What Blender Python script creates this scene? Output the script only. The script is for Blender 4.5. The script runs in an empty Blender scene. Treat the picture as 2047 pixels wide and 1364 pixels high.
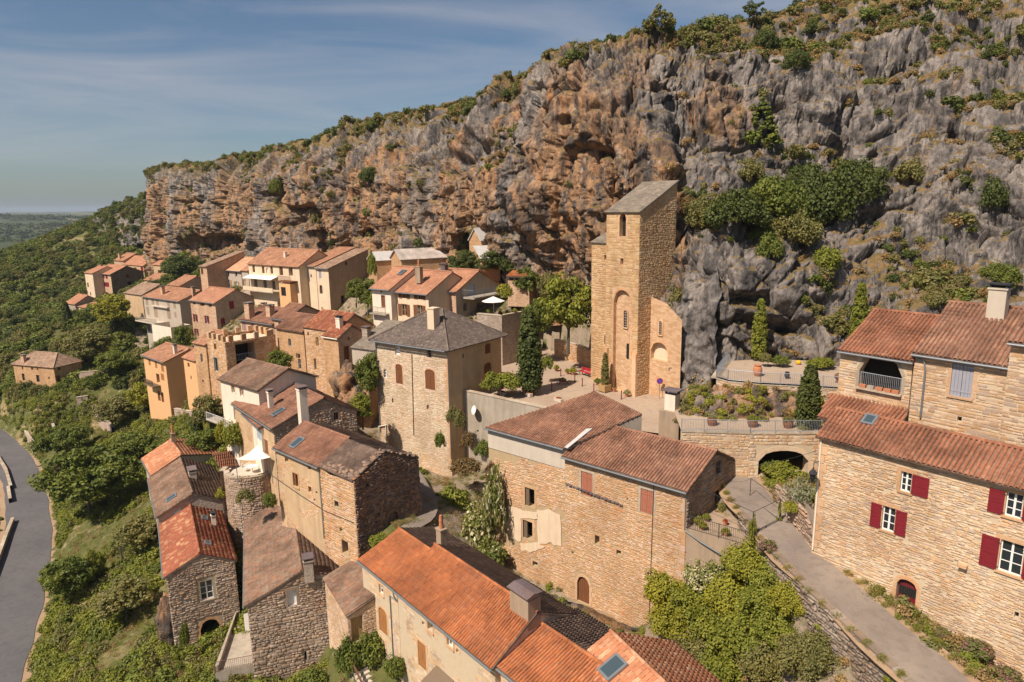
import bpy, math, random
import numpy as np
from mathutils import Vector, Matrix

SC = bpy.context.scene
COL = SC.collection
rng = np.random.default_rng(7)
random.seed(7)
R_ = math.radians

# ------------------------------------------------------------------ camera
CAM_H = 45.0
FPX, PITCH, ROLL = 1365.0, R_(11.2), R_(0.9)      # focal length in photo pixels (photo 2047 x 1364)
cp, sp, cr, sr = math.cos(PITCH), math.sin(PITCH), math.cos(ROLL), math.sin(ROLL)
CC = np.array([0, 0, CAM_H])
_F = np.array([0, cp, -sp]); _Rt = np.array([1.0, 0, 0]); _D = np.array([0, -sp, -cp])
CX = cr * _Rt + sr * _D
CD = -sr * _Rt + cr * _D
cam_d = bpy.data.cameras.new('camera')
cam = bpy.data.objects.new('camera', cam_d)
COL.objects.link(cam)
cam_d.sensor_width = 36.0
cam_d.lens = 36.0 * FPX / 2047.0
cam_d.clip_start, cam_d.clip_end = 0.5, 30000
_m = Matrix((tuple(CX), tuple(-CD), tuple(-_F))).transposed().to_4x4()
_m.translation = Vector(CC)
cam.matrix_world = _m
SC.camera = cam

# ------------------------------------------------------------------ world, sun, exposure
SUN_ELEV = 52.0
SUN_TO = np.array([0.70, 0.714])                 # horizontal direction in which the light travels
SUN_STRENGTH, SKY_STRENGTH = 5.0, 0.085
w = bpy.data.worlds.new('World'); SC.world = w; w.use_nodes = True
nt = w.node_tree; nt.nodes.clear()
N = nt.nodes.new
sky = N('ShaderNodeTexSky'); sky.sky_type = 'NISHITA'; sky.sun_disc = False
sky.sun_elevation = R_(SUN_ELEV)
sky.sun_rotation = math.atan2(-SUN_TO[0], -SUN_TO[1])
sky.altitude = 500; sky.air_density = 1.0; sky.dust_density = 1.6; sky.ozone_density = 1.6
hs = N('ShaderNodeHueSaturation'); hs.inputs['Saturation'].default_value = 1.04; hs.inputs['Value'].default_value = 0.70
tint = N('ShaderNodeMix'); tint.data_type = 'RGBA'; tint.blend_type = 'MULTIPLY'; tint.inputs[0].default_value = 1.0
tint.inputs[7].default_value = (0.92, 0.97, 1.0, 1)
tc = N('ShaderNodeTexCoord'); mp = N('ShaderNodeMapping'); mp.inputs['Scale'].default_value = (0.8, 1.3, 6.5)
mp.inputs['Rotation'].default_value = (0.0, 0.25, 0.5)
nz = N('ShaderNodeTexNoise'); nz.inputs['Scale'].default_value = 2.2; nz.inputs['Detail'].default_value = 7; nz.inputs['Roughness'].default_value = 0.55
nz.inputs['Distortion'].default_value = 0.6
rp = N('ShaderNodeValToRGB'); rp.color_ramp.elements[0].position = 0.40; rp.color_ramp.elements[1].position = 0.78
rp.color_ramp.elements[1].color = (0.60, 0.60, 0.60, 1)
cl = N('ShaderNodeMix'); cl.data_type = 'RGBA'; cl.inputs[7].default_value = (4.9, 4.65, 4.8, 1)
bg = N('ShaderNodeBackground'); bg.inputs[1].default_value = SKY_STRENGTH
wo = N('ShaderNodeOutputWorld')
L = nt.links.new
L(sky.outputs[0], hs.inputs['Color']); L(hs.outputs[0], tint.inputs[6]); L(tint.outputs[2], cl.inputs[6])
L(tc.outputs['Generated'], mp.inputs[0]); L(mp.outputs[0], nz.inputs['Vector']); L(nz.outputs[0], rp.inputs[0]); L(rp.outputs[0], cl.inputs[0])
L(cl.outputs[2], bg.inputs[0]); L(bg.outputs[0], wo.inputs[0])
sun_d = bpy.data.lights.new('sun', 'SUN'); sun_d.energy = SUN_STRENGTH; sun_d.angle = R_(0.53); sun_d.color = (1.0, 0.895, 0.79)
sun = bpy.data.objects.new('sun', sun_d); COL.objects.link(sun)
_sd = Vector((SUN_TO[0] * math.cos(R_(SUN_ELEV)), SUN_TO[1] * math.cos(R_(SUN_ELEV)), -math.sin(R_(SUN_ELEV))))
sun.rotation_euler = _sd.to_track_quat('-Z', 'Y').to_euler()
sun.location = (-60, -60, 160)
SC.view_settings.view_transform = 'Standard'; SC.view_settings.look = 'None'
SC.view_settings.exposure = 0.42; SC.view_settings.gamma = 1.0
SC.render.engine = 'CYCLES'
SC.cycles.use_denoising = True
SC.cycles.max_bounces = 6; SC.cycles.diffuse_bounces = 3; SC.cycles.glossy_bounces = 2
SC.cycles.transmission_bounces = 3; SC.cycles.transparent_max_bounces = 6; SC.cycles.volume_bounces = 0
SC.cycles.caustics_reflective = False; SC.cycles.caustics_refractive = False

# ------------------------------------------------------------------ photo pixel -> place
def ray(px, py):
    return _F * FPX + CX * (px - 1023.5) + CD * (py - 682.0)
def PZ(px, py, z):
    d = ray(px, py); return CC + d * (z - CAM_H) / d[2]
def PY(px, py, Y):
    d = ray(px, py); return CC + d * (Y / d[1])
def PW(px, py, P, n):
    d = ray(px, py); return CC + d * (np.dot(np.asarray(P) - CC, n) / np.dot(d, n))
def proj(P):
    v = np.asarray(P, float) - CC; z = v @ _F
    return np.stack([1023.5 + FPX * (v @ CX) / z, 682 + FPX * (v @ CD) / z], -1), z

# ------------------------------------------------------------------ numpy noise
_perm = np.random.default_rng(3).permutation(1024)
_grad = np.random.default_rng(4).normal(size=(1024, 3)); _grad /= np.linalg.norm(_grad, axis=1)[:, None]
def pnoise(p):
    p = np.asarray(p, float); i = np.floor(p).astype(int); f = p - i
    u = f * f * f * (f * (f * 6 - 15) + 10)
    out = 0
    for dx in (0, 1):
        for dy in (0, 1):
            for dz in (0, 1):
                h = _perm[(_perm[(_perm[(i[..., 0] + dx) & 1023] + i[..., 1] + dy) & 1023] + i[..., 2] + dz) & 1023]
                g = _grad[h]
                d = g[..., 0] * (f[..., 0] - dx) + g[..., 1] * (f[..., 1] - dy) + g[..., 2] * (f[..., 2] - dz)
                wx = u[..., 0] if dx else 1 - u[..., 0]
                wy = u[..., 1] if dy else 1 - u[..., 1]
                wz = u[..., 2] if dz else 1 - u[..., 2]
                out = out + d * wx * wy * wz
    return out * 1.6
def fbm(p, oct=4, lac=2.1, gain=0.5):
    a, s, o = 1.0, 1.0, 0
    for k in range(oct):
        o = o + a * pnoise(np.asarray(p) * s + k * 17.3); a *= gain; s *= lac
    return o
def ridged(p, oct=4, lac=2.1, gain=0.5):
    a, s, o = 1.0, 1.0, 0
    for k in range(oct):
        o = o + a * (1 - 2 * np.abs(pnoise(np.asarray(p) * s + k * 31.7))); a *= gain; s *= lac
    return o

def worley(p):
    """nearest cell: returns F1, F2, cell number and offset from the cell's centre"""
    p = np.asarray(p, np.float32); i = np.floor(p).astype(np.int32); sh = p.shape[:-1]
    b1 = np.full(sh, 9e9, np.float32); b2 = np.full(sh, 9e9, np.float32); hid = np.zeros(sh, np.int32); off = np.zeros(p.shape, np.float32)
    jit = (np.random.default_rng(11).random((1024, 3)) * .9 + .05).astype(np.float32)
    for dx in (-1, 0, 1):
        for dy in (-1, 0, 1):
            for dz in (-1, 0, 1):
                c = i + np.array([dx, dy, dz], np.int32)
                h = _perm[(_perm[(_perm[c[..., 0] & 1023] + c[..., 1]) & 1023] + c[..., 2]) & 1023]
                d = p - (c + jit[h]); r = (d * d).sum(-1); m = r < b1
                b2 = np.where(m, b1, np.minimum(b2, r)); b1 = np.where(m, r, b1); hid = np.where(m, h, hid); off = np.where(m[..., None], d, off)
    return np.sqrt(b1), np.sqrt(b2), hid, off

# ------------------------------------------------------------------ meshes and objects
def raw_mesh(name, V, F, mat=None, smooth=False, uv=None, rnd=None, attrs=None):
    """V (n,3); F = (m,k) int array or list of index lists; uv per corner; rnd one value per face"""
    me = bpy.data.meshes.new(name)
    V = np.asarray(V, np.float32)
    if isinstance(F, np.ndarray):
        m, k = F.shape
        me.vertices.add(len(V)); me.vertices.foreach_set('co', V.ravel())
        me.loops.add(m * k); me.loops.foreach_set('vertex_index', F.astype(np.int32).ravel())
        me.polygons.add(m); me.polygons.foreach_set('loop_start', np.arange(0, m * k, k, dtype=np.int32))
        me.update(calc_edges=True)
    else:
        me.from_pydata([tuple(map(float, v)) for v in V], [], [list(map(int, f)) for f in F])
    if uv is not None:
        l = me.uv_layers.new(name='UVMap'); l.data.foreach_set('uv', np.asarray(uv, np.float32).ravel())
    if rnd is not None:
        a = me.attributes.new('rnd', 'FLOAT', 'FACE'); a.data.foreach_set('value', np.asarray(rnd, np.float32))
    for k_, (dom, arr) in (attrs or {}).items():
        a = me.attributes.new(k_, 'FLOAT', dom); a.data.foreach_set('value', np.asarray(arr, np.float32))
    if mat is not None:
        me.materials.append(mat)
    if smooth:
        me.polygons.foreach_set('use_smooth', np.ones(len(me.polygons), bool))
    return me
def link(name, me, parent=None, M4=None):
    o = bpy.data.objects.new(name, me); COL.objects.link(o)
    if parent is not None:
        o.parent = parent
        o.matrix_parent_inverse = WINV[parent.name]
    WINV[o.name] = Matrix.Identity(4)
    if M4 is not None:
        o.matrix_basis = M4
    return o
WINV = {}
def obj(name, V, F, mat, parent=None, kind=None, **k):
    o = link(name, raw_mesh(name, V, F, mat, **k), parent)
    if kind: o['kind'] = kind
    return o
def tag(o, label, cat, group=None):
    o['label'] = label; o['category'] = cat
    if group: o['group'] = group
    return o
def thing(name, label, cat, loc, group=None):
    e = bpy.data.objects.new(name, None); COL.objects.link(e)
    e.empty_display_size = 0.3
    e.location = tuple(map(float, loc))
    WINV[e.name] = Matrix.Translation(-Vector(e.location))
    return tag(e, label, cat, group)
class MB:
    """collects simple shapes into one mesh"""
    def __init__(s): s.V = []; s.F = []
    def add(s, V, F):
        b = len(s.V); s.V += [tuple(v) for v in V]; s.F += [[b + i for i in f] for f in F]; return s
    def box(s, c, x, y, z, hx, hy, hz):
        c, x, y, z = (np.asarray(q, float) for q in (c, x, y, z)); V = []
        for k in (-1, 1):
            for j in (-1, 1):
                for i in (-1, 1):
                    V.append(c + x * hx * i + y * hy * j + z * hz * k)
        return s.add(V, [(0, 2, 3, 1), (4, 5, 7, 6), (0, 1, 5, 4), (2, 6, 7, 3), (0, 4, 6, 2), (1, 3, 7, 5)])
    def abox(s, x0, x1, y0, y1, z0, z1):
        return s.box(((x0 + x1) / 2, (y0 + y1) / 2, (z0 + z1) / 2), (1, 0, 0), (0, 1, 0), (0, 0, 1), (x1 - x0) / 2, (y1 - y0) / 2, (z1 - z0) / 2)
    def tube(s, pts, r, n=6, cap=True):
        pts = [np.asarray(p, float) for p in pts]; k = len(pts); V = []
        rr = r if hasattr(r, '__len__') else [r] * k
        up = np.array([0, 0, 1.0])
        for i, p in enumerate(pts):
            d = pts[min(i + 1, k - 1)] - pts[max(i - 1, 0)]; d /= (np.linalg.norm(d) + 1e-9)
            a = np.cross(d, up)
            if np.linalg.norm(a) < 0.05: a = np.cross(d, [1.0, 0, 0])
            a /= np.linalg.norm(a); b = np.cross(d, a)
            for j in range(n):
                t = 2 * math.pi * j / n; V.append(p + rr[i] * (a * math.cos(t) + b * math.sin(t)))
        F = [(i * n + j, i * n + (j + 1) % n, (i + 1) * n + (j + 1) % n, (i + 1) * n + j) for i in range(k - 1) for j in range(n)]
        if cap: F += [tuple(range(n))[::-1], tuple(range((k - 1) * n, k * n))]
        return s.add(V, F)
    def lathe(s, c, prof, n=12):
        V = [(c[0] + r * math.cos(2 * math.pi * j / n), c[1] + r * math.sin(2 * math.pi * j / n), c[2] + z) for r, z in prof for j in range(n)]
        k = len(prof)
        F = [(i * n + j, i * n + (j + 1) % n, (i + 1) * n + (j + 1) % n, (i + 1) * n + j) for i in range(k - 1) for j in range(n)]
        F += [tuple(range(n))[::-1], tuple(range((k - 1) * n, k * n))]
        return s.add(V, F)
    def prism(s, poly, z0, z1):
        n = len(poly); V = [(p[0], p[1], z0) for p in poly] + [(p[0], p[1], z1) for p in poly]
        return s.add(V, [tuple(range(n))[::-1], tuple(range(n, 2 * n))] + [(i, (i + 1) % n, n + (i + 1) % n, n + i) for i in range(n)])
    def slab(s, quad, t):
        """quad in any orientation, thickened downwards by t along -z"""
        n = len(quad); V = [tuple(q) for q in quad] + [(q[0], q[1], q[2] - t) for q in quad]
        return s.add(V, [tuple(range(n)), tuple(range(n, 2 * n))[::-1]] + [(i, n + i, n + (i + 1) % n, (i + 1) % n) for i in range(n)])
    def build(s, name, mat, parent=None, kind=None, smooth=False):
        if not s.V: return None
        return obj(name, s.V, s.F, mat, parent, kind, smooth=smooth)
# ------------------------------------------------------------------ materials
MATS = {}
class G:
    def __init__(s, name, rough=0.9, spec=0.25):
        s.m = bpy.data.materials.new(name); s.m.use_nodes = True; s.t = s.m.node_tree
        s.b = s.t.nodes['Principled BSDF']; s.b.inputs['Roughness'].default_value = rough
        s.b.inputs['Specular IOR Level'].default_value = spec
        s.out = s.t.nodes['Material Output']
        MATS[name] = s.m
    def n(s, t, **k):
        q = s.t.nodes.new('ShaderNode' + t)
        for a, v in k.items(): setattr(q, a, v)
        return q
    def put(s, sock, v):
        if isinstance(v, bpy.types.NodeSocket): s.t.links.new(v, sock)
        elif isinstance(v, (int, float)): sock.default_value = v
        else: sock.default_value = tuple(v) + ((1,) if len(v) == 3 and sock.type == 'RGBA' else ())
    def pos(s): return s.n('NewGeometry').outputs['Position']
    def uv(s): return s.n('TexCoord').outputs['UV']
    def objc(s): return s.n('TexCoord').outputs['Object']
    def map(s, v, sc=(1, 1, 1), rot=(0, 0, 0), loc=(0, 0, 0)):
        q = s.n('Mapping'); s.put(q.inputs[0], v)
        q.inputs['Scale'].default_value = sc; q.inputs['Rotation'].default_value = rot; q.inputs['Location'].default_value = loc
        return q.outputs[0]
    def noise(s, v, sc=1, det=4, ro=0.55, dist=0, col=False):
        q = s.n('TexNoise'); s.put(q.inputs['Vector'], v); q.inputs['Scale'].default_value = sc
        q.inputs['Detail'].default_value = det; q.inputs['Roughness'].default_value = ro; q.inputs['Distortion'].default_value = dist
        return q.outputs[1 if col else 0]
    def vor(s, v, sc=1, feat='F1', dim='2D', rnd=1.0):
        q = s.n('TexVoronoi', feature=feat, voronoi_dimensions=dim); s.put(q.inputs['Vector'], v)
        q.inputs['Scale'].default_value = sc; q.inputs['Randomness'].default_value = rnd
        return q
    def ramp(s, f, stops, interp='LINEAR'):
        q = s.n('ValToRGB'); s.put(q.inputs[0], f); e = q.color_ramp.elements; q.color_ramp.interpolation = interp
        while len(e) < len(stops): e.new(0.5)
        for el, (p, c) in zip(e, stops):
            el.position = p; el.color = (c, c, c, 1) if isinstance(c, (int, float)) else tuple(c) + (1,)
        return q.outputs[0]
    def mix(s, f, a, b, mode='MIX'):
        q = s.n('Mix', data_type='RGBA', blend_type=mode); s.put(q.inputs[0], f); s.put(q.inputs[6], a); s.put(q.inputs[7], b)
        return q.outputs[2]
    def math(s, op, a, b=0.0, c=None):
        q = s.n('Math', operation=op); s.put(q.inputs[0], a); s.put(q.inputs[1], b)
        if c is not None: s.put(q.inputs[2], c)
        return q.outputs[0]
    def attr(s, n): return s.n('Attribute', attribute_name=n).outputs['Fac']
    def rnd(s):
        return s.math('FRACT', s.math('ADD', s.attr('rnd'), s.n('ObjectInfo').outputs['Random']))
    def bump(s, h, st=0.5, d=0.05):
        q = s.n('Bump'); s.put(q.inputs['Height'], h); q.inputs['Strength'].default_value = st; q.inputs['Distance'].default_value = d
        s.t.links.new(q.outputs[0], s.b.inputs['Normal']); return q
    def col(s, c): s.put(s.b.inputs['Base Color'], c)
    def sep(s, v):
        q = s.n('SeparateXYZ'); s.put(q.inputs[0], v); return q.outputs

def sc_(c, k): return tuple(min(1, x * k) for x in c)
def m_masonry(name, c1, c2, c3, mortar, sx=2.6, sy=6.5, edge=0.05, bump=0.6, stain=0.5):
    g = G(name, 0.92); uv = g.uv()
    v = g.mix(0.06, uv, g.noise(uv, 1.7, 2, col=True), 'ADD')
    v = g.map(v, (sx, sy, 1))
    a = g.vor(v, 1, 'F1', rnd=0.85); e = g.vor(v, 1, 'DISTANCE_TO_EDGE', rnd=0.85)
    rc = g.sep(a.outputs['Color'])[0]
    st = g.ramp(rc, [(0.0, c1), (0.35, c2), (0.7, c3), (1.0, sc_(c1, 0.8))])
    st = g.mix(g.ramp(g.noise(uv, 9, 4), [(0.3, 0.0), (0.75, 0.45)]), st, sc_(c2, 0.62))
    em = g.ramp(e.outputs['Distance'], [(edge * 0.4, 0.0), (edge * 1.6, 1.0)])
    c = g.mix(em, mortar, st)
    big = g.noise(g.map(g.pos(), (0.35, 0.35, 0.12)), 1.6, 5, 0.6)
    c = g.mix(g.ramp(big, [(0.36, stain), (0.6, 0.0)]), c, g.mix(1.0, c, (0.62, 0.55, 0.48), 'MULTIPLY'))
    g.col(c)
    h = g.math('ADD', g.ramp(e.outputs['Distance'], [(0.0, 0.0), (edge * 2.5, 1.0)]), g.math('MULTIPLY', g.noise(uv, 22, 3), 0.35))
    g.bump(h, bump, 0.05); return g.m
def m_stone(name, cols, mortar_like=None, nsc=5.0):
    """single built stones: colour differs from piece to piece"""
    g = G(name, 0.92); p = g.pos()
    k = len(cols); c = g.ramp(g.rnd(), [(i / k, cols[i]) for i in range(k)], 'CONSTANT')
    c = g.mix(g.ramp(g.noise(p, nsc, 5, 0.65), [(0.35, 0.0), (0.8, 0.55)]), c, sc_(cols[0], 0.55))
    c = g.mix(g.ramp(g.noise(g.map(p, (0.3, 0.3, 0.15)), 1.3, 4), [(0.40, 0.55), (0.60, 0.0)]), c, g.mix(1.0, c, (0.62, 0.54, 0.48), 'MULTIPLY'))
    c = g.mix(g.ramp(g.noise(p, 0.55, 5, 0.6), [(0.52, 0.0), (0.68, 0.5)]), c, g.mix(1.0, c, (1.12, 0.84, 0.62), 'MULTIPLY'))
    g.col(c); g.bump(g.noise(p, 16, 5, 0.7), 0.8, 0.04); return g.m
def m_plain(name, c, rough=0.85, var=0.25, nsc=2.0, bump=0.25, bsc=18.0, dark=0.6, spec=0.25, metal=0.0, stain=0.0):
    g = G(name, rough, spec); p = g.pos()
    cc = g.mix(g.ramp(g.noise(p, nsc, 5, 0.6), [(0.3, 0.0), (0.75, var * 2)]), c, sc_(c, dark))
    if stain:
        s = g.noise(g.map(p, (1.6, 1.6, 0.18)), 1.2, 5, 0.65)
        cc = g.mix(g.ramp(s, [(0.45, 0.0), (0.75, stain)]), cc, sc_(c, 0.42))
    g.col(cc); g.b.inputs['Metallic'].default_value = metal
    if bump: g.bump(g.noise(p, bsc, 4, 0.6), bump, 0.02)
    return g.m
def m_tile(name, cols, lichen=(0.34, 0.31, 0.24), lk=0.3, dark=0.4):
    g = G(name, 0.88); p = g.pos(); k = len(cols)
    c = g.ramp(g.rnd(), [((i + 0.5) / k, cols[i]) for i in range(k)])
    c = g.mix(g.ramp(g.noise(p, 0.5, 6, 0.7), [(0.40, 0.0), (0.66, 0.85)]), c, sc_(cols[0], dark))
    c = g.mix(g.ramp(g.noise(p, 5.5, 4, 0.7), [(0.56, 0.0), (0.7, lk)]), c, lichen)
    c = g.mix(g.ramp(g.noise(p, 14, 2, 0.5), [(0.62, 0.0), (0.72, lk)]), c, sc_(cols[0], 0.25))
    g.col(c); g.bump(g.noise(p, 30, 3), 0.3, 0.01); return g.m
def m_tilefar(name, cols, pitch=0.24, expo=0.36, lk=0.35):
    g = G(name, 0.9); uv = g.uv(); x = g.sep(uv)
    cell = g.n('CombineXYZ'); g.put(cell.inputs[0], g.math('FLOOR', g.math('DIVIDE', x[0], pitch))); g.put(cell.inputs[1], g.math('FLOOR', g.math('DIVIDE', x[1], expo)))
    wn = g.n('TexWhiteNoise', noise_dimensions='2D'); g.put(wn.inputs['Vector'], cell.outputs[0])
    k = len(cols); c = g.ramp(wn.outputs[0], [((i + 0.5) / k, cols[i]) for i in range(k)])
    c = g.mix(g.ramp(g.noise(g.pos(), 0.7, 6, 0.65), [(0.4, 0.0), (0.72, 0.65)]), c, sc_(cols[0], 0.45))
    c = g.mix(g.ramp(g.noise(g.pos(), 3.0, 4, 0.7), [(0.55, 0.0), (0.7, lk)]), c, (0.36, 0.31, 0.23))
    g.col(c)
    wv = g.math('ABSOLUTE', g.math('SINE', g.math('MULTIPLY', x[0], math.pi / pitch)))
    rw = g.math('MULTIPLY', g.math('FRACT', g.math('DIVIDE', x[1], -expo)), 0.5)
    g.bump(g.math('ADD', wv, rw), 0.8, 0.06); return g.m
def m_wood(name, c, sc=(14, 1), rough=0.8):
    g = G(name, rough); p = g.pos()
    gr = g.noise(g.map(p, (9, 9, 0.8)), 3.0, 4, 0.6)
    g.col(g.mix(g.ramp(gr, [(0.3, 0.0), (0.7, 0.8)]), c, sc_(c, 0.55))); g.bump(gr, 0.25, 0.01); return g.m
def m_leaf(name, cols, trans=0.22, obv=0.25):
    g = G(name, 0.65, 0.3); k = len(cols)
    r = g.math('FRACT', g.math('ADD', g.attr('rnd'), g.math('MULTIPLY', g.n('ObjectInfo').outputs['Random'], 0.35)))
    c = g.ramp(r, [((i + 0.5) / k, cols[i]) for i in range(k)])
    big = g.noise(g.pos(), 0.45, 3)
    c = g.mix(g.ramp(big, [(0.35, 0.0), (0.7, obv * 2)]), c, g.mix(1.0, c, (1.45, 1.2, 0.75), 'MULTIPLY'))
    g.col(c)
    t = g.n('BsdfTranslucent'); g.put(t.inputs[0], g.mix(1.0, c, (1.5, 1.6, 0.7), 'MULTIPLY'))
    ms = g.n('MixShader'); ms.inputs[0].default_value = trans
    g.t.links.new(g.b.outputs[0], ms.inputs[1]); g.t.links.new(t.outputs[0], ms.inputs[2]); g.t.links.new(ms.outputs[0], g.out.inputs[0])
    return g.m
def m_glass(name, c=(0.02, 0.025, 0.03)):
    g = G(name, 0.08, 0.6); g.col(c); return g.m

m_masonry('masonry_warm', (0.568, 0.358, 0.216), (0.659, 0.442, 0.288), (0.500, 0.295, 0.168), (0.659, 0.474, 0.348))
m_masonry('masonry_ochre', (0.568, 0.326, 0.156), (0.648, 0.400, 0.216), (0.488, 0.274, 0.132), (0.592, 0.390, 0.240))
m_masonry('masonry_tower', (0.604, 0.376, 0.198), (0.669, 0.438, 0.264), (0.539, 0.313, 0.158), (0.593, 0.397, 0.251), 1.9, 4.6, 0.035, 0.55, 0.3)
m_masonry('masonry_grey', (0.410, 0.324, 0.254), (0.507, 0.406, 0.314), (0.350, 0.267, 0.205), (0.507, 0.406, 0.314))
m_masonry('masonry_dark', (0.263, 0.181, 0.134), (0.329, 0.232, 0.168), (0.208, 0.141, 0.112), (0.242, 0.171, 0.134), 2.2, 5.0, 0.07, 0.9)
m_masonry('masonry_cream', (0.682, 0.484, 0.336), (0.751, 0.558, 0.420), (0.614, 0.400, 0.252), (0.796, 0.611, 0.480), 2.4, 6.5)
m_masonry('masonry_terrace', (0.523, 0.379, 0.300), (0.602, 0.453, 0.372), (0.455, 0.316, 0.240), (0.568, 0.432, 0.348), 2.6, 6.0, 0.06, 0.8)
m_plain('mortar_cream', (0.560, 0.435, 0.290), 0.95, 0.2, 3, 0.5, 30, 0.75)
m_plain('mortar_ochre', (0.455, 0.325, 0.185), 0.95, 0.25, 3, 0.5, 30, 0.7)
m_plain('mortar_grey', (0.409, 0.318, 0.248), 0.95, 0.25, 3, 0.5, 30, 0.7)
m_plain('mortar_dark', (0.167, 0.108, 0.080), 0.95, 0.3, 3, 0.5, 30, 0.6)
m_stone('stone_cream', [(0.676, 0.493, 0.324), (0.608, 0.395, 0.216), (0.721, 0.548, 0.384), (0.564, 0.383, 0.240), (0.519, 0.395, 0.300), (0.676, 0.460, 0.264)])
m_stone('stone_ochre', [(0.653, 0.418, 0.240), (0.586, 0.345, 0.168), (0.688, 0.470, 0.300), (0.540, 0.324, 0.180), (0.631, 0.386, 0.204), (0.676, 0.480, 0.348)])
m_stone('stone_grey', [(0.459, 0.347, 0.266), (0.398, 0.290, 0.205), (0.531, 0.406, 0.302), (0.435, 0.313, 0.218), (0.350, 0.267, 0.205), (0.507, 0.359, 0.242)])
m_stone('stone_dark', [(0.286, 0.192, 0.134), (0.352, 0.242, 0.168), (0.231, 0.161, 0.123), (0.395, 0.242, 0.134), (0.307, 0.222, 0.179), (0.197, 0.141, 0.112)])
m_stone('stone_rough', [(0.30, 0.235, 0.175), (0.24, 0.185, 0.14), (0.36, 0.28, 0.21), (0.27, 0.20, 0.14), (0.20, 0.16, 0.125), (0.33, 0.27, 0.21)])
m_stone('stone_slate', [(0.167, 0.131, 0.130), (0.206, 0.162, 0.150), (0.137, 0.108, 0.110), (0.235, 0.189, 0.170), (0.186, 0.135, 0.130), (0.157, 0.126, 0.130)])
m_stone('stone_light', [(0.66, 0.53, 0.37), (0.60, 0.46, 0.30), (0.70, 0.58, 0.42), (0.57, 0.43, 0.27), (0.64, 0.49, 0.31)])
m_stone('stone_tower', [(0.583, 0.394, 0.205), (0.528, 0.336, 0.165), (0.627, 0.441, 0.251), (0.484, 0.302, 0.152), (0.561, 0.371, 0.198)])
m_stone('stone_frame', [(0.653, 0.407, 0.228), (0.699, 0.459, 0.276), (0.608, 0.376, 0.204)])
m_stone('stone_pale', [(0.50, 0.42, 0.31), (0.45, 0.37, 0.27), (0.54, 0.45, 0.34)])
m_plain('plaster_white', (0.773, 0.644, 0.506), 0.9, 0.2, 0.8, 0.2, 14, 0.8, stain=0.35)
m_plain('plaster_cream', (0.717, 0.549, 0.374), 0.9, 0.25, 0.8, 0.2, 14, 0.75, stain=0.35)
m_plain('plaster_yellow', (0.686, 0.396, 0.190), 0.9, 0.15, 0.8, 0.12, 14, 0.85, stain=0.15)
m_plain('plaster_grey', (0.480, 0.395, 0.305), 0.9, 0.25, 0.8, 0.2, 14, 0.72, stain=0.35)
m_plain('plaster_ochre', (0.571, 0.392, 0.224), 0.92, 0.3, 0.9, 0.3, 10, 0.7, stain=0.45)
m_plain('plaster_dull', (0.380, 0.275, 0.185), 0.92, 0.3, 0.9, 0.3, 10, 0.7, stain=0.5)
m_plain('concrete', (0.43, 0.36, 0.275), 0.9, 0.35, 0.7, 0.3, 12, 0.6, stain=0.6)
m_plain('concrete_pale', (0.56, 0.475, 0.37), 0.9, 0.25, 0.9, 0.25, 12, 0.75, stain=0.3)
m_tile('tile_brown', [(0.27, 0.125, 0.075), (0.31, 0.15, 0.09), (0.24, 0.115, 0.075), (0.34, 0.175, 0.105)])
m_tile('tile_rust', [(0.32, 0.125, 0.065), (0.28, 0.115, 0.065), (0.37, 0.16, 0.085), (0.30, 0.12, 0.065)], lk=0.25)
m_tile('tile_orange', [(0.44, 0.145, 0.055), (0.38, 0.12, 0.045), (0.50, 0.18, 0.07), (0.33, 0.115, 0.05), (0.46, 0.155, 0.055)], lichen=(0.33, 0.24, 0.16), lk=0.5, dark=0.42)
m_tile('tile_old', [(0.24, 0.14, 0.09), (0.30, 0.18, 0.115), (0.19, 0.12, 0.085), (0.34, 0.16, 0.09), (0.27, 0.20, 0.14)], lk=0.5)
m_tile('tile_dark', [(0.17, 0.11, 0.08), (0.22, 0.14, 0.10), (0.14, 0.095, 0.075), (0.26, 0.17, 0.12)], lk=0.5)
m_tile('tile_red', [(0.33, 0.105, 0.055), (0.29, 0.095, 0.052), (0.37, 0.125, 0.06), (0.50, 0.29, 0.15), (0.31, 0.10, 0.055), (0.35, 0.115, 0.06)], lk=0.15, dark=0.65)
m_tile('tile_salmon', [(0.50, 0.205, 0.10), (0.45, 0.175, 0.085), (0.55, 0.25, 0.13), (0.62, 0.36, 0.21), (0.47, 0.185, 0.09)], lk=0.12, dark=0.7)
m_tilefar('far_brown', [(0.34, 0.15, 0.08), (0.40, 0.19, 0.10), (0.29, 0.14, 0.08), (0.44, 0.23, 0.13)])
m_tilefar('far_orange', [(0.43, 0.195, 0.105), (0.38, 0.165, 0.09), (0.48, 0.24, 0.135), (0.36, 0.17, 0.10)], lk=0.3)
m_tilefar('far_pale', [(0.58, 0.32, 0.18), (0.54, 0.28, 0.15), (0.62, 0.37, 0.22), (0.55, 0.30, 0.17)], lk=0.15)
m_tilefar('far_old', [(0.29, 0.17, 0.11), (0.34, 0.21, 0.14), (0.24, 0.15, 0.10), (0.38, 0.26, 0.17)], lk=0.5)
m_tilefar('slate_roof', [(0.117, 0.087, 0.073), (0.144, 0.106, 0.085), (0.098, 0.074, 0.063), (0.168, 0.125, 0.096)], 0.3, 0.2, lk=0.55)
m_tilefar('lauze_roof', [(0.197, 0.162, 0.122), (0.238, 0.193, 0.144), (0.164, 0.131, 0.104), (0.262, 0.208, 0.151)], 0.45, 0.28)
m_plain('metal_rust', (0.56, 0.47, 0.40), 0.6, 0.5, 0.6, 0.15, 20, 0.42, stain=0.5)
m_plain('metal_pale', (0.52, 0.49, 0.45), 0.5, 0.3, 0.8, 0.1, 20, 0.7, stain=0.3)
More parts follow.
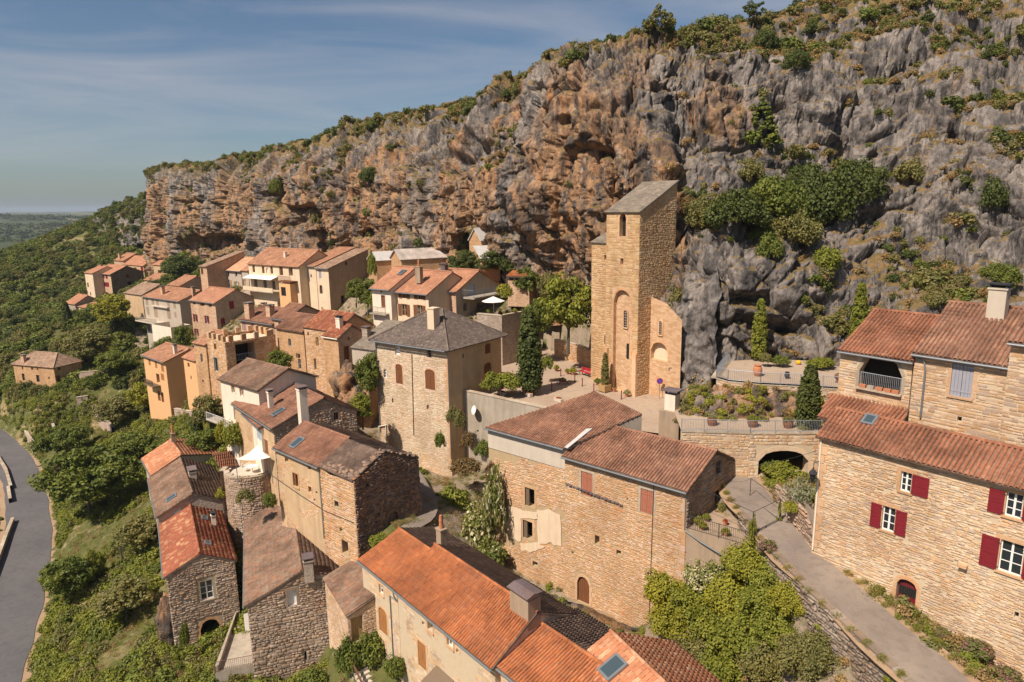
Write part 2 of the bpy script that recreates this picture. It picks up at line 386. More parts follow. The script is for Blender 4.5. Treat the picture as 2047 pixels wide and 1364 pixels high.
m_plain('zinc', (0.30, 0.31, 0.31), 0.45, 0.3, 2, 0.05, 20, 0.7, 0.5, 0.6)
m_plain('iron', (0.035, 0.035, 0.04), 0.6, 0.2, 4, 0.05)
m_plain('steel_grey', (0.30, 0.32, 0.35), 0.5, 0.2, 4, 0.05, 20, 0.7, 0.4, 0.3)
m_plain('rust_iron', (0.17, 0.08, 0.045), 0.8, 0.4, 6, 0.2)
m_plain('white_paint', (0.78, 0.75, 0.70), 0.5, 0.1, 3, 0.05)
m_plain('cream_pvc', (0.72, 0.64, 0.52), 0.5, 0.1, 3, 0.05)
m_plain('grey_paint', (0.33, 0.32, 0.35), 0.6, 0.15, 3, 0.05)
m_plain('blue_paint', (0.36, 0.44, 0.52), 0.6, 0.15, 3, 0.05)
m_plain('red_paint', (0.20, 0.018, 0.025), 0.5, 0.2, 3, 0.05)
m_plain('bright_red', (0.42, 0.02, 0.03), 0.5, 0.15, 3, 0.05)
m_plain('sign_blue', (0.02, 0.06, 0.32), 0.4, 0.05, 3, 0)
m_plain('canvas', (0.78, 0.73, 0.64), 0.85, 0.1, 1, 0.1)
m_plain('terracotta', (0.48, 0.19, 0.09), 0.85, 0.25, 4, 0.2)
m_plain('iris_yellow', (0.75, 0.40, 0.02), 0.6, 0.1, 3, 0)
m_wood('wood_brown', (0.22, 0.085, 0.035)); m_wood('wood_salmon', (0.45, 0.17, 0.10)); m_wood('wood_orange', (0.42, 0.18, 0.06))
m_wood('wood_old', (0.20, 0.14, 0.09)); m_wood('wood_tan', (0.45, 0.28, 0.12)); m_wood('wood_lilac', (0.40, 0.26, 0.24))
m_glass('glass'); m_glass('skylight_glass', (0.05, 0.075, 0.085))
m_plain('inside_shade', (0.02, 0.016, 0.012), 0.95, 0.2, 2, 0)  # near-black colour that stands in for the shade inside openings
m_plain('bark', (0.13, 0.10, 0.075), 0.95, 0.4, 5, 0.8, 22)
def m_road(name, c, c2, cr=0.0):
    g = G(name, 0.93); p = g.pos()
    a = g.mix(g.ramp(g.noise(p, 0.25, 5, 0.6), [(0.35, 0.0), (0.7, 1.0)]), c, c2)
    a = g.mix(g.ramp(g.noise(p, 2.2, 5, 0.65), [(0.5, 0.0), (0.75, 0.5)]), a, sc_(c, 0.6))
    a = g.mix(g.ramp(g.noise(p, 35, 2), [(0.45, 0.0), (0.7, 0.4)]), a, sc_(c2, 1.25))
    a = g.mix(g.ramp(g.noise(p, 0.6, 2, 0.4, 1.5), [(0.60, 0.0), (0.66, 0.22)]), a, sc_(c, 0.70))
    a = g.mix(g.ramp(g.vor(g.mix(0.25, p, g.noise(p, 1.2, 3, col=True), 'ADD'), 0.45, 'DISTANCE_TO_EDGE', '3D').outputs['Distance'], [(0.003, cr), (0.009, 0.0)]), a, sc_(c, 0.4))
    g.col(a); g.bump(g.noise(p, 40, 3), 0.35, 0.02); return g.m
m_road('asphalt', (0.095, 0.088, 0.088), (0.125, 0.115, 0.112), 0.35); m_road('lane', (0.17, 0.135, 0.112), (0.27, 0.215, 0.165)); m_road('cobble', (0.16, 0.13, 0.105), (0.24, 0.19, 0.15))
m_road('paving', (0.33, 0.24, 0.17), (0.40, 0.30, 0.21)); m_road('dirt', (0.30, 0.19, 0.11), (0.36, 0.25, 0.15))
def m_ground():
    g = G('ground', 0.95); p = g.pos()
    green = g.mix(g.ramp(g.noise(p, 0.6, 5, 0.65), [(0.35, 0.0), (0.65, 1.0)]), (0.070, 0.078, 0.018), (0.125, 0.120, 0.035))
    dry = g.mix(g.noise(p, 1.5, 5), (0.27, 0.19, 0.09), (0.34, 0.25, 0.13))
    c = g.mix(g.ramp(g.noise(p, 0.16, 5, 0.6), [(0.54, 0.0), (0.68, 1.0)]), green, dry)
    c = g.mix(g.ramp(g.noise(p, 0.9, 5, 0.7), [(0.58, 0.0), (0.7, 0.8)]), c, (0.36, 0.29, 0.20))
    town = g.mix(g.noise(p, 1.1, 6, 0.65), (0.19, 0.145, 0.10), (0.36, 0.275, 0.19))
    town = g.mix(g.ramp(g.noise(p, 0.5, 4), [(0.52, 0.0), (0.64, 1.0)]), town, green)
    c = g.mix(g.ramp(g.math('ADD', g.attr('town'), g.math('MULTIPLY', g.math('SUBTRACT', g.noise(p, 0.3, 4), 0.5), 0.8)), [(0.42, 0.0), (0.58, 1.0)]), c, town)
    g.col(c); g.bump(g.noise(p, 2.5, 6, 0.7), 0.9, 0.25); return g.m
m_ground()
def m_rock():
    g = G('rock', 0.95, 0.15); p = g.pos()
    warm = g.attr('warm'); veg = g.attr('veg'); cav = g.attr('cav')
    ps = g.map(p, (1, 1, 0.28))
    grey = g.ramp(g.noise(ps, 0.5, 7, 0.68), [(0.30, (0.086, 0.075, 0.068)), (0.44, (0.194, 0.165, 0.146)), (0.56, (0.288, 0.245, 0.210)), (0.72, (0.369, 0.313, 0.262))])
    org = g.ramp(g.noise(ps, 0.30, 8, 0.66, 0.5), [(0.28, (0.131, 0.080, 0.053)), (0.41, (0.277, 0.169, 0.100)), (0.52, (0.385, 0.223, 0.119)), (0.63, (0.377, 0.180, 0.077)), (0.78, (0.447, 0.308, 0.193))])
    wf = g.math('ADD', warm, g.math('MULTIPLY', g.math('SUBTRACT', g.noise(ps, 0.11, 6, 0.62), 0.5), 1.7))
    c = g.mix(g.ramp(wf, [(0.38, 0.0), (0.62, 1.0)]), grey, org)
    stk = g.noise(g.map(p, (1.0, 1.0, 0.09)), 0.8, 5, 0.65)
    c = g.mix(g.ramp(stk, [(0.45, 0.0), (0.60, 0.92)]), c, (0.075, 0.068, 0.064))
    c = g.mix(g.ramp(g.noise(g.map(p, (1.3, 1.3, 0.1)), 0.9, 4, 0.6), [(0.60, 0.0), (0.70, 0.6)]), c, (0.42, 0.36, 0.30))
    gr = g.mix(g.ramp(g.noise(p, 1.2, 5, 0.65), [(0.4, 0.0), (0.62, 1.0)]), (0.25, 0.155, 0.07), (0.13, 0.105, 0.038))
    vf = g.math('ADD', veg, g.math('MULTIPLY', g.math('SUBTRACT', g.noise(p, 0.7, 6, 0.7), 0.5), 1.3))
    c = g.mix(g.ramp(vf, [(0.48, 0.0), (0.60, 1.0)]), c, gr)
    g.col(c)
    h = g.math('ADD', g.noise(g.map(p, (1, 1, 0.6)), 1.1, 9, 0.72), g.math('MULTIPLY', g.vor(g.map(p, (1, 1, 0.6)), 1.6, 'DISTANCE_TO_EDGE', '3D').outputs['Distance'], 0.5))
    g.bump(h, 1.0, 0.55); return g.m
m_rock()
m_leaf('leaf_green', [(0.071, 0.096, 0.016), (0.095, 0.122, 0.020), (0.122, 0.146, 0.025), (0.152, 0.174, 0.030)])
m_leaf('leaf_dark', [(0.049, 0.066, 0.016), (0.067, 0.086, 0.020), (0.088, 0.106, 0.024)])
m_leaf('leaf_bright', [(0.13, 0.155, 0.02), (0.165, 0.185, 0.024), (0.20, 0.21, 0.03)])
m_leaf('leaf_lime', [(0.24, 0.23, 0.022), (0.28, 0.265, 0.03), (0.19, 0.19, 0.022)])
m_leaf('leaf_olive', [(0.146, 0.142, 0.042), (0.183, 0.170, 0.054), (0.116, 0.118, 0.034), (0.220, 0.192, 0.070)])
m_leaf('leaf_dry', [(0.24, 0.16, 0.065), (0.30, 0.20, 0.085), (0.18, 0.12, 0.05), (0.36, 0.25, 0.11)], 0.12)
m_leaf('leaf_purple', [(0.03, 0.016, 0.018), (0.045, 0.022, 0.024)], 0.1)
m_leaf('leaf_flower', [(0.11, 0.14, 0.025), (0.14, 0.165, 0.03), (0.55, 0.50, 0.36), (0.17, 0.18, 0.035), (0.12, 0.145, 0.028)])
m_leaf('leaf_pink', [(0.11, 0.13, 0.035), (0.14, 0.15, 0.04), (0.36, 0.12, 0.18), (0.13, 0.14, 0.035), (0.10, 0.12, 0.03), (0.16, 0.17, 0.045)])
m_leaf('leaf_silver', [(0.24, 0.24, 0.16), (0.29, 0.29, 0.20), (0.18, 0.20, 0.11)])
m_leaf('leaf_russet', [(0.15, 0.08, 0.04), (0.19, 0.11, 0.05), (0.12, 0.10, 0.035)])
m_leaf('leaf_red', [(0.40, 0.02, 0.02), (0.09, 0.12, 0.02), (0.45, 0.03, 0.03)])
m_leaf('leaf_yellow', [(0.46, 0.33, 0.03), (0.16, 0.18, 0.03), (0.22, 0.22, 0.03)])
m_leaf('leaf_far', [(0.050, 0.068, 0.026), (0.068, 0.085, 0.032), (0.085, 0.098, 0.038)])
# ------------------------------------------------------------------ piece templates
def tile_template(prof, lip=0.10, drop=0.0):
    prof = np.array(prof, float); n = len(prof)
    lo = np.c_[prof[:, 0], np.zeros(n), prof[:, 1]]
    up = np.c_[prof[:, 0] * 0.86, np.ones(n), prof[:, 1] * 0.9]
    lp = np.c_[prof[:, 0] * 0.82, np.zeros(n) + 0.005, np.maximum(prof[:, 1] - lip, -0.06)]
    V = np.vstack([lp, lo, up]); F = []
    for i in range(n - 1):
        F.append((n + i, n + i + 1, 2 * n + i + 1, 2 * n + i)); F.append((i, i + 1, n + i + 1, n + i))
    return V, np.array(F)
_arc = [(0.41 * math.cos(math.pi * (1 - k / 5)), 0.46 * math.sin(math.pi * k / 5)) for k in range(6)]
TPL = {'canal': tile_template(_arc),
       'romane': tile_template([(-0.5, 0.0), (-0.42, 0.13), (-0.25, 0.22), (-0.06, 0.13), (0.02, 0.02), (0.25, 0.0), (0.5, 0.03)], 0.06)}
def stone_template(seed, j=0.10, bev=0.13):
    r = np.random.default_rng(seed)
    q = np.array([(-0.5, -0.5), (0.5, -0.5), (0.5, 0.5), (-0.5, 0.5)]) + r.uniform(-j, j, (4, 2)) * np.array([0.6, 1.0])
    V = np.vstack([np.c_[q, np.zeros(4)], np.c_[q * 0.99, np.full(4, 0.55)], np.c_[q * (1 - np.array([bev * 0.8, bev * 2.0])), 1 + r.uniform(-0.25, 0.1, 4)]])
    F = [(0 + i, (i + 1) % 4, 4 + (i + 1) % 4, 4 + i) for i in range(4)] + [(4 + i, 4 + (i + 1) % 4, 8 + (i + 1) % 4, 8 + i) for i in range(4)] + [(8, 9, 10, 11)]
    return V, np.array(F)
for _k in range(8): TPL['stone%d' % _k] = stone_template(_k)
TPL_ME = {}
def tpl_mesh(t, mat, name):
    key = (t, mat, name)
    if key not in TPL_ME:
        V, F = TPL[t]; TPL_ME[key] = raw_mesh(name, V, F, MATS[mat], smooth=False)
    return TPL_ME[key]

class House:
    def __init__(s, name, label, cat='house', group=None, loc=(0, 0, 0)):
        s.e = thing(name, label, cat, loc, group); s.inst = []; s.slopes = []; s.walls = {}
    def put(s, name, tpl, mat, O, X, Y, Z, parent, near):
        s.inst.append((name, tpl, mat, O, X, Y, Z, parent, near))
    def finish(s, limit=300):
        """the pieces that show largest become parts, the others one 'stuff' part per surface"""
        names = sorted(set(i[0] for i in s.inst))
        for nm in names:
            idx = [i for i in s.inst if i[0] == nm]
            score = []
            for k, (n_, t, m, O, X, Y, Z, par, near) in enumerate(idx):
                p, z = proj(O); d = CC - O; d /= np.linalg.norm(d, axis=1)[:, None]
                zz = Z / (np.linalg.norm(Z, axis=1)[:, None] + 1e-9)
                vis = (p[:, 0] > 0) & (p[:, 0] < 2047) & (p[:, 1] > 0) & (p[:, 1] < 1364) & ((d * zz).sum(1) > 0.08) & near
                sz = np.linalg.norm(X, axis=1) / z * FPX
                for j in range(len(O)):
                    if vis[j]: score.append((sz[j], k, j))
            score.sort(reverse=True); pick = {}
            for sc, k, j in score[:limit]:
                if sc > 6.5: pick.setdefault(k, set()).add(j)
            for k, (n_, t, m, O, X, Y, Z, par, near) in enumerate(idx):
                chosen = pick.get(k, set())
                for j in chosen:
                    tt = t if t != 'stone' else 'stone%d' % ((j * 7) % 8)
                    me = tpl_mesh(tt, m, nm)
                    M4 = Matrix([[X[j][q], Y[j][q], Z[j][q], O[j][q]] for q in range(3)] + [[0, 0, 0, 1]])
                    link(nm, me, par, M4)
                rest = np.array([j for j in range(len(O)) if j not in chosen], int)
                if len(rest) == 0: continue
                Vs, Fs, Rn, b = [], [], [], 0
                groups = [(t, rest)] if t != 'stone' else [('stone%d' % q, rest[(rest * 7) % 8 == q]) for q in range(8)]
                for tt, rr in groups:
                    if len(rr) == 0: continue
                    TV, TF = TPL[tt]; n = len(TV)
                    V = O[rr][:, None, :] + TV[None, :, 0:1] * X[rr][:, None, :] + TV[None, :, 1:2] * Y[rr][:, None, :] + TV[None, :, 2:3] * Z[rr][:, None, :]
                    F = TF[None] + (b + np.arange(len(rr)) * n)[:, None, None]
                    Vs.append(V.reshape(-1, 3)); Fs.append(F.reshape(-1, 4)); b += len(rr) * n
                    Rn.append(np.repeat(rng.random(len(rr)), len(TF)))
                obj(nm + '_field', np.vstack(Vs), np.vstack(Fs), MATS[m], par, kind='stuff', rnd=np.concatenate(Rn))
        s.inst = []

# ------------------------------------------------------------------ roof slope with tiles
TILES = {  # tile template, pitch across, exposure up the slope
    'canal': (0.21, 0.36), 'romane': (0.30, 0.36)}
def slope(h, poly, mat, level='far', tpl='canal', thick=0.14, name='roof', under='wood_old', sag=0.05, deckmat=None, pitch=None):
    """poly: eave start, eave end, then round the slope (counter-clockwise seen from above)"""
    P = [np.asarray(p, float) for p in poly]
    x = P[1] - P[0]; x /= np.linalg.norm(x)
    nn = np.zeros(3)
    for i in range(len(P)):
        nn += np.cross(P[i], P[(i + 1) % len(P)])
    nn /= np.linalg.norm(nn)
    if nn[2] < 0: nn = -nn
    y = np.cross(nn, x); y /= np.linalg.norm(y)
    if y[2] < 0: y = -y
    n = len(P); V = [p for p in P] + [p - nn * thick for p in P]
    F = [list(range(n)), list(range(n, 2 * n))[::-1]] + [[i, n + i, n + (i + 1) % n, (i + 1) % n] for i in range(n)]
    q2 = [((p - P[0]) @ x, (p - P[0]) @ y) for p in V]
    uv = [q2[i] for f in F for i in f]
    far = level == 'far'
    o = obj(name, V, F, MATS[mat] if far else MATS[deckmat or 'tile_dark'], h.e, uv=uv)  # under laid tiles, the dark deck colour paints in the channels' shadow
    h.slopes.append((P[0], x, y, nn, o))
    if far: return o
    pw, ex = TILES[tpl]; pw = pitch or pw
    q = np.array(q2[:n]); xs = np.arange(q[:, 0].min() + pw / 2, q[:, 0].max(), pw)
    O, X, Y, Z = [], [], [], []
    for xc in xs:
        ys = []
        for i in range(n):
            a, b = q[i], q[(i + 1) % n]
            if (a[0] - xc) * (b[0] - xc) < 0: ys.append(a[1] + (b[1] - a[1]) * (xc - a[0]) / (b[0] - a[0]))
        if len(ys) < 2: continue
        y0, y1 = min(ys), max(ys)
        k = max(1, int(round((y1 - y0) / ex))); e = (y1 - y0) / k
        if e > ex * 1.5: continue
        for j in range(k):
            c = P[0] + x * (xc + random.uniform(-.012, .012)) + y * (y0 + j * e + random.uniform(-.015, .015))
            s_ = pnoise(c * 0.45) * sag + random.uniform(0, .012)
            O.append(c + nn * (0.03 + s_))
            r = random.uniform(-.03, .03)
            X.append((x + y * r) * pw); Y.append((y - x * r) * e * 1.14 - nn * 0.022); Z.append(nn * pw)
    if O:
        h.put('roof_tile', tpl, mat, np.array(O), np.array(X), np.array(Y), np.array(Z), o, level == 'near')
    return o
def ridge_tiles(h, p, q, mat, parent, near=True, w=0.30, l=0.40):
    p, q = np.asarray(p, float), np.asarray(q, float); d = q - p; ln = np.linalg.norm(d); d /= ln
    k = max(1, int(ln / l)); e = ln / k
    x = np.cross(d, [0, 0, 1]); x /= np.linalg.norm(x); z = np.cross(x, d)
    O = np.array([p + d * e * j + z * (0.0 + random.uniform(0, .01)) for j in range(k)])
    one = np.ones((k, 1))
    h.put('ridge_tile', 'canal', mat, O, one * x * w, one * d * e * 1.1 - one * z * .02, one * z * w, parent, near)

# ------------------------------------------------------------------ walls with openings
def interp(poly, s):
    xs = [p[0] for p in poly]; zs = [p[1] for p in poly]; return float(np.interp(s, xs, zs))
def op_top(o, s):
    if not o.get('arch'): return o['z1']
    t = (s - (o['s0'] + o['s1']) / 2) / ((o['s1'] - o['s0']) / 2); t = max(-1, min(1, t))
    r = o['rise']; return o['z1'] - r + r * math.sqrt(max(0, 1 - t * t))
def op_poly(o, d=0.0):
    s0, s1 = o['s0'] + d, o['s1'] - d
    top = [(s1, op_top(o, s1) - d), (s0, op_top(o, s0) - d)] if not o.get('arch') else [(s, op_top(o, s) - d) for s in np.linspace(s1, s0, 9)]
    return [(s0, o['z0'] + d), (s1, o['z0'] + d)] + top
class Wall:
    pass
def wall(h, P0, P1, zb, top, out, mat, ops=(), stones=None, bare=(), name='wall', deep=0.22):
    W = Wall(); P0 = np.asarray(P0, float); P1 = np.asarray(P1, float)
    W.P0 = np.array([P0[0], P0[1], 0]); d = np.array([P1[0] - P0[0], P1[1] - P0[1], 0]); ln = np.linalg.norm(d); W.U = d / ln; W.ln = ln
    W.n = np.array([out[0], out[1], 0.0]); W.n /= np.linalg.norm(W.n); W.h = h
    def at(s, z, o=0.0): return W.P0 + W.U * s + W.n * o + np.array([0, 0, z])
    W.at = at
    O = []
    for op in ops:
        kind, xc, yc, wp, hp = op[:5]; kw = dict(op[5]) if len(op) > 5 else {}
        c = PW(xc, yc, W.P0, W.n); s = (c - W.P0) @ W.U
        s0 = (PW(xc - wp / 2, yc, W.P0, W.n) - W.P0) @ W.U; s1 = (PW(xc + wp / 2, yc, W.P0, W.n) - W.P0) @ W.U
        if s0 > s1: s0, s1 = s1, s0
        z1 = PW(xc, yc - hp / 2, W.P0, W.n)[2]; z0 = PW(xc, yc + hp / 2, W.P0, W.n)[2]
        s0, s1 = max(s0, 0.08), min(s1, ln - 0.08)
        if s1 - s0 < 0.12 or z1 - z0 < 0.12: continue
        kw.update(kind=kind, s0=s0, s1=s1, z0=max(z0, zb + 0.05), z1=z1)
        if kw.get('arch'): kw['rise'] = min((s1 - s0) / 2, (z1 - z0) * 0.5) * (1.0 if kw['arch'] is True else kw['arch'])
        kw['z1'] = min(kw['z1'], interp(top, s0) - .05, interp(top, s1) - .05)
        if kw['z1'] - kw['z0'] < .1: continue
        O.append(kw)
    W.ops = O
    br = {0.0, ln} | {p[0] for p in top if 0 < p[0] < ln}
    for o in O:
        br |= {o['s0'], o['s1']}
        if o.get('arch'): br |= set(np.linspace(o['s0'], o['s1'], 9)[1:-1])
    br = sorted(br); V, F, UV = [], [], []
    def quad(pts, uvs):
        b = len(V); V.extend(pts); F.append(list(range(b, b + len(pts)))); UV.extend(uvs)
    for a, b in zip(br[:-1], br[1:]):
        if b - a < 1e-6: continue
        m = (a + b) / 2
        cov = sorted([o for o in O if o['s0'] < m < o['s1']], key=lambda o: o['z0'])
        lo = (zb, zb)
        for o in cov + [None]:
            hi = (o['z0'], o['z0']) if o else (interp(top, a), interp(top, b))
            if hi[0] > lo[0] + 1e-6 or hi[1] > lo[1] + 1e-6:
                quad([at(a, lo[0]), at(b, lo[1]), at(b, hi[1]), at(a, hi[0])], [(a, lo[0]), (b, lo[1]), (b, hi[1]), (a, hi[0])])
            if o: lo = (op_top(o, a), op_top(o, b))
    for o in O:
        dd = o.get('deep', 0.7 if o['kind'] == 'hole' else deep); pl = op_poly(o)
        for i in range(len(pl)):
            (sa, za), (sb, zb_) = pl[i], pl[(i + 1) % len(pl)]
            quad([at(sa, za), at(sb, zb_), at(sb, zb_, -dd), at(sa, za, -dd)], [(sa, za), (sb, zb_), (sb, zb_ + dd), (sa, za + dd)])
    W.o = obj(name, V, F, MATS[mat], h.e, uv=UV)
    W.top = top; W.zb = zb
    for o in O: fill_opening(W, o, dd=o.get('deep', 0.7 if o['kind'] == 'hole' else deep))
    if stones: lay_stones(W, stones, bare)
    return W
def box_on(mb, W, s0, s1, z0, z1, o0, o1):
    mb.box(W.at((s0 + s1) / 2, (z0 + z1) / 2, (o0 + o1) / 2), W.U, W.n, (0, 0, 1), abs(s1 - s0) / 2, abs(o1 - o0) / 2, abs(z1 - z0) / 2)
def face_on(W, poly, off): return [W.at(s, z, off) for s, z in poly]
def boards(mb, W, o, s0, s1, off, th, bw=0.16, z0=None, gap=0.012):
    k = max(2, int(round((s1 - s0) / bw))); e = (s1 - s0) / k; z0 = o['z0'] if z0 is None else z0
    for i in range(k):
        a, b = s0 + i * e + gap / 2, s0 + (i + 1) * e - gap / 2
        zt = min(op_top(o, a), op_top(o, b)) if o.get('arch') else o['z1']
        box_on(mb, W, a, b, z0 + 0.01, max(zt - 0.01, z0 + .05), off - th, off)
def fill_opening(W, o, dd):
    e = W.h.e; k = o['kind']; s0, s1, z0, z1 = o['s0'], o['s1'], o['z0'], o['z1']
    ww, hh = s1 - s0, z1 - z0
    pl = op_poly(o)
    fr = o.get('frame')
    if fr:
        t = o.get('ft', min(0.20, 0.16 + 0.08 * ww)); pr = 0.02; mb = MB()
        zt = z1 - (o['rise'] if o.get('arch') else 0)
        nz = max(2, int((zt - z0) / 0.42)); ez = (zt - z0) / nz
        for i in range(nz):                                      # jambs as single blocks
            ex = 0.10 if i % 2 else 0.0
            box_on(mb, W, s0 - t - ex, s0 - .002, z0 + i * ez + .006, z0 + (i + 1) * ez - .006, -0.03, pr)
            box_on(mb, W, s1 + .002, s1 + t + ex, z0 + i * ez + .006, z0 + (i + 1) * ez - .006, -0.03, pr)
        if o.get('arch'):
            pts = [(s, op_top(o, s)) for s in np.linspace(s0, s1, 8)]
            c = ((s0 + s1) / 2, zt - 0.3 * ww)
            for (a, za), (b, zb_) in zip(pts[:-1], pts[1:]):
                va = np.array([a - c[0], za - c[1]]); va /= np.linalg.norm(va); vb = np.array([b - c[0], zb_ - c[1]]); vb /= np.linalg.norm(vb)
                q = [(a + va[0] * .003, za + va[1] * .003), (b + vb[0] * .003, zb_ + vb[1] * .003), (b + vb[0] * t * 1.2, zb_ + vb[1] * t * 1.2), (a + va[0] * t * 1.2, za + va[1] * t * 1.2)]
                f0 = face_on(W, q, -.03); f1 = face_on(W, q, pr)
                mb.add(f0 + f1, [(0, 1, 2, 3), (7, 6, 5, 4), (0, 4, 5, 1), (1, 5, 6, 2), (2, 6, 7, 3), (3, 7, 4, 0)])
        else:
            box_on(mb, W, s0 - t - .05, s1 + t + .05, z1 + .002, z1 + t * 1.2, -0.03, pr + .004)
        mb.build('surround', MATS[fr], e)
    if o.get('sill'):
        mb = MB(); box_on(mb, W, s0 - .12, s1 + .12, z0 - .11, z0 - .002, -0.05, 0.09); mb.build('sill', MATS[o['sill']], e)
    if k == 'win':
        fm = MATS[o.get('fm', 'white_paint')]; off = -dd + 0.05; b = o.get('bar', 0.055); mb = MB()
        if o.get('arch'):
            for (a, za), (c, zc) in zip(pl, pl[1:] + pl[:1]):
                mb.tube([W.at(a, za, off), W.at(c, zc, off)], b * 0.7, 4)
        else:
            box_on(mb, W, s0, s0 + b, z0, z1, off - .03, off + .03); box_on(mb, W, s1 - b, s1, z0, z1, off - .03, off + .03)
            box_on(mb, W, s0 + b, s1 - b, z0, z0 + b, off - .03, off + .03); box_on(mb, W, s0 + b, s1 - b, z1 - b, z1, off - .03, off + .03)
        nc, nr = o.get('cols', 2), o.get('rows', 3)
        for i in range(1, nc):
            s = s0 + ww * i / nc; bb = b * (0.9 if nc % 2 == 0 and i == nc // 2 else 0.4)
            box_on(mb, W, s - bb, s + bb, z0 + b, op_top(o, s) - b, off - .025, off + .025)
        for i in range(1, nr):
            z = z0 + hh * i / nr
            if o.get('arch') and z > z1 - o['rise']: continue
            box_on(mb, W, s0 + b, s1 - b, z - b * .35, z + b * .35, off - .02, off + .02)
        f = mb.build('window_frame', fm, e)
        obj('pane', face_on(W, pl, off - .012), [list(range(len(pl)))], MATS['glass'], f)
        if o.get('curtain'):
            pc = [(s0 + .02, z0 + .02), (s1 - .02, z0 + .02), (s1 - .02, z0 + hh * .96), (s0 + .02, z0 + hh * .96)]
            obj('curtain', face_on(W, pc, off - .006), [[0, 1, 2, 3]], MATS[o['curtain']], f)
    elif k == 'shut':
        mb = MB(); off = -0.03; boards(mb, W, o, s0 + .01, (s0 + s1) / 2 - .008, off, .035); boards(mb, W, o, (s0 + s1) / 2 + .008, s1 - .01, off, .035)
        for q in (0.16, 0.80): box_on(mb, W, s0 + .04, s1 - .04, z0 + hh * q - .04, z0 + hh * q + .04, off - .001, off + .018)
        mb.build('shutter', MATS[o.get('c', 'wood_brown')], e)
    elif k == 'door':
        mb = MB(); off = -dd + .06; boards(mb, W, o, s0 + .02, s1 - .02, off, .05, .18); f = mb.build('door', MATS[o.get('c', 'wood_brown')], e)
        hb = MB(); box_on(hb, W, s1 - .16, s1 - .12, z0 + hh * .45, z0 + hh * .53, off + .002, off + .04); hb.build('handle', MATS['iron'], f)
    elif k == 'hole':
        obj('shade_panel', face_on(W, pl, -dd), [list(range(len(pl)))], MATS['inside_shade'], e)  # near-black back panel: the interior's shade is painted, not cast
        if o.get('ajar'):
            mb = MB(); boards(mb, W, o, s0 + .02, s0 + ww * .38, -.10, .04, .14); mb.build('shutter', MATS[o['ajar']], e)
        if o.get('bars'):
            mb = MB()
            for i in range(1, 4): mb.tube([W.at(s0 + ww * i / 4, z0, -.08), W.at(s0 + ww * i / 4, z1, -.08)], .018, 4)
            for i in range(1, 3): mb.tube([W.at(s0, z0 + hh * i / 3, -.08), W.at(s1, z0 + hh * i / 3, -.08)], .018, 4)
            mb.build('window_bars', MATS['iron'], e)
    elif k == 'niche':
        obj('niche', face_on(W, pl, -dd), [list(range(len(pl)))], MATS[o.get('c', 'masonry_warm')], e, uv=pl)
    for side in ('sl', 'sr'):
        if o.get(side):
            c = o[side]; sw = o.get('sw', ww * 0.5); g = 0.05 if o.get('frame') else 0.03
            a, b = (s0 - g - sw, s0 - g) if side == 'sl' else (s1 + g, s1 + g + sw)
            a, b = max(a, .03), min(b, W.ln - .03)
            mb = MB(); st = min(.09, sw * .16)
            o0, o1 = .035, .075
            box_on(mb, W, a, a + st, z0, z1, o0, o1); box_on(mb, W, b - st, b, z0, z1, o0, o1)
            for q0, q1 in ((0, .08), (.46, .54), (.92, 1)): box_on(mb, W, a + st, b - st, z0 + hh * q0, z0 + hh * q1, o0, o1)
            for q0, q1 in ((.08, .46), (.54, .92)):
                box_on(mb, W, a + st, b - st, z0 + hh * q0, z0 + hh * q1, o0 + .004, o1 - .016)
                box_on(mb, W, a + st + sw * .1, b - st - sw * .1, z0 + hh * (q0 + .06), z0 + hh * (q1 - .06), o0 + .01, o1 - .004)
            f = mb.build('shutter', MATS[c], e)
            if ww * FPX / np.linalg.norm(W.P0[:2]) > 15:
                for q in (.12, .88): hb = MB(); box_on(hb, W, (b if side == 'sl' else a) - .09, (b if side == 'sl' else a) + .09, z0 + hh * q - .015, z0 + hh * q + .015, o1 + .001, o1 + .014); hb.build('hinge', MATS['iron'], f)
